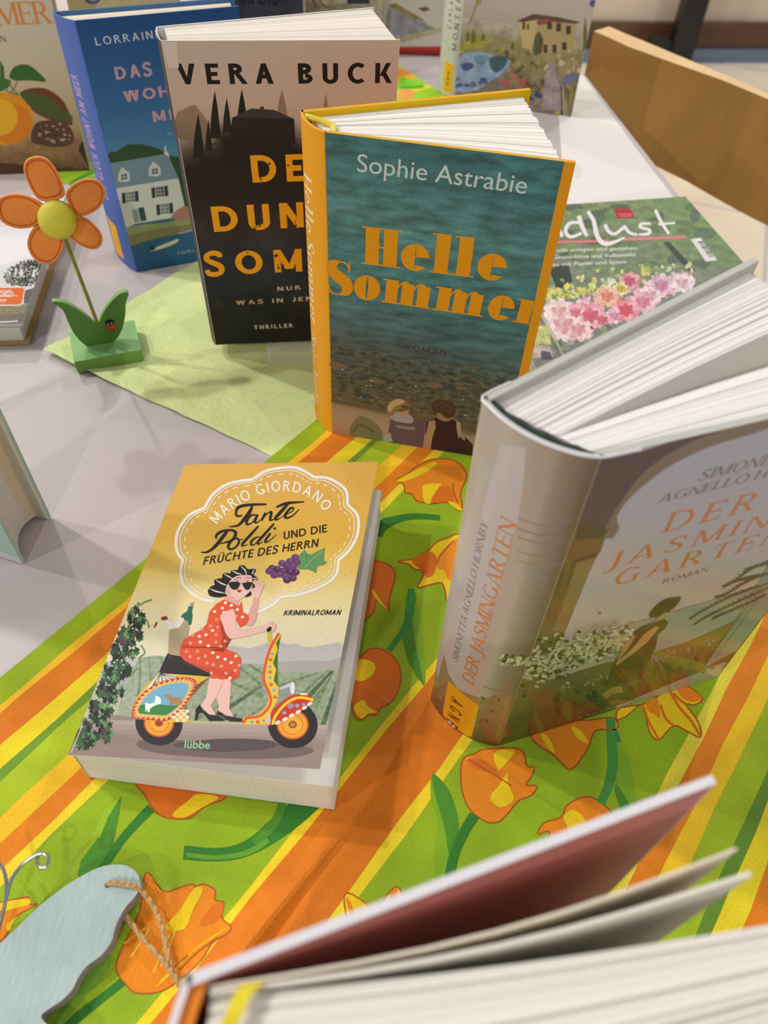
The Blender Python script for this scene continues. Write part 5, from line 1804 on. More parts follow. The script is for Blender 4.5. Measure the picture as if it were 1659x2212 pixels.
# ---- dark thriller paperback standing on an acrylic stand
fb, ph_ = -.0724, .15056
u_ = V((math.cos(ph_), math.sin(ph_), 0))
bk_ = V((-math.sin(ph_), math.cos(ph_), 0))
v_ = V((0, 0, math.cos(fb))) + bk_ * math.sin(fb)
X0 = at(465, 745, .012)
fr = Frame(X0, u_, v_)
H, W = .2188, .1329
cL = fr.top(338, 57, H)
cR = fr.top(808, 15, H)
vb = Book('paperback', 'dark paperback thriller with orange capitals under a pink sky, standing on a clear stand', 'book', fr, H, (0, 0), (W, 0), (cL[0], cL[1]), (cR[0], cR[1]), .0006, .0012, (226, 206, 192), (74, 66, 64), (60, 50, 46), edge=(232, 228, 226), lift=.0006)
vb.pages(30, gap=.02, tone=(234, 228, 214), inset=.0015, jit=.00015, rag=.0015)
S_ = fr.front()
ik = Ink(vb.fm, S_, limit=(0, W, 0, H))
f = ramp([(0, (32, 32, 30)), (.03, (34, 36, 36)), (.055, (40, 44, 50)), (.08, (44, 46, 54)), (.10, (58, 50, 50)), (.13, (46, 38, 36)), (.15, (54, 44, 40)), (.165, (150, 128, 112)), (.18, (204, 180, 164)), (.2188, (206, 186, 174))])
cv = crop(330, 0, 2.9105)
sky = ramp([(.12, (150, 128, 112)), (.165, (186, 162, 146)), (.185, (206, 182, 168)), (.2188, (206, 186, 174))])
drk = ramp([(0, (32, 32, 30)), (.03, (34, 36, 36)), (.055, (40, 44, 52)), (.08, (44, 46, 56)), (.10, (56, 48, 48)), (.13, (44, 36, 34)), (.16, (40, 34, 34))])
edge_pts = [S_.uv(*q) for q in cv([(140, 800), (260, 790), (360, 760), (430, 735), (880, 745), (960, 830), (1300, 880)])]
soft_pts = [.030, .026, .020, .013, .011, .014, .02]


def vera_col(a, b_):
    xs = [q[0] for q in edge_pts]
    if a <= xs[0]:
        e_, so = edge_pts[0][1], soft_pts[0]
    elif a >= xs[-1]:
        e_, so = edge_pts[-1][1], soft_pts[-1]
    else:
        m2 = max(i for i in range(len(xs) - 1) if xs[i] <= a)
        t_ = (a - xs[m2]) / (xs[m2 + 1] - xs[m2])
        e_, so = lerp(edge_pts[m2][1], edge_pts[m2 + 1][1], t_), lerp(soft_pts[m2], soft_pts[m2 + 1], t_)
    t_ = min(1, max(0, (e_ - b_) / so))
    t_ = t_ * t_ * (3 - 2 * t_)
    return mixc(sky(b_), drk(b_), t_)


for k in range(60):
    z0, z1 = H * k / 60, H * (k + 1) / 60
    for j in range(10):
        a0, a1 = lerp(.0004, W - .0004, j / 10), lerp(.0004, W - .0004, (j + 1) / 10)
        ik.poly_uv([(a0, z0), (a1, z0), (a1, z1), (a0, z1)], vera_col, 1, 'printed_smoke' if z1 < .115 else None)
ik.poly(cv([(142, 860), (150, 720), (190, 690), (260, 660), (290, 690), (330, 740), (370, 830), (380, 900)]), lambda *p: mixc((156, 130, 108), (110, 92, 78), (.178 - p[1]) / .03), 1.2, sm=True)
for (x, y, w_, h_, c_) in ((812, 560, 70, 220, (150, 124, 108)), (1088, 585, 34, 120, (160, 134, 118)), (390, 568, 62, 300, (42, 36, 34)), (465, 615, 52, 220, (44, 40, 40)), (560, 560, 62, 240, (36, 34, 34)), (285, 715, 66, 280, (38, 38, 38)), (350, 750, 40, 200, (40, 38, 36))):
    pts = [(x, y), (x + w_ * .28, y + h_ * .35), (x + w_ * .5, y + h_ * .75), (x + w_ * .62, y + h_), (x - w_ * .45, y + h_), (x - w_ * .4, y + h_ * .6), (x - w_ * .2, y + h_ * .25)]
    ik.poly(cv(pts), c_, 2 if c_[0] < 100 else 1.6)
ik.poly(cv([(500, 740), (620, 690), (700, 690), (890, 750), (895, 900), (700, 940), (480, 900)]), lambda *p: mixc((56, 50, 52), drk(p[1]), (.186 - p[1]) / .02), 2.2)
ik.poly(cv([(505, 738), (620, 682), (760, 690), (890, 748), (700, 740)]), (66, 62, 64), 2.4)
ik.poly(cv([(675, 670), (698, 670), (700, 700), (675, 700)]), (70, 62, 60), 2.4)
sans = dict(T=.2, sp=.34)
q0, q1, q2 = cv([(205, 530), (1495, 522), (160, 398)])
dv = V(S_.uv(*cv([(165, 530)])[0])), V(S_.uv(*q1)), V(S_.uv(*cv([(165, 400)])[0]))
polys, width = layout('VERA BUCK', T=.2, sp=.40, word=.62)
ex, ey = (dv[1] - dv[0]) / width, V((0, dv[2].y - dv[0].y))
for pg in polys:
    ik.emit([[tuple(dv[0] + ex * p[0] + ey * p[1]) for p in pg]], (34, 30, 30), 3, None, lambda p: p)
cz = crop(200, 300, 3.318)


def vtext(txt, a, b_, top, col, T=.2, sp=.3, layer=3, word=.5):
    x0, y0 = S_.uv(*cz([a])[0])
    x1, y1 = S_.uv(*cz([b_])[0])
    x2, y2 = S_.uv(*cz([top])[0])
    polys, width = layout(txt, T=T, sp=sp, word=word)
    ex, ey = V((x1 - x0, y1 - y0)) / width, V((0, y2 - y0))
    for pg in polys:
        ik.emit([[(x0 + ex.x * p[0] + ey.x * p[1], y0 + ex.y * p[0] + ey.y * p[1]) for p in pg]], col, layer, None, lambda p: p)


AM = (244, 168, 28)
vtext('DER', (1148, 313), (1735, 296), (1128, 118), AM)
vtext('DUNKLE', (872, 667), (2130, 600), (848, 486), AM)
vtext('SOMMER', (820, 978), (2200, 920), (808, 815), AM, sp=.36)
for (x, y) in ((1230, 200), (1200, 290), (1380, 200), (1160, 640), (1180, 620), (1440, 610), (1300, 480), (1080, 800), (1100, 815), (1280, 940), (1350, 910), (1310, 830), (1370, 245), (1250, 190)):
    for q in range(3):
        ik.dot(*cz([(x + random.uniform(-22, 22), y + random.uniform(-18, 18))])[0], random.uniform(1.5, 4), random.uniform(1, 3), (46, 38, 36), 3.5, 5, rot=random.random() * 3)
SM = (206, 176, 150)
vtext('NUR EINE WEISS,', (1325, 1090), (2100, 1040), (1325, 1060), SM, .18, .34, word=.7)
vtext('WAS IN JENER NACHT', (1030, 1190), (2060, 1130), (1028, 1160), SM, .18, .3, word=.7)
vtext('THRILLER', (1160, 1365), (1435, 1350), (1158, 1337), (210, 206, 200), .2, .34)
# repair strip of white tape at the upper corner
ik.poly(cv([(55, 262), (150, 262), (165, 425), (100, 428)]), (222, 208, 202), 4)
r = vb.done()
# acrylic stand: back rest, foot, lip
st_ = thing('book_stand', 'small clear acrylic stand holding the dark thriller', 'book stand', fr.p(.065, 0) * 1.0)
o_ = V((X0.x, X0.y, 0)) + u_ * .052
hz = lambda a, b_, c_=0: V((o_.x, o_.y, 0)) + u_ * a + bk_ * b_ + V((0, 0, c_))
m_ = M('clear_acrylic')
m_.prism([hz(-.012, -.012, .0075), hz(.03, -.012, .0075), hz(.03, .048, .0075), hz(-.012, .048, .0075)], V((0, 0, .0035)))
m_.build('shelf', st_)
m_ = M('clear_acrylic')
m_.prism([hz(-.012, -.0155, .0015), hz(.03, -.0155, .0015), hz(.03, -.0124, .0015), hz(-.012, -.0124, .0015)], V((0, 0, .0165)))
m_.build('lip', st_)
m_ = M('clear_acrylic')
for a in (-.012, .026):
    m_.prism([hz(a, -.012, .0012), hz(a + .004, -.012, .0012), hz(a + .004, .048, .0012), hz(a, .048, .0012)], V((0, 0, .0062)))
m_.build('foot', st_)

# ---- blue hardcover with a white house
X0 = V((-.2299, .59152, .0012))
ph_, fb = .41454, .13074
u_ = V((math.cos(ph_), math.sin(ph_), 0))
bk_ = V((-math.sin(ph_), math.cos(ph_), 0))
fr = Frame(X0, u_, V((0, 0, math.cos(fb))) + bk_ * math.sin(fb))
H, W = .1899, .1203
cL = fr.top(113, 25, H)
cR = fr.top(505, -6, H)
bb = Book('novel', 'blue hardcover with a white house on its cover, standing behind the orange felt flower', 'book', fr, H, (0, 0), (W, 0), cL, cR, .0024, .003, (52, 96, 150), (78, 106, 176), (60, 100, 156), edge=(66, 104, 156), inner=(70, 110, 160))
bb.pages(18, gap=.05, tone=(232, 222, 200))
S_ = fr.front()
ik = Ink(bb.fm, S_, limit=(0, W, 0, H))
f = ramp([(0, (44, 92, 132)), (.035, (56, 104, 140)), (.07, (110, 160, 186)), (.1, (84, 136, 176)), (.13, (62, 112, 162)), (.19, (44, 84, 140))])
for k in range(24):
    z0, z1 = H * k / 24, H * (k + 1) / 24
    ik.poly_uv([(.0004, z0), (W, z0), (W, z1), (.0004, z1)], lambda a, b_: f(b_), 1)
ik.poly(cz([(95, 130), (130, 90), (160, 95), (250, 40), (340, 35), (450, 60), (510, 90), (560, 120), (640, 130), (700, 480), (700, 520), (640, 480), (600, 280), (120, 170)]), (58, 84, 56), 2)
ik.poly(cz([(110, 178), (510, 110), (548, 130), (615, 282), (160, 356)]), (124, 148, 164), 3)
ik.poly(cz([(510, 95), (540, 90), (552, 132), (515, 110)]), (216, 216, 214), 3.2)
ik.poly(cz([(515, 60), (525, 40), (528, 90), (515, 95)]), (206, 210, 214), 3.2)
ik.poly(cz([(160, 356), (615, 282), (660, 480), (610, 560), (300, 610), (240, 640)]), (214, 216, 210), 3)
for x, y in ((225, 255), (445, 215)):
    ik.poly(cz([(x - 45, y + 50), (x - 40, y - 10), (x - 12, y - 55), (x + 40, y - 10), (x + 45, y + 40), (x + 20, y + 55)]), (206, 212, 212), 4)
    ik.poly(cz([(x - 20, y + 40), (x - 20, y), (x + 20, y - 6), (x + 24, y + 32)]), (96, 104, 108), 5)
    ik.line(cz([(x, y - 5), (x + 2, y + 38)]), 1.2, (206, 212, 212), 6)
    ik.line(cz([(x - 20, y + 20), (x + 22, y + 14)]), 1.2, (206, 212, 212), 6)
for x, y, sh_ in ((268, 418, 1), (480, 380, 2), (515, 503, 1)):
    for sd in (-1, 1):
        ik.poly(cz([(x + sd * 46 - 14, y - 36 - sd * 6), (x + sd * 46 + 12, y - 40 - sd * 6), (x + sd * 46 + 18, y + 34 - sd * 6), (x + sd * 46 - 8, y + 40 - sd * 6)]), (56, 70, 74), 5)
    ik.poly(cz([(x - 28, y - 34), (x + 28, y - 40), (x + 34, y + 30), (x - 22, y + 36)]), (112, 122, 122) if sh_ == 1 else (84, 70, 78), 4.5)
    for q in (-9, 9):
        ik.line(cz([(x + q - 4, y - 36), (x + q + 4, y + 34)]), 1.1, (210, 214, 208), 5.5)
    for q in (-12, 12):
        ik.line(cz([(x - 26, y + q + 3), (x + 30, y + q - 4)]), 1.1, (210, 214, 208), 5.5)
ik.poly(cz([(325, 494), (368, 488), (388, 585), (345, 590)]), (62, 84, 88), 5)
ik.poly(cz([(278, 510), (320, 502), (335, 595), (300, 600)]), (150, 164, 164), 4.6)
ik.poly(cz([(560, 560), (600, 510), (660, 480), (740, 500), (740, 570), (600, 590)]), (176, 130, 112), 4)
ik.poly(cz([(235, 640), (300, 620), (500, 600), (760, 560), (780, 640), (600, 680), (440, 710), (270, 765)]), lambda *a: (150, 162, 110), 3.5)
ik.poly(cz([(250, 690), (500, 640), (780, 600), (780, 650), (600, 685), (440, 715), (270, 768)]), (136, 130, 92), 3.7)
ik.poly(cz([(415, 800), (470, 770), (560, 735), (610, 715), (612, 735), (560, 765), (450, 800)]), (214, 216, 190), 4, sm=True)
ik.poly(cz([(400, 790), (420, 765), (440, 762), (450, 785), (430, 800)]), (44, 66, 62), 4.5, sm=True)
ik.line(cz([(610, 680), (720, 650)]), 2.4, (206, 176, 170), 4)


def btext(ca, txt, a, b_, top, col, T=.16, sp=.3, st='sans', **kw):
    x0, y0 = S_.uv(*ca([a])[0])
    x1, y1 = S_.uv(*ca([b_])[0])
    x2, y2 = S_.uv(*ca([top])[0])
    polys, width = layout(txt, st, T=T, sp=sp, **kw)
    ex, ey = V((x1 - x0, y1 - y0)) / width, V((0, y2 - y0))
    for pg in polys:
        ik.emit([[(x0 + ex.x * p[0], y0 + ex.y * p[0] + ey.y * p[1]) for p in pg]], col, 7, None, lambda p: p)


cb = crop(0, 0, 2.9625)
btext(cb, 'LORRAINE', (615, 292), (1030, 240), (612, 240), (206, 214, 224), .15, .3)
PK = (206, 162, 178)
btext(cb, 'DAS GLÜCK', (745, 512), (1440, 415), (730, 430), PK, .2, .22, word=.7)
btext(cb, 'WOHNT AM', (800, 655), (1500, 555), (790, 585), PK, .2, .2, word=.6)
btext(cb, 'MEER', (985, 782), (1290, 740), (975, 712), PK, .2, .26)
btext(cb, 'ROMAN', (1075, 868), (1280, 842), (1073, 846), (140, 170, 200), .16, .3)
btext(cz, 'THIELE', (610, 833), (760, 800), (606, 812), (160, 178, 190), .16, .34)
cs = Ink(bb.sm, bb.curve, fine=(1 / 28, 1))
for txt, z0, z1, a0, a1, col in (('DAS GLÜCK WOHNT AM MEER', .058, .152, .62, .30, (190, 160, 200)),):
    polys, width = layout(txt, T=.17, sp=.2, word=.5)
    for pg in polys:
        cs.emit([[(lerp(a0, a1, p[1]), lerp(z0, z1, p[0] / width)) for p in pg]], col, 2, None, lambda p: p)
cs.poly_uv([(.2, .006), (.62, .006), (.62, .036), (.2, .040)], (240, 176, 36), 2)
bb.done()

# ---- cream book with oranges, at the left edge
B0 = at(0, 378)
Bq = at(195, 370)
u_ = (Bq - B0).normalized()
bk_ = V((-u_.y, u_.x, 0))
fb = .17
fr = Frame(B0 - u_ * .05 + V((0, 0, .0012)), u_, V((0, 0, math.cos(fb))) + bk_ * math.sin(fb))
W, H = (Bq - B0).length + .05, .215
fbk = Book('novel', 'cream book with oranges and a pine cone on its cover, behind the felt flower', 'book', fr, H, (0, 0), (W, 0), (0.0, .022), (W, .022), .0024, .003, (206, 192, 162), None, None, edge=(214, 206, 190))
fbk.pages(14, gap=.04, tone=(232, 224, 206))
S_ = fr.front()
ik = Ink(fbk.fm, S_, limit=(0, W, 0, H))
f = ramp([(0, (80, 52, 32)), (.006, (118, 84, 52)), (.028, (156, 120, 70)), (.033, (170, 146, 104)), (.06, (196, 176, 134)), (.1, (208, 194, 164)), (.215, (214, 204, 182))])
for k in range(36):
    z0, z1 = H * k / 36, H * (k + 1) / 36
    for j in range(3):
        ik.poly_uv([(lerp(.0004, W, j / 3), z0), (lerp(.0004, W, (j + 1) / 3), z0), (lerp(.0004, W, (j + 1) / 3), z1), (lerp(.0004, W, j / 3), z1)], lambda a, b_: mixc(f(b_), f(b_ * .8), max(0, (a / W - .5))), 1, 'printed_paint' if z1 < .033 else None)
ik.poly(cb([(520, 910), (600, 830), (640, 900), (640, 1120), (560, 1060), (500, 960)]), (70, 54, 36), 2)
ik.poly(cb([(-200, 1040), (0, 1040), (420, 1080), (540, 1090), (540, 1110), (0, 1125), (-200, 1125)]), (84, 56, 36), 2)
ik.dot(*cb([(20, 760)])[0], 66, 57, (228, 150, 30), 3, 30)
ik.dot(*cb([(70, 790)])[0], 46, 44, (222, 128, 34), 3.2, 26)
ik.dot(*cb([(-10, 750)])[0], 42, 40, (238, 178, 40), 3.4, 24)
ik.poly(cb([(130, 600), (200, 565), (300, 570), (400, 640), (450, 740), (465, 790), (440, 800), (300, 760), (200, 700)]), (116, 66, 40), 2.5, sm=True)
ik.poly(cb([(200, 900), (220, 800), (300, 770), (420, 790), (470, 860), (460, 920), (380, 940), (270, 930)]), (92, 66, 52), 3.5, sm=True)
for k in range(46):
    ik.dot(*cb([(random.uniform(250, 465), random.uniform(790, 930))])[0], random.uniform(2, 5), random.uniform(1.4, 3), random.choice([(160, 130, 106), (60, 42, 34), (190, 160, 130), (110, 80, 62)]), 3.8, 6, rot=random.random())
ik.poly(cb([(130, 600), (160, 590), (300, 620), (400, 700), (465, 750), (430, 775), (320, 750), (200, 690)]), (78, 92, 46), 4, sm=True)
ik.poly(cb([(60, 490), (90, 430), (160, 412), (220, 440), (295, 520), (200, 515), (100, 515)]), (64, 104, 48), 4, sm=True)
ik.poly(cb([(-60, 500), (20, 500), (70, 520), (40, 570), (-60, 590)]), (70, 112, 54), 4, sm=True)
ik.poly(cb([(0, 385), (25, 430), (30, 510), (0, 500)]), (70, 104, 50), 4)
for q in ([(60, 520), (80, 570), (120, 600)], [(110, 515), (95, 560), (70, 590)], [(20, 560), (60, 590), (130, 610)]):
    ik.line(cb(q), 3, (120, 130, 70), 4.4)
btext(cb, 'SOMMER', (-395, 175), (330, 150), (-395, 30), (222, 136, 56), .13, .1, 'serif', h=.05, sf=.07)
btext(cb, 'ROMAN', (-160, 272), (42, 268), (-160, 232), (70, 66, 60), .13, .12, 'serif', h=.05, sf=.06)
fbk.done()

# ---- painted landscape hardcover beyond the yellow-orange book
A_, B_ = at(981, 215), at(1233, 254)
u_ = (B_ - A_).normalized()
fr = Frame(A_ + V((0, 0, .0012)), u_)
W, H = (B_ - A_).length, .21
cL = V(((at(943, 200) - A_).dot(fr.u), (at(943, 200) - A_).dot(fr.n)))
cb_ = Book('novel', 'pale hardcover with a painted country villa and garden, standing beside the wooden chair', 'book', fr, H, (0, 0), (W, 0), (cL.x, max(cL.y, .018)), (cL.x + W, max(cL.y, .018) + .012), .0024, .003, (206, 200, 186), (198, 202, 184), None, edge=(210, 206, 196))
cb_.pages(14, gap=.05, tone=(232, 226, 212))
S_ = fr.front()
ik = Ink(cb_.fm, S_, limit=(0, W, 0, H))
f = ramp([(0, (132, 124, 116)), (.02, (120, 112, 86)), (.05, (140, 132, 84)), (.07, (150, 140, 92)), (.082, (176, 168, 150)), (.12, (196, 186, 174)), (.21, (202, 192, 182))])
for k in range(24):
    z0, z1 = H * k / 24, H * (k + 1) / 24
    for j in range(4):
        ik.poly_uv([(lerp(.0004, W, j / 4), z0), (lerp(.0004, W, (j + 1) / 4), z0), (lerp(.0004, W, (j + 1) / 4), z1), (lerp(.0004, W, j / 4), z1)], lambda a, b_: f(b_), 1, 'printed_paint' if z1 < .09 else None)
cc = crop(800, 0, 3.318)
ik.poly(cc([(600, 640), (630, 420), (760, 370), (900, 400), (1000, 420), (960, 520), (830, 600), (760, 650)]), (142, 164, 188), 2, 'printed_paint', sm=True)
ik.poly(cc([(860, 410), (980, 405), (960, 480), (900, 520), (860, 480)]), (62, 94, 96), 3, 'printed_paint', sm=True)
ik.poly(cc([(740, 400), (850, 400), (830, 450), (770, 460)]), (104, 140, 152), 3, 'printed_paint', sm=True)
ik.poly(cc([(650, 460), (720, 450), (740, 480), (680, 510)]), (84, 90, 130), 4, sm=True)
for k in range(150):
    x, y = random.uniform(600, 1540), random.uniform(330, 830)
    if 640 < x < 980 and 380 < y < 600:
        continue
    col = random.choice([(150, 140, 40), (120, 116, 44), (86, 92, 44), (170, 160, 70), (176, 152, 116), (96, 84, 60)])
    if x > 1250 and y < 520:
        col = random.choice([(196, 168, 126), (186, 156, 116), (206, 184, 150), (150, 140, 90)])
    ik.dot(*cc([(x, y)])[0], random.uniform(3, 9), random.uniform(2, 6), col, 3 + k * .003, 7, rot=random.random() * 3, mat='printed_paint')
ik.poly(cc([(1250, 560), (1290, 450), (1320, 450), (1340, 560), (1400, 700), (1400, 790), (1230, 790), (1240, 680)]), (158, 144, 144), 5, 'printed_paint')
for x, y, c_ in ((1440, 560, (110, 112, 160)), (1400, 590, (120, 118, 156)), (1480, 560, (104, 108, 150)), (1180, 690, (70, 76, 104)), (800, 570, (92, 96, 140)), (720, 600, (110, 110, 146)), (990, 590, (184, 96, 92)), (1080, 590, (180, 90, 86)), (1020, 560, (190, 110, 100)), (650, 590, (90, 94, 140))):
    for q in range(4):
        ik.dot(*cc([(x + random.uniform(-40, 40), y + random.uniform(-26, 26))])[0], 6, 4.5, c_, 6, 7)
for k in range(18):
    x = 1400 + random.uniform(-30, 110)
    ik.line(cc([(x, 840), (x + random.uniform(-20, 30), 620)]), 2, random.choice([(150, 142, 60), (80, 80, 60), (60, 62, 70), (176, 164, 90)]), 6)
# villa
ik.poly(cc([(1065, 155), (1180, 130), (1300, 150), (1480, 165), (1460, 350), (1240, 390), (1090, 340)]), (178, 158, 110), 5)
ik.poly(cc([(1180, 135), (1200, 140), (1160, 360), (1090, 340), (1065, 160)]), (196, 176, 120), 5.2)
ik.poly(cc([(1045, 150), (1170, 100), (1340, 122), (1505, 158), (1470, 170), (1300, 155), (1200, 140), (1090, 160)]), (104, 76, 62), 6)
ik.poly(cc([(1190, 150), (1250, 130), (1310, 150), (1290, 170), (1200, 180)]), (150, 84, 80), 6.2)
for x, y, w_, h_ in ((1285, 185, 34, 50), (1350, 195, 34, 60), (1420, 215, 34, 60), (1255, 350, 28, 60), (1320, 350, 28, 60), (1390, 330, 34, 54), (1100, 185, 18, 50), (1130, 190, 14, 40)):
    ik.poly(cc([(x - w_ / 2, y - h_ / 2), (x + w_ / 2, y - h_ / 2), (x + w_ / 2, y + h_ / 2), (x - w_ / 2, y + h_ / 2)]), (76, 66, 60), 6.5)
ik.poly(cc([(1160, 360), (1180, 260), (1210, 220), (1240, 280), (1230, 380), (1180, 400)]), (84, 88, 60), 7, 'printed_paint')
for x, y, h_ in ((1540, 110, 250), (1020, 290, 70), (740, 200, 110), (700, 215, 80), (810, 230, 60)):
    ik.poly(cc([(x, y), (x + 14, y + h_ * .5), (x + 10, y + h_), (x - 18, y + h_), (x - 14, y + h_ * .5)]), (112, 110, 56), 6)
ik.poly(cc([(620, 350), (700, 290), (800, 250), (860, 290), (850, 330), (720, 345)]), (160, 148, 60), 4, 'printed_paint', sm=True)
ik.line(cc([(770, 0), (760, 40), (740, 90), (710, 170)]), 4, (150, 140, 90), 4)
ik.poly(cc([(760, -20), (800, 0), (780, 40), (755, 20)]), (168, 152, 70), 4)
ik.dot(*cc([(1600, 25)])[0], 9, 8, (92, 92, 140), 6)
cs = Ink(cb_.sm, cb_.curve, fine=(1 / 28, .03))
f2 = ramp([(0, (196, 194, 170)), (.05, (186, 192, 176)), (.1, (204, 202, 184)), (.21, (212, 208, 196))])
for k in range(12):
    z0, z1 = H * k / 12, H * (k + 1) / 12
    cs.poly_uv([(.02, z0), (.98, z0), (.98, z1), (.02, z1)], lambda a, b_: mixc(f2(b_), (120, 140, 130), max(0, a - .75) * 1.6 if b_ < .09 else 0), 1, 'printed_paint')
for txt, z0, z1, a0, a1 in (('Carla', .072, .100, .56, .36), ('Montero', .052, .118, .92, .70)):
    polys, width = layout(txt.upper(), T=.16, sp=.5)
    for pg in polys:
        cs.emit([[(lerp(a0, a1, p[1]), lerp(z0, z1, p[0] / width)) for p in pg]], (110, 106, 86), 2, None, lambda p: p)
cs.poly_uv([(.42, .004), (.86, .004), (.86, .036), (.42, .038)], (226, 176, 20), 2)
for z in (.012, .018, .024):
    cs.poly_uv([(.6, z), (.68, z), (.68, z + .004), (.6, z + .004)], (110, 84, 30), 3)
cb_.done()


# ---- row of books standing furthest back
def back_book(label, px_l, px_r, y_pos, W, H, cov, draw=None, tilt=.12, name='novel', grp=None):
    a = ray_plane(*px_l, V((0, y_pos, 0)), V((0, 1, 0)))
    b_ = ray_plane(*px_r, V((0, y_pos, 0)), V((0, 1, 0)))
    u_ = V((1, 0.02, 0)).normalized()
    x0, x1 = a.x, b_.x
    bk_ = V((-u_.y, u_.x, 0))
    W = max(W, x1 - x0)
    fr = Frame(V((x0, y_pos, .0012)), u_, V((0, 0, math.cos(tilt))) + bk_ * math.sin(tilt))
    bo = Book(name, label, 'book', fr, H, (0, 0), (W, 0), (0, .02), (W, .02), .0022, .002, cov, None, None, edge=(220, 216, 208))
    bo.pages(8, gap=.03, tone=(230, 224, 210))
    if draw:
        draw(Ink(bo.fm, fr.front(), limit=(0, W, 0, H)), fr, W, H)
    bo.done()
    return bo


def d_strand(ik, fr, W, H):
    global S_
    S_ = fr.front()
    for k in range(10):
        ik.poly_uv([(0, H * k / 10), (W, H * k / 10), (W, H * (k + 1) / 10), (0, H * (k + 1) / 10)], mixc((62, 62, 78), (46, 48, 70), k / 10), 1, 'printed_smoke')
    x0, y0 = S_.uv(*cv([(548, 20)])[0])
    x1, y1 = S_.uv(*cv([(785, 20)])[0])
    polys, width = layout('Strand', 'font', T=.02)
    for pg in polys:
        ik.emit([[(lerp(x0, x1, p[0] / width), y0 + p[1] * .017) for p in pg]], (28, 30, 48), 3, None, lambda p: p)


def d_sketch(ik, fr, W, H):
    for k in range(8):
        ik.poly_uv([(0, H * k / 8), (W, H * k / 8), (W, H * (k + 1) / 8), (0, H * (k + 1) / 8)], mixc((160, 150, 130), (196, 186, 170), k / 8), 1, 'printed_paint')
    ik.poly(cv([(900, 40), (1000, 0), (1100, 30), (1220, 20), (1380, 60), (1300, 110), (900, 110)]), (150, 138, 116), 2, 'printed_paint')
    ik.poly(cv([(1220, -40), (1362, -40), (1362, 24), (1222, 26)]), (58, 60, 80), 3)
    for q in ([(1000, -20), (1020, 30), (1050, 60)], [(1040, -20), (1080, 40), (1150, 50)]):
        ik.line(cv(q), 4, (120, 104, 70), 3)


def d_land(ik, fr, W, H):
    for k in range(8):
        ik.poly_uv([(0, H * k / 8), (W, H * k / 8), (W, H * (k + 1) / 8), (0, H * (k + 1) / 8)], mixc((196, 192, 182), (206, 198, 186), k / 8), 1)
    ik.poly(cc([(120, 60), (220, 60), (320, 110), (400, 170), (480, 210), (520, 215), (400, 250), (200, 290), (100, 280)]), (140, 142, 148), 2, 'printed_paint')
    ik.poly(cc([(120, 40), (180, 20), (330, 110), (400, 150), (300, 130), (200, 80)]), (134, 120, 84), 3, 'printed_paint')
    ik.poly(cc([(100, 290), (260, 250), (500, 200), (500, 230), (300, 290), (100, 330)]), (166, 160, 130), 3, 'printed_paint')
    ik.poly(cc([(340, 60), (400, 45), (430, 70), (380, 85)]), (110, 92, 76), 4)
    ik.poly(cc([(80, 335), (520, 332), (520, 358), (80, 358)]), (176, 62, 56), 5)
    ik.poly(cc([(80, 380), (520, 378), (520, 402), (80, 402)]), (128, 34, 36), 5)
    ik.poly(cc([(80, 358), (520, 358), (520, 380), (80, 380)]), (150, 40, 40), 5)


back_book('navy hardcover behind the blue book, only its dark upper cover with a serif word showing', (468, 60), (655, 60), 1.02, .10, .17, (60, 62, 80), d_strand, .1)
back_book('beige sketch-covered book between the navy hardcover and the mountain landscape book', (660, 80), (806, 80), 1.12, .10, .18, (180, 170, 150), d_sketch, .1)
yq = at(905, 121).y
back_book('pale book with a grey mountain landscape and a red band along its foot', (818, 121), (952, 121), yq, .115, .2, (204, 198, 188), d_land, .08)


def d_round(ik, fr, W, H):
    for k in range(6):
        ik.poly_uv([(0, H * k / 6), (W, H * k / 6), (W, H * (k + 1) / 6), (0, H * (k + 1) / 6)], (206, 192, 150), 1)
    ik.dot(200, -2, 17, 11, (74, 96, 150), 3, 24)
    ik.dot(200, -3, 11, 7, (150, 164, 190), 4, 20)


back_book('cream book with a round blue emblem, peeping out above the blue hardcover', (147, 40), (380, 40), .90, .11, .17, (206, 192, 150), d_round, .08)

# ---- book with a tree on its cover, lying at the left edge
z_ = .0205
tTR, tBR = at(127, 466, z_), at(47, 700, z_)
v_ = (tTR - tBR); Hh = v_.length; v_.normalize()
u_ = V((v_.y, -v_.x, 0))
Wt = .125
o_ = tBR - u_ * Wt
o_.z = .001
Hh = .2
tb = thing('novel', 'white hardcover with a leafy tree and an orange sticker, lying left of the felt flower', 'book', o_ + u_ * Wt / 2 + v_ * Hh / 2)
up = V((0, 0, 1))
m_ = M('printed_cover').use(col=(176, 146, 92))
m_.prism([o_, o_ + u_ * Wt, o_ + u_ * Wt + v_ * Hh, o_ + v_ * Hh], up * .0022)
m_.build('back_cover', tb)
m_ = M('page_edges')
for k in range(10):
    m_.use(col=(226 + random.uniform(-5, 5), 222, 216))
    a = .0023 + .0152 * k / 10
    e_ = random.uniform(0, .0004)
    m_.prism([o_ + u_ * .004 + v_ * .003 + up * a, o_ + u_ * (Wt - .004 - e_) + v_ * (.003 + e_) + up * a, o_ + u_ * (Wt - .004 - e_) + v_ * (Hh - .003) + up * a, o_ + u_ * .004 + v_ * (Hh - .003) + up * a], up * .00148, uv=True)
m_.build('page_block', tb)
m_ = M('printed_cover').use(col=(214, 214, 220))
m_.prism([o_ - u_ * .001, o_ + u_ * .002, o_ + u_ * .002 + v_ * Hh, o_ - u_ * .001 + v_ * Hh], up * .0195)
m_.build('spine', tb)
fc = M('printed_cover').use(col=(216, 216, 222))
fo = o_ + up * .0176
fc.prism([fo, fo + u_ * Wt, fo + u_ * Wt + v_ * Hh, fo + v_ * Hh], up * .0024)
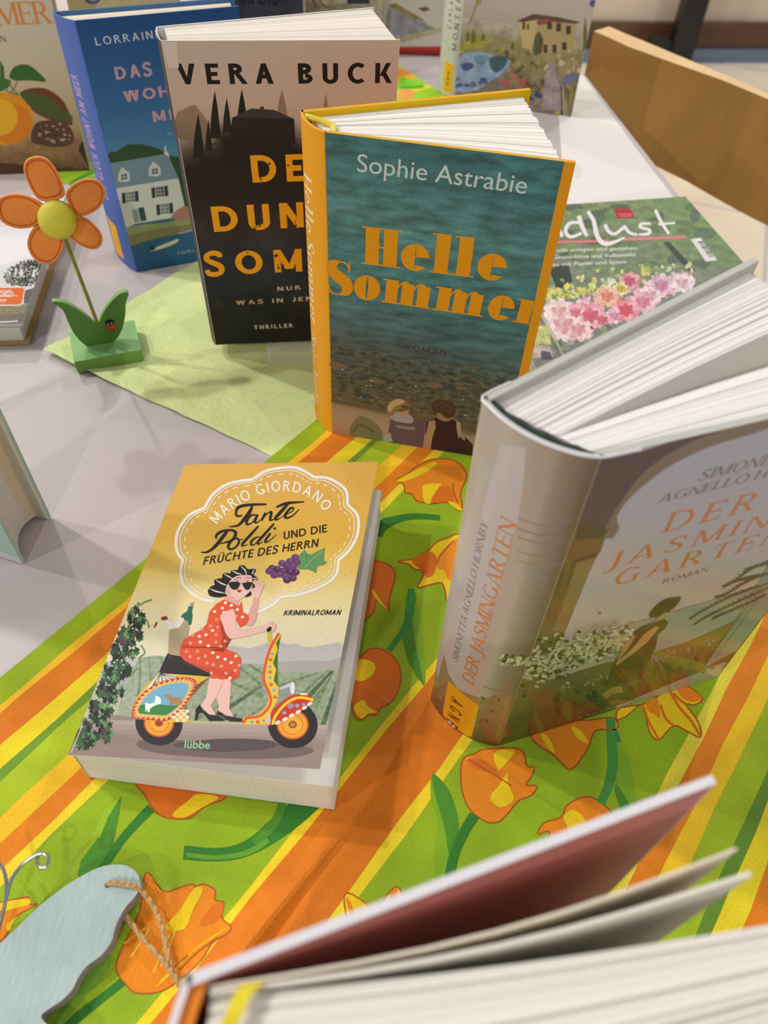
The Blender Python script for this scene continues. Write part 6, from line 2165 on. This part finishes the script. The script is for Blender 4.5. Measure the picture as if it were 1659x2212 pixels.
S_ = Plane(fo + up * .0024, u_, v_, up)
ik = Ink(fc, S_, limit=(0, Wt, 0, Hh))
ik.poly_uv([(0, 0), (Wt, 0), (Wt, Hh), (0, Hh)], (226, 224, 226), 1)
cl = crop(0, 320, 3.9515)
ik.poly(cl([(-300, 1330), (100, 1340), (290, 1330), (300, 1400), (200, 1510), (-300, 1500)]), (118, 112, 74), 2, 'printed_foliage')
ik.poly(cl([(-300, 1400), (100, 1420), (250, 1400), (180, 1500), (-300, 1500)]), (84, 82, 66), 2.5, 'printed_foliage')
ik.poly(cl([(200, 1220), (330, 1180), (300, 1300), (240, 1330), (205, 1330)]), (66, 66, 56), 2.6, 'printed_foliage')
ik.line(cl([(-100, 1440), (60, 1420), (120, 1400)]), 2, (170, 110, 90), 3)
random.seed(5)
for k in range(520):
    a, r_ = random.random() * 6.28, math.sqrt(random.random())
    x, y = 270 + 240 * r_ * math.cos(a), 1060 + 110 * r_ * math.sin(a) - 40 * math.cos(a)
    if y > 1180 and x < 200:
        continue
    d_ = (x - 20) / 400
    ik.dot(*cl([(x, y)])[0], random.uniform(1.4, 4.6), random.uniform(1, 2.8), random.choice([(46, 50, 44), (62, 70, 52), (84, 92, 70), (38, 40, 38)]) if random.random() < .4 + d_ else (120, 128, 104), 3 + k * .002, 6, rot=random.random() * 3)
ik.line([p + (w_,) for p, w_ in zip(cl([(330, 1180), (320, 1120), (300, 1060)]), (5, 4, 2))], None, (52, 44, 40), 4)
stk = smooth_closed(cl([(-120, 1345), (-120, 1190), (170, 1188), (205, 1192), (212, 1215), (190, 1320), (170, 1338)]), 2)
ik.poly(cl([(-120, 1350), (-120, 1182), (205, 1183), (216, 1205), (196, 1326), (172, 1346)]), (232, 224, 214), 5)
ik.poly(cl([(-120, 1338), (-120, 1194), (200, 1194), (206, 1212), (186, 1318), (166, 1336)]), (232, 108, 40), 6)
for txt, x1, y, x0 in (('SPIEGEL', 118, 1242, -96), ('Bestseller-', 152, 1272, -190), ('Autor', 58, 1312, -70)):
    q0, q1, q2 = cl([(x0, y), (x1, y - 2), (x0 + 4, y - 26)])
    ik.text(txt, q0, q1, q2, (240, 228, 214), 8, 'font', T=.035)
btext(cl, 'ROMANCE', (-260, 690), (62, 664), (-255, 640), (236, 176, 140), .12, .2, 'serif', h=.06, sf=.05)
ik.line(cl([(-60, 1488), (60, 1484), (155, 1478)]), 2.4, (236, 236, 232), 8)
fc.build('front_cover', tb)

# ---- pale green hardcover standing half open at the left edge
A_, B_ = V((-.372, .3150, .0012)), V((-.2205, .2705, .0012))
fr = Frame(A_, B_ - A_)
W = (B_ - A_).length
q = V((-.2153, .3090, 0)) - A_
gD = (q.dot(fr.u), q.dot(fr.n))
gb_ = Book('novel', 'pale green hardcover standing open at the left edge, showing its page edges', 'book', fr, .205, (0, 0), (W, 0), (-.008, .020), gD, .0026, .004, (168, 194, 184), (160, 184, 172), (168, 194, 182), edge=(176, 198, 190), inner=(214, 214, 206))
e_, g_ = gb_.fi[1] - gb_.fi[0], gb_.bi[1] - gb_.bi[0]
s0, s1 = gb_.fi[0] + e_.normalized() * .004, gb_.bi[0] + g_.normalized() * .004
f0, f1 = gb_.fi[1] - e_.normalized() * .002, gb_.bi[1] - g_.normalized() * .007
n_ = 24
gb_.pm.use('page_edges')
def arcf(a):
    q = f0.lerp(f1, a)
    d_ = (f0 - s0).normalized()
    return q - d_ * .007 * math.sin(math.pi * a)
for k in range(n_):
    a0, a1 = k / n_, (k + .95) / n_
    gb_.pm.use(col=(226 + random.uniform(-4, 4), 224, 220) if a0 < .75 else (226, 212, 188))
    b4 = [s0.lerp(s1, a0), arcf(a0), arcf(a1), s0.lerp(s1, a1)]
    zz = .2018 - random.random() * .0005
    gb_.pm.prism([fr.p(p.x, p.y, .003) for p in b4], V((0, 0, zz - .003)), uv=True)
ik = Ink(gb_.fm, fr.front())
ik.poly_uv([(W - .02, 0), (W, 0), (W, .004), (W - .02, .010)], (196, 204, 204), 1)
gb_.done()

# ---- magazines lying on the right
def magazine(label, corner, uu, vv, W, H, z0, T, draw):
    m0 = thing('magazine', label, 'magazine', corner + uu * W / 2 - vv * H / 2)
    c0 = corner + V((0, 0, z0))
    q4 = [c0 - vv * H, c0 - vv * H + uu * W, c0 + uu * W, c0]
    m_ = M('page_edges').use(col=(222, 220, 214))
    m_.prism([q + uu * 0 for q in q4], V((0, 0, T - .0003)), uv=True)
    m_.build('page_block', m0)
    fc = M('printed_cover').use(col=(120, 140, 110))
    fc.prism([q + V((0, 0, T - .00028)) for q in q4], V((0, 0, .00026)))
    S2 = Plane(c0 - vv * H + V((0, 0, T)), uu, vv, V((0, 0, 1)))
    draw(Ink(fc, S2, limit=(0, W, 0, H)), S2, W, H)
    fc.build('cover', m0)


def d_mag(ik, S2, W, H):
    global S_
    S_ = S2
    f = ramp([(0, (96, 110, 104)), (.1, (120, 132, 116)), (.17, (104, 122, 96)), (.28, (122, 142, 98))])  # background greens lightened to carry the glare on the cover
    for k in range(20):
        for j in range(6):
            ik.poly_uv([(W * j / 6, H * k / 20), (W * (j + 1) / 6, H * k / 20), (W * (j + 1) / 6, H * (k + 1) / 20), (W * j / 6, H * (k + 1) / 20)], lambda a, b_: mixc(f(b_), (98, 140, 70), max(0, a / W - .5) * (1 if b_ > .15 else 0)), 1, 'printed_paint')
    cg = crop(1120, 400, 3.0779)
    random.seed(3)
    for k in range(40):
        x, y = random.uniform(300, 1250), random.uniform(140, 560)
        ik.dot(*cg([(x, y)])[0], random.uniform(12, 26), random.uniform(6, 14), random.choice([(84, 116, 72), (78, 102, 76), (100, 136, 76), (108, 134, 90), (74, 94, 74)]), 1.3 + k * .004, 10, mat='printed_paint')
    ik.poly(cg([(960, 380), (1000, 375), (1100, 480), (1180, 570), (1130, 570)]), (62, 76, 72), 2)
    ik.poly(cg([(200, 560), (330, 520), (360, 640), (260, 700)]), (58, 66, 62), 2)
    # bouquet
    for k in range(300):
        t_ = random.random()
        x = lerp(190, 1170, t_)
        yc = lerp(790, 590, t_)
        y = yc + random.gauss(0, 62)
        if x < 560 and y < yc - 10 or (680 < x < 880 and y < yc - 20):
            col = random.choice([(206, 200, 88), (196, 200, 116), (180, 186, 84), (216, 212, 140), (120, 142, 84)])
        elif y < yc - 30:
            col = random.choice([(206, 212, 186), (190, 200, 160), (150, 170, 124), (120, 146, 100), (200, 204, 160)])
        else:
            col = random.choice([(214, 184, 196), (200, 156, 178), (216, 194, 190), (204, 130, 146), (120, 132, 100), (110, 124, 96)])
        ik.dot(*cg([(x, y)])[0], random.uniform(4, 9), random.uniform(3, 6), col, 2.5 + k * .004, 8, rot=random.random() * 3, mat='printed_paint')
    for x, y, r_, c_ in ((590, 740, 52, (224, 156, 120)), (480, 870, 66, (212, 110, 138)), (380, 850, 46, (222, 140, 164)), (715, 830, 60, (212, 98, 112)), (830, 780, 58, (222, 150, 170)), (300, 930, 84, (228, 198, 200)), (400, 960, 60, (224, 176, 186)), (270, 840, 64, (230, 206, 202)), (950, 670, 56, (202, 156, 188)), (560, 900, 44, (200, 120, 136)), (740, 640, 46, (190, 104, 120)), (640, 870, 40, (210, 160, 182)), (880, 730, 48, (224, 196, 206)), (1090, 650, 50, (222, 206, 214)), (680, 690, 34, (196, 190, 80))):
        px_, py_ = cg([(x, y)])[0]
        rr = r_ * .5
        for q in range(9):
            a = q * .698
            ik.dot(px_ + rr * .62 * math.cos(a), py_ + rr * .42 * math.sin(a), rr * .5, rr * .34, mixc(c_, (244, 230, 228), .18 + .3 * (q % 3) / 2), 5 + q * .03, 10, rot=a, mat='printed_paint')
        for q in range(6):
            a = q * 1.05 + .4
            ik.dot(px_ + rr * .26 * math.cos(a), py_ + rr * .18 * math.sin(a), rr * .34, rr * .2, mixc(c_, (176, 60, 84), .22 * (q % 2) + .08), 5.5 + q * .03, 9, rot=a)
    for x, y in ((180, 1180), (330, 1060), (480, 1020), (620, 960), (250, 1090), (420, 1090)):
        for q in range(6):
            ik.dot(*cg([(x + random.uniform(-60, 60), y + random.uniform(-30, 30))])[0], 9, 5, random.choice([(130, 146, 110), (90, 110, 90), (150, 160, 136)]), 5, 9, mat='printed_paint')
    # title lettering, red badge, lines of text, bar code
    for st in ([(250, 350, 8), (272, 300, 9), (290, 345, 9)], [(410, 250, 7), (340, 255, 9), (312, 310, 10), (350, 345, 9), (420, 320, 8)], [(400, 205, 12), (425, 280, 11), (455, 340, 9)],
               [(460, 175, 9), (500, 240, 11), (520, 330, 12), (560, 385, 12), (620, 385, 10), (705, 350, 5)],
               [(575, 262, 10), (600, 310, 9), (640, 325, 8), (690, 290, 9), (705, 280, 8)], [(700, 270, 9), (740, 318, 8), (790, 330, 6)],
               [(880, 258, 6), (820, 258, 8), (810, 280, 8), (870, 300, 8), (860, 325, 8), (800, 330, 5)],
               [(910, 165, 9), (945, 240, 9), (1000, 325, 6)], [(930, 262, 6), (1040, 252, 5)]):
        ik.line(cg([(p[0], p[1], p[2] * 2.5) for p in st]), None, (238, 236, 236), 8)
    ik.poly(cg([(225, 372), (600, 362), (600, 380), (225, 390)]), (214, 130, 134), 7)
    ik.poly(cg([(690, 352), (1110, 338), (1112, 356), (700, 372)]), (214, 130, 134), 7)
    ik.poly(cg([(632, 160), (740, 155), (775, 215), (655, 222)]), (184, 40, 56), 7)
    btext(cg, '20', (672, 182), (722, 178), (668, 160), (240, 220, 220), .2, .2)
    ik.line(cg([(665, 195), (750, 190)]), 1.4, (230, 150, 156), 8)
    ik.line(cg([(675, 208), (755, 203)]), 1.4, (230, 150, 156), 8)
    S_ = S2
    for txt, x0, y0, x1, y1 in (('Staude anlegen und gestalten', 190, 446, 785, 430), ('& Ginsterblüte und Vulkaneifel', 180, 494, 775, 474), ('Ideen mit Papier und Spitze', 160, 543, 720, 520)):
        a, b_ = cg([(x0, y0), (x1, y1)])
        ik.text(txt, a, b_, (a[0] + 1, a[1] - 8), (224, 226, 218), 7, 'font', T=.01)
    ik.poly(cg([(1145, 360), (1210, 350), (1322, 500), (1245, 510)]), (226, 226, 226), 7)
    for k in range(9):
        t_ = .12 + k * .085
        x0, y0 = lerp(1160, 1262, t_), lerp(368, 506, t_)
        ik.line(cg([(x0 + 22, y0 - 3), (x0 + 58, y0 - 8)]), 1.8 if k % 3 else 3, (60, 62, 66), 8, sm=False)


tr = at(1475, 440)
mu = (V((.2929, .767, 0)) - V((.1695, .7385, 0))).normalized()
mv = V((-mu.y, mu.x, 0))
magazine('garden magazine with a bouquet of pink roses, lying right of the yellow-orange book', V((tr.x, tr.y, 0)) - mu * .212, mu, mv, .212, .28, .0036, .0042, d_mag)


def d_mag2(ik, S2, W, H):
    for k in range(10):
        ik.poly_uv([(0, H * k / 10), (W, H * k / 10), (W, H * (k + 1) / 10), (0, H * (k + 1) / 10)], mixc((120, 118, 112), (176, 180, 150), k / 10), 1, 'printed_paint')
    cg = crop(1120, 400, 3.0779)
    for q, c_ in (([(130, 940), (200, 930), (220, 1060), (100, 1060)], (196, 200, 130)), ([(100, 1060), (210, 1070), (230, 1140), (90, 1150)], (190, 176, 168)), ([(150, 1100), (210, 1110), (230, 1160), (150, 1160)], (70, 74, 90))):
        ik.poly(cg(q), c_, 2, 'printed_paint')


magazine('second magazine peeping out from beneath the garden magazine, beside the yellow-orange book', V((tr.x, tr.y, 0)) - mu * .2375 - mv * .004, mu, mv, .20, .276, .0006, .0028, d_mag2)
# pale opaque sheet standing in for thin clear plastic, towards the corner
m_ = M('paper_white')
sh_ = [at(1205, 228), at(1256, 160), at(1400, 356), at(1474, 452), at(1225, 470), at(1213, 345)]
m_.prism([q + V((0, 0, .0003)) for q in sh_], V((0, 0, .0002)))
tag(m_.build('pale_sheet'), 'plain pale sheet lying between the garden magazine and the wooden chair', 'paper')

# ---- felt flower on its green block
b_fl, b_fr, b_br, b_bl = at(159, 782, .0125), at(305, 755, .0125), at(288.5, 689.5, .0125), at(151, 716, .0125)
fx = (b_fr - b_fl).normalized()
fy = V((-fx.y, fx.x, 0))
ctr = (b_fl + b_fr + b_br + b_bl) / 4
ft = thing('flower_ornament', 'orange felt flower with a yellow button centre and ladybird, on a green wooden block', 'ornament', V((ctr.x, ctr.y, 0)))
wbx, dbx = (b_fr - b_fl).length, (b_br - b_fr).length * .98
o_ = ctr - fx * wbx / 2 - fy * dbx / 2
o_.z = .0012
m_ = M('painted_toy_wood').use(col=(112, 160, 72))
base4 = [o_, o_ + fx * wbx, o_ + fx * wbx + fy * dbx, o_ + fy * dbx]
m_.prism(base4, V((0, 0, .0110)))
m_.use(col=(134, 190, 118))
m_.face([q + V((0, 0, .01105)) for q in base4])
m_.build('base_block', ft, bevel=.0006)
# upright leaf board
lb = at(195, 748, .0124)
ln = -fy
S_ = Plane(V((lb.x, lb.y, lb.z)), fx, V((0, 0, 1)), ln)
cl = crop(0, 320, 3.9515)
leaf = smooth_closed(cl([(770, 1702), (700, 1660), (630, 1580), (575, 1470), (540, 1390), (490, 1345), (448, 1320), (470, 1308), (560, 1325), (680, 1390), (780, 1470), (838, 1525), (855, 1470), (890, 1390), (960, 1300), (1040, 1235), (1098, 1238), (1088, 1280), (1072, 1340), (1070, 1420), (1050, 1520), (1010, 1610), (940, 1665), (860, 1690)]), 3)
lf = [V(S_.w(*S_.uv(*p), 0)) for p in leaf]
m_ = M('painted_toy_wood').use(col=(84, 134, 54))
m_.prism([q for q in lf], fy * .0042)
m_.f[0] = (m_.f[0][0], [lin((86, 136, 52))] * len(lf), m_.f[0][2], m_.f[0][3], False)
for k in range(2, len(m_.f)):
    m_.f[k] = (m_.f[k][0], [lin((140, 184, 110))] * 4, m_.f[k][2], m_.f[k][3], False)
lo_ = m_.build('leaf_board', ft)
# ladybird on the leaf
lc = S_.w(*S_.uv(*cl([(945, 1520)])[0]), 0) - fy * .0005
def blob(m_, c_, ax, ay, az, rx, ry, rz, n=12):
    rings = []
    for i in range(n // 2 + 1):
        th_ = math.pi * i / (n // 2)
        rings.append([c_ + ax * (rx * math.sin(th_) * math.cos(k * 2 * math.pi / n)) + ay * (ry * math.sin(th_) * math.sin(k * 2 * math.pi / n)) + az * (rz * math.cos(th_)) for k in range(n)])
    m_.sm = True
    m_.loft(rings, caps=False)
zz = V((0, 0, 1))
lbd = M('painted_toy_wood').use(col=(206, 70, 52))
blob(lbd, lc, fx, zz, -fy, .0036, .0042, .0022, 16)
lo2 = lbd.build('ladybird', ft)
sp_ = M('black_lacquer')
blob(sp_, lc + zz * .0036 - fy * .0004, fx, zz, -fy, .0032, .0024, .0021, 14)
for a, b_ in ((-.0018, -.0004), (.0016, -.0006), (-.0012, -.0026), (.0012, -.0028), (0, -.0012)):
    blob(sp_, lc + fx * a + zz * b_ - fy * .0019, fx, zz, -fy, .0006, .0006, .0004, 8)
sp_.build('head_and_spots', lo2)
ey_ = M('paper_white')
for a in (-.0012, .0012):
    blob(ey_, lc + zz * .0040 + fx * a - fy * .0022, fx, zz, -fy, .0006, .0006, .0004, 8)
ey_.build('eye', lo2)
# stick
sb = S_.w(*S_.uv(*cl([(832, 1500)])[0]), 0) + fy * .002
hd = ray_plane(142, 516, V((sb.x, sb.y, 0)) + fy * .002, -fy)
hc_ = ray_plane(123, 474, V((sb.x, sb.y, 0)) - fy * .002, -fy)
dirs = (hc_ + fy * .006 - sb).normalized()
m_ = M('green_stick')
m_.sm = True
m_.tube([sb - dirs * .012, sb, hc_ + fy * .006 - dirs * .012], .00135, 10)
m_.build('stem', ft)
# head: five petals of thick felt with a stitched seam, domed yellow button
tilt = math.radians(22)
toc = (CP - hc_); toc.normalize()
hn = (-fy * math.cos(tilt) + zz * math.sin(tilt)).normalized()
hu = (fx - hn * fx.dot(hn)).normalized()
hv = hn.cross(hu).normalized()
S_ = Plane(hc_, hu, hv, hn)
petals = [
    [(470, 450), (340, 450), (270, 370), (215, 250), (198, 160), (230, 95), (310, 68), (400, 90), (470, 170), (520, 270), (552, 400)],
    [(560, 420), (590, 340), (660, 285), (750, 258), (840, 275), (890, 330), (900, 410), (860, 500), (780, 560), (690, 590), (640, 590)],
    [(640, 590), (720, 595), (800, 650), (860, 720), (878, 790), (850, 850), (780, 868), (680, 830), (600, 770), (560, 700)],
    [(540, 720), (550, 800), (510, 920), (450, 985), (370, 992), (290, 950), (240, 870), (232, 790), (270, 700), (330, 650), (440, 640)],
    [(360, 600), (300, 670), (180, 690), (80, 670), (0, 620), (-30, 540), (-20, 440), (50, 400), (150, 390), (260, 415), (340, 460), (400, 520)]]
for pt_ in petals:
    o2 = smooth_closed(cl(pt_), 4)
    w_ = [S_.w(*S_.uv(*p), 0) for p in o2]
    cc_ = sum(w_, V((0, 0, 0))) / len(w_)
    pm_ = M('orange_felt')
    pm_.sm = True
    T_ = .0065
    rings = []
    for k, (sc2, dz) in enumerate(((.90, -T_), (.98, -T_ * .8), (1.0, -T_ * .5), (.985, -.0006), (.95, .0002), (.86, .0), (.82, -.0006), (.78, .0001), (.4, .0006), (.05, .0007))):
        rings.append([cc_ + (q - cc_) * sc2 + hn * dz for q in w_])
    pm_.loft(rings)
    po = pm_.build('petal', ft)
    sm_ = M('felt_seam')
    rr = [cc_ + (q - cc_) * .82 + hn * .00005 for q in w_]
    sm_.tube(rr + [rr[0]], .00042, 5)
    sm_.build('seam', po)
bm_ = M('yellow_button')
bm_.sm = True
rx_ = .5 * (V(S_.w(*S_.uv(*cl([(662, 612)])[0]), 0)) - V(S_.w(*S_.uv(*cl([(320, 612)])[0]), 0))).length
bcx = S_.w(*S_.uv(*cl([(491, 614)])[0]), 0)
rings = []
for i in range(9):
    a = i / 8 * math.pi / 2
    rings.append([bcx + (hu * math.cos(k * 2 * math.pi / 32) + hv * math.sin(k * 2 * math.pi / 32)) * (rx_ * math.cos(a) + 1e-5) + hn * (.0006 + .0062 * math.sin(a)) for k in range(32)])
bm_.loft([[q - hn * .004 for q in rings[0]]] + rings)
bm_.build('button_centre', ft)

# ---- pale blue wooden ornament with jute string and wire feelers, lower left
c31 = crop(0, 1820, 3.1904)
op = c31([(-120, 800), (0, 690), (100, 600), (250, 452), (400, 332), (520, 252), (640, 186), (740, 153), (850, 150), (920, 182), (960, 235), (968, 300), (930, 372), (870, 440), (822, 520), (790, 600), (768, 680), (700, 775), (600, 850), (540, 930), (500, 1010), (430, 1085), (340, 1145), (283, 1192), (300, 1235), (360, 1290), (430, 1370), (380, 1480), (150, 1560), (-200, 1560)])
out_ = smooth_closed(op, 4)
zt, zb = .0112, .0034
wo = thing('wooden_ornament', 'pale blue painted wooden ornament with a jute hanging string, at the lower left corner', 'ornament', at(150, 2050, 0))
top = [at(p[0], p[1], zt) for p in out_]
cc_ = sum(top, V((0, 0, 0))) / len(top)
m_ = M('pale_blue_painted_wood')
rings = [[V((q.x, q.y, zb)) for q in top], [V((q.x, q.y, zb + .0008)) for q in top], [V((q.x, q.y, zt - .0008)) for q in top], [V((cc_.x + (q.x - cc_.x) * .992, cc_.y + (q.y - cc_.y) * .992, zt)) for q in top]]
n_ = len(top)
for a, b_ in zip(rings, rings[1:]):
    for k in range(n_):
        j = (k + 1) % n_
        m_.face([a[k], a[j], b_[j], b_[k]], mat='grey_painted_edge' if a is not rings[2] else None)
m_.face(list(reversed(rings[0])))
m_.face(rings[-1])
m_.build('board', wo)
hole = at(*c31([(742, 292)])[0], zt)
m_ = M('dark_metal')
m_.prism([hole + V((.0013 * math.cos(k * .628), .0013 * math.sin(k * .628), .0001)) for k in range(10)], V((0, 0, .00008)))
m_.build('hole_shade_disc', wo)  # dark disc on the board, painting the shade inside the string hole
m_ = M('jute_fibre')
def rope(pts, r_=.00085):
    pts = smooth_open(pts, 10)
    for ph in (0, math.pi):
        q = []
        for k, p in enumerate(pts):
            a = ph + k * .55
            q.append(V(p) + V((math.cos(a) * .0006, math.sin(a) * .0004, .0006 * math.sin(a))))
        m_.sm = True
        m_.tube(q, r_, 7)
rp = lambda L: [tuple(at(*c31([(x, y)])[0], z)) for x, y, z in L]
rope(rp([(742, 296, .0105), (760, 278, .0126), (850, 285, .0130), (925, 300, .0128), (985, 340, .0100), (1050, 430, .0075), (1105, 540, .0060), (1140, 680, .0048), (1170, 830, .0040), (1215, 930, .0032), (1290, 1035, .0028)]))
rope(rp([(840, 480, .0045), (890, 540, .0048), (1000, 680, .0046), (1110, 800, .0044), (1165, 870, .0052), (1225, 960, .0044), (1270, 1040, .0030)]))
m_.build('jute_string', wo)
for L in ([(-60, 760, .008), (0, 545, .012), (40, 400, .016), (75, 270, .017), (140, 165, .018), (230, 95, .019), (300, 75, .019), (335, 110, .019), (320, 160, .0185), (285, 178, .018), (262, 150, .018), (258, 95, .0185)], [(-60, 790, .008), (0, 560, .010), (35, 420, .014), (45, 300, .016), (30, 205, .017), (0, 150, .018), (-40, 110, .019)]):
    m_ = M('steel_wire')
    m_.sm = True
    m_.tube(smooth_open([tuple(at(*c31([(x, y)])[0], z)) for x, y, z in L], 8), .00085, 8)
    m_.build('wire_feeler', wo)

# ---- open book standing in the near foreground, seen on its top edge
zF = .21
P0 = at(405, 2132, zF)
P1 = at(1548, 1692, zF)
fr = Frame(V((P0.x, P0.y, .0012)), V((P1.x - P0.x, P1.y - P0.y, 0)))
W = (P1 - P0).length
z0_ = zF - .0012
loc = lambda px, py, z=zF: ((at(px, py, z) - fr.o).dot(fr.u), (at(px, py, z) - fr.o).dot(fr.n))
nb = thing('novel', 'open hardcover in the near foreground seen along its top edge, with a yellow ribbon', 'book', fr.p(W / 2, -.01))
m_ = M('white_film_edge')
m_.prism([fr.p(0, 0), fr.p(W, 0), fr.p(W, .0022), fr.p(0, .0022)], V((0, 0, z0_)))
n0 = len(m_.f)
# inner face carries the reddish endpaper
m_.face([fr.p(.004, -.00005, .001), fr.p(W - .0006, -.00005, .001), fr.p(W - .0006, -.00005, z0_ - .0004), fr.p(.004, -.00005, z0_ - .0004)], mat='pink_endpaper')
m_.build('front_cover', nb)
# spine towards the camera
sA = V((0, .0022))
sB = V(loc(372, 2300))
dS = (sB - sA).normalized()
sB = sA + dS * .036
nS = V((dS.y, -dS.x))
if nS.x > 0:
    nS = -nS
m_ = M('white_film_edge')
ring0 = []
for k in range(13):
    t_ = k / 12
    ring0.append(sA + dS * (.036 * t_) + nS * (.0028 * math.sin(math.pi * t_)))
inner_ = [q - nS * .0016 for q in ring0]
for k in range(12):
    a, b_, c_, d_ = ring0[k], ring0[k + 1], inner_[k + 1], inner_[k]
    W3 = lambda q, z: fr.p(q.x, q.y, z)
    m_.sm = True
    m_.face([W3(a, 0), W3(b_, 0), W3(b_, z0_), W3(a, z0_)])
    m_.face([W3(a, z0_), W3(b_, z0_), W3(c_, z0_), W3(d_, z0_)])
    m_.use(mat='printed_cover', col=(226, 132, 40))
    m_.face([W3(c_, 0), W3(d_, 0), W3(d_, z0_), W3(c_, z0_)])
    m_.face([W3(d_, z0_ - .0012), W3(c_, z0_ - .0012), W3(c_ - nS * .003, z0_ - .0012), W3(d_ - nS * .003, z0_ - .0012)])
    m_.use(mat='white_film_edge')
m_.build('spine', nb)
pg = M('page_edges')
zt_ = z0_ - .003
eb = V(loc(1600, 1826)); ec = V(loc(1634, 1884)); ed_ = V(loc(1690, 1984))
s_t = sA - nS * .005 + dS * .0015
fan(pg, fr, s_t, s_t + dS * .0006, eb + V((0, .0002)), eb - V((0, .0004)), .002, zt_ + .0012, 1, .0, (238, 228, 208), -.0035, 0, 8)
fan(pg, fr, s_t + dS * .0008, s_t + dS * .0016, ec + V((0, .0009)), ec - V((0, .0002)), .002, zt_ + .001, 2, .1, (240, 234, 220), -.003, .0002, 8)
dF = (ed_ - s_t).normalized()
far0 = s_t + dS * .0025 + dF * (W - .004)
far1 = s_t + dS * .033 + V((1, -.12)).normalized() * (W - .004)
fan(pg, fr, s_t + dS * .0018, s_t + dS * .031, V((ed_.x, ed_.y)) + dF * .004, far1, .002, zt_, 22, .12, (234, 230, 222), -.0012, .0012, 8)
pg.build('page_block', nb)
bcv = M('white_film_edge')
q0, q1 = sB, sB + (far1 - (s_t + dS * .031)).normalized() * W
nn = V((-(q1 - q0).y, (q1 - q0).x)).normalized()
if nn.y > 0:
    nn = -nn
bcv.prism([fr.p(q.x, q.y) for q in (q0, q1, q1 + nn * .0022, q0 + nn * .0022)], V((0, 0, z0_)))
bcv.build('back_cover', nb)
rb = M('yellow_ribbon')
rp = [at(572, 2122, zF - .0018), at(545, 2150, zF - .0005), at(524, 2190, zF + .0002), at(508, 2230, zF - .0002), at(490, 2300, zF - .0005), at(470, 2400, zF - .001)]
rl = [at(522, 2126, zF - .0018), at(505, 2150, zF - .0005), at(488, 2190, zF + .0002), at(470, 2230, zF - .0002), at(452, 2300, zF - .0005), at(430, 2400, zF - .001)]
rb.sm = True
rp, rl = smooth_open([tuple(q) for q in rp], 5), smooth_open([tuple(q) for q in rl], 5)
for k in range(len(rp) - 1):
    a, b_, c_, d_ = V(rl[k]), V(rp[k]), V(rp[k + 1]), V(rl[k + 1])
    th_ = V((0, 0, .00035))
    rb.face([a, b_, c_, d_]); rb.face([a + th_, d_ + th_, c_ + th_, b_ + th_])
    rb.face([a, d_, d_ + th_, a + th_]); rb.face([b_, b_ + th_, c_ + th_, c_])
rb.build('ribbon_bookmark', nb)
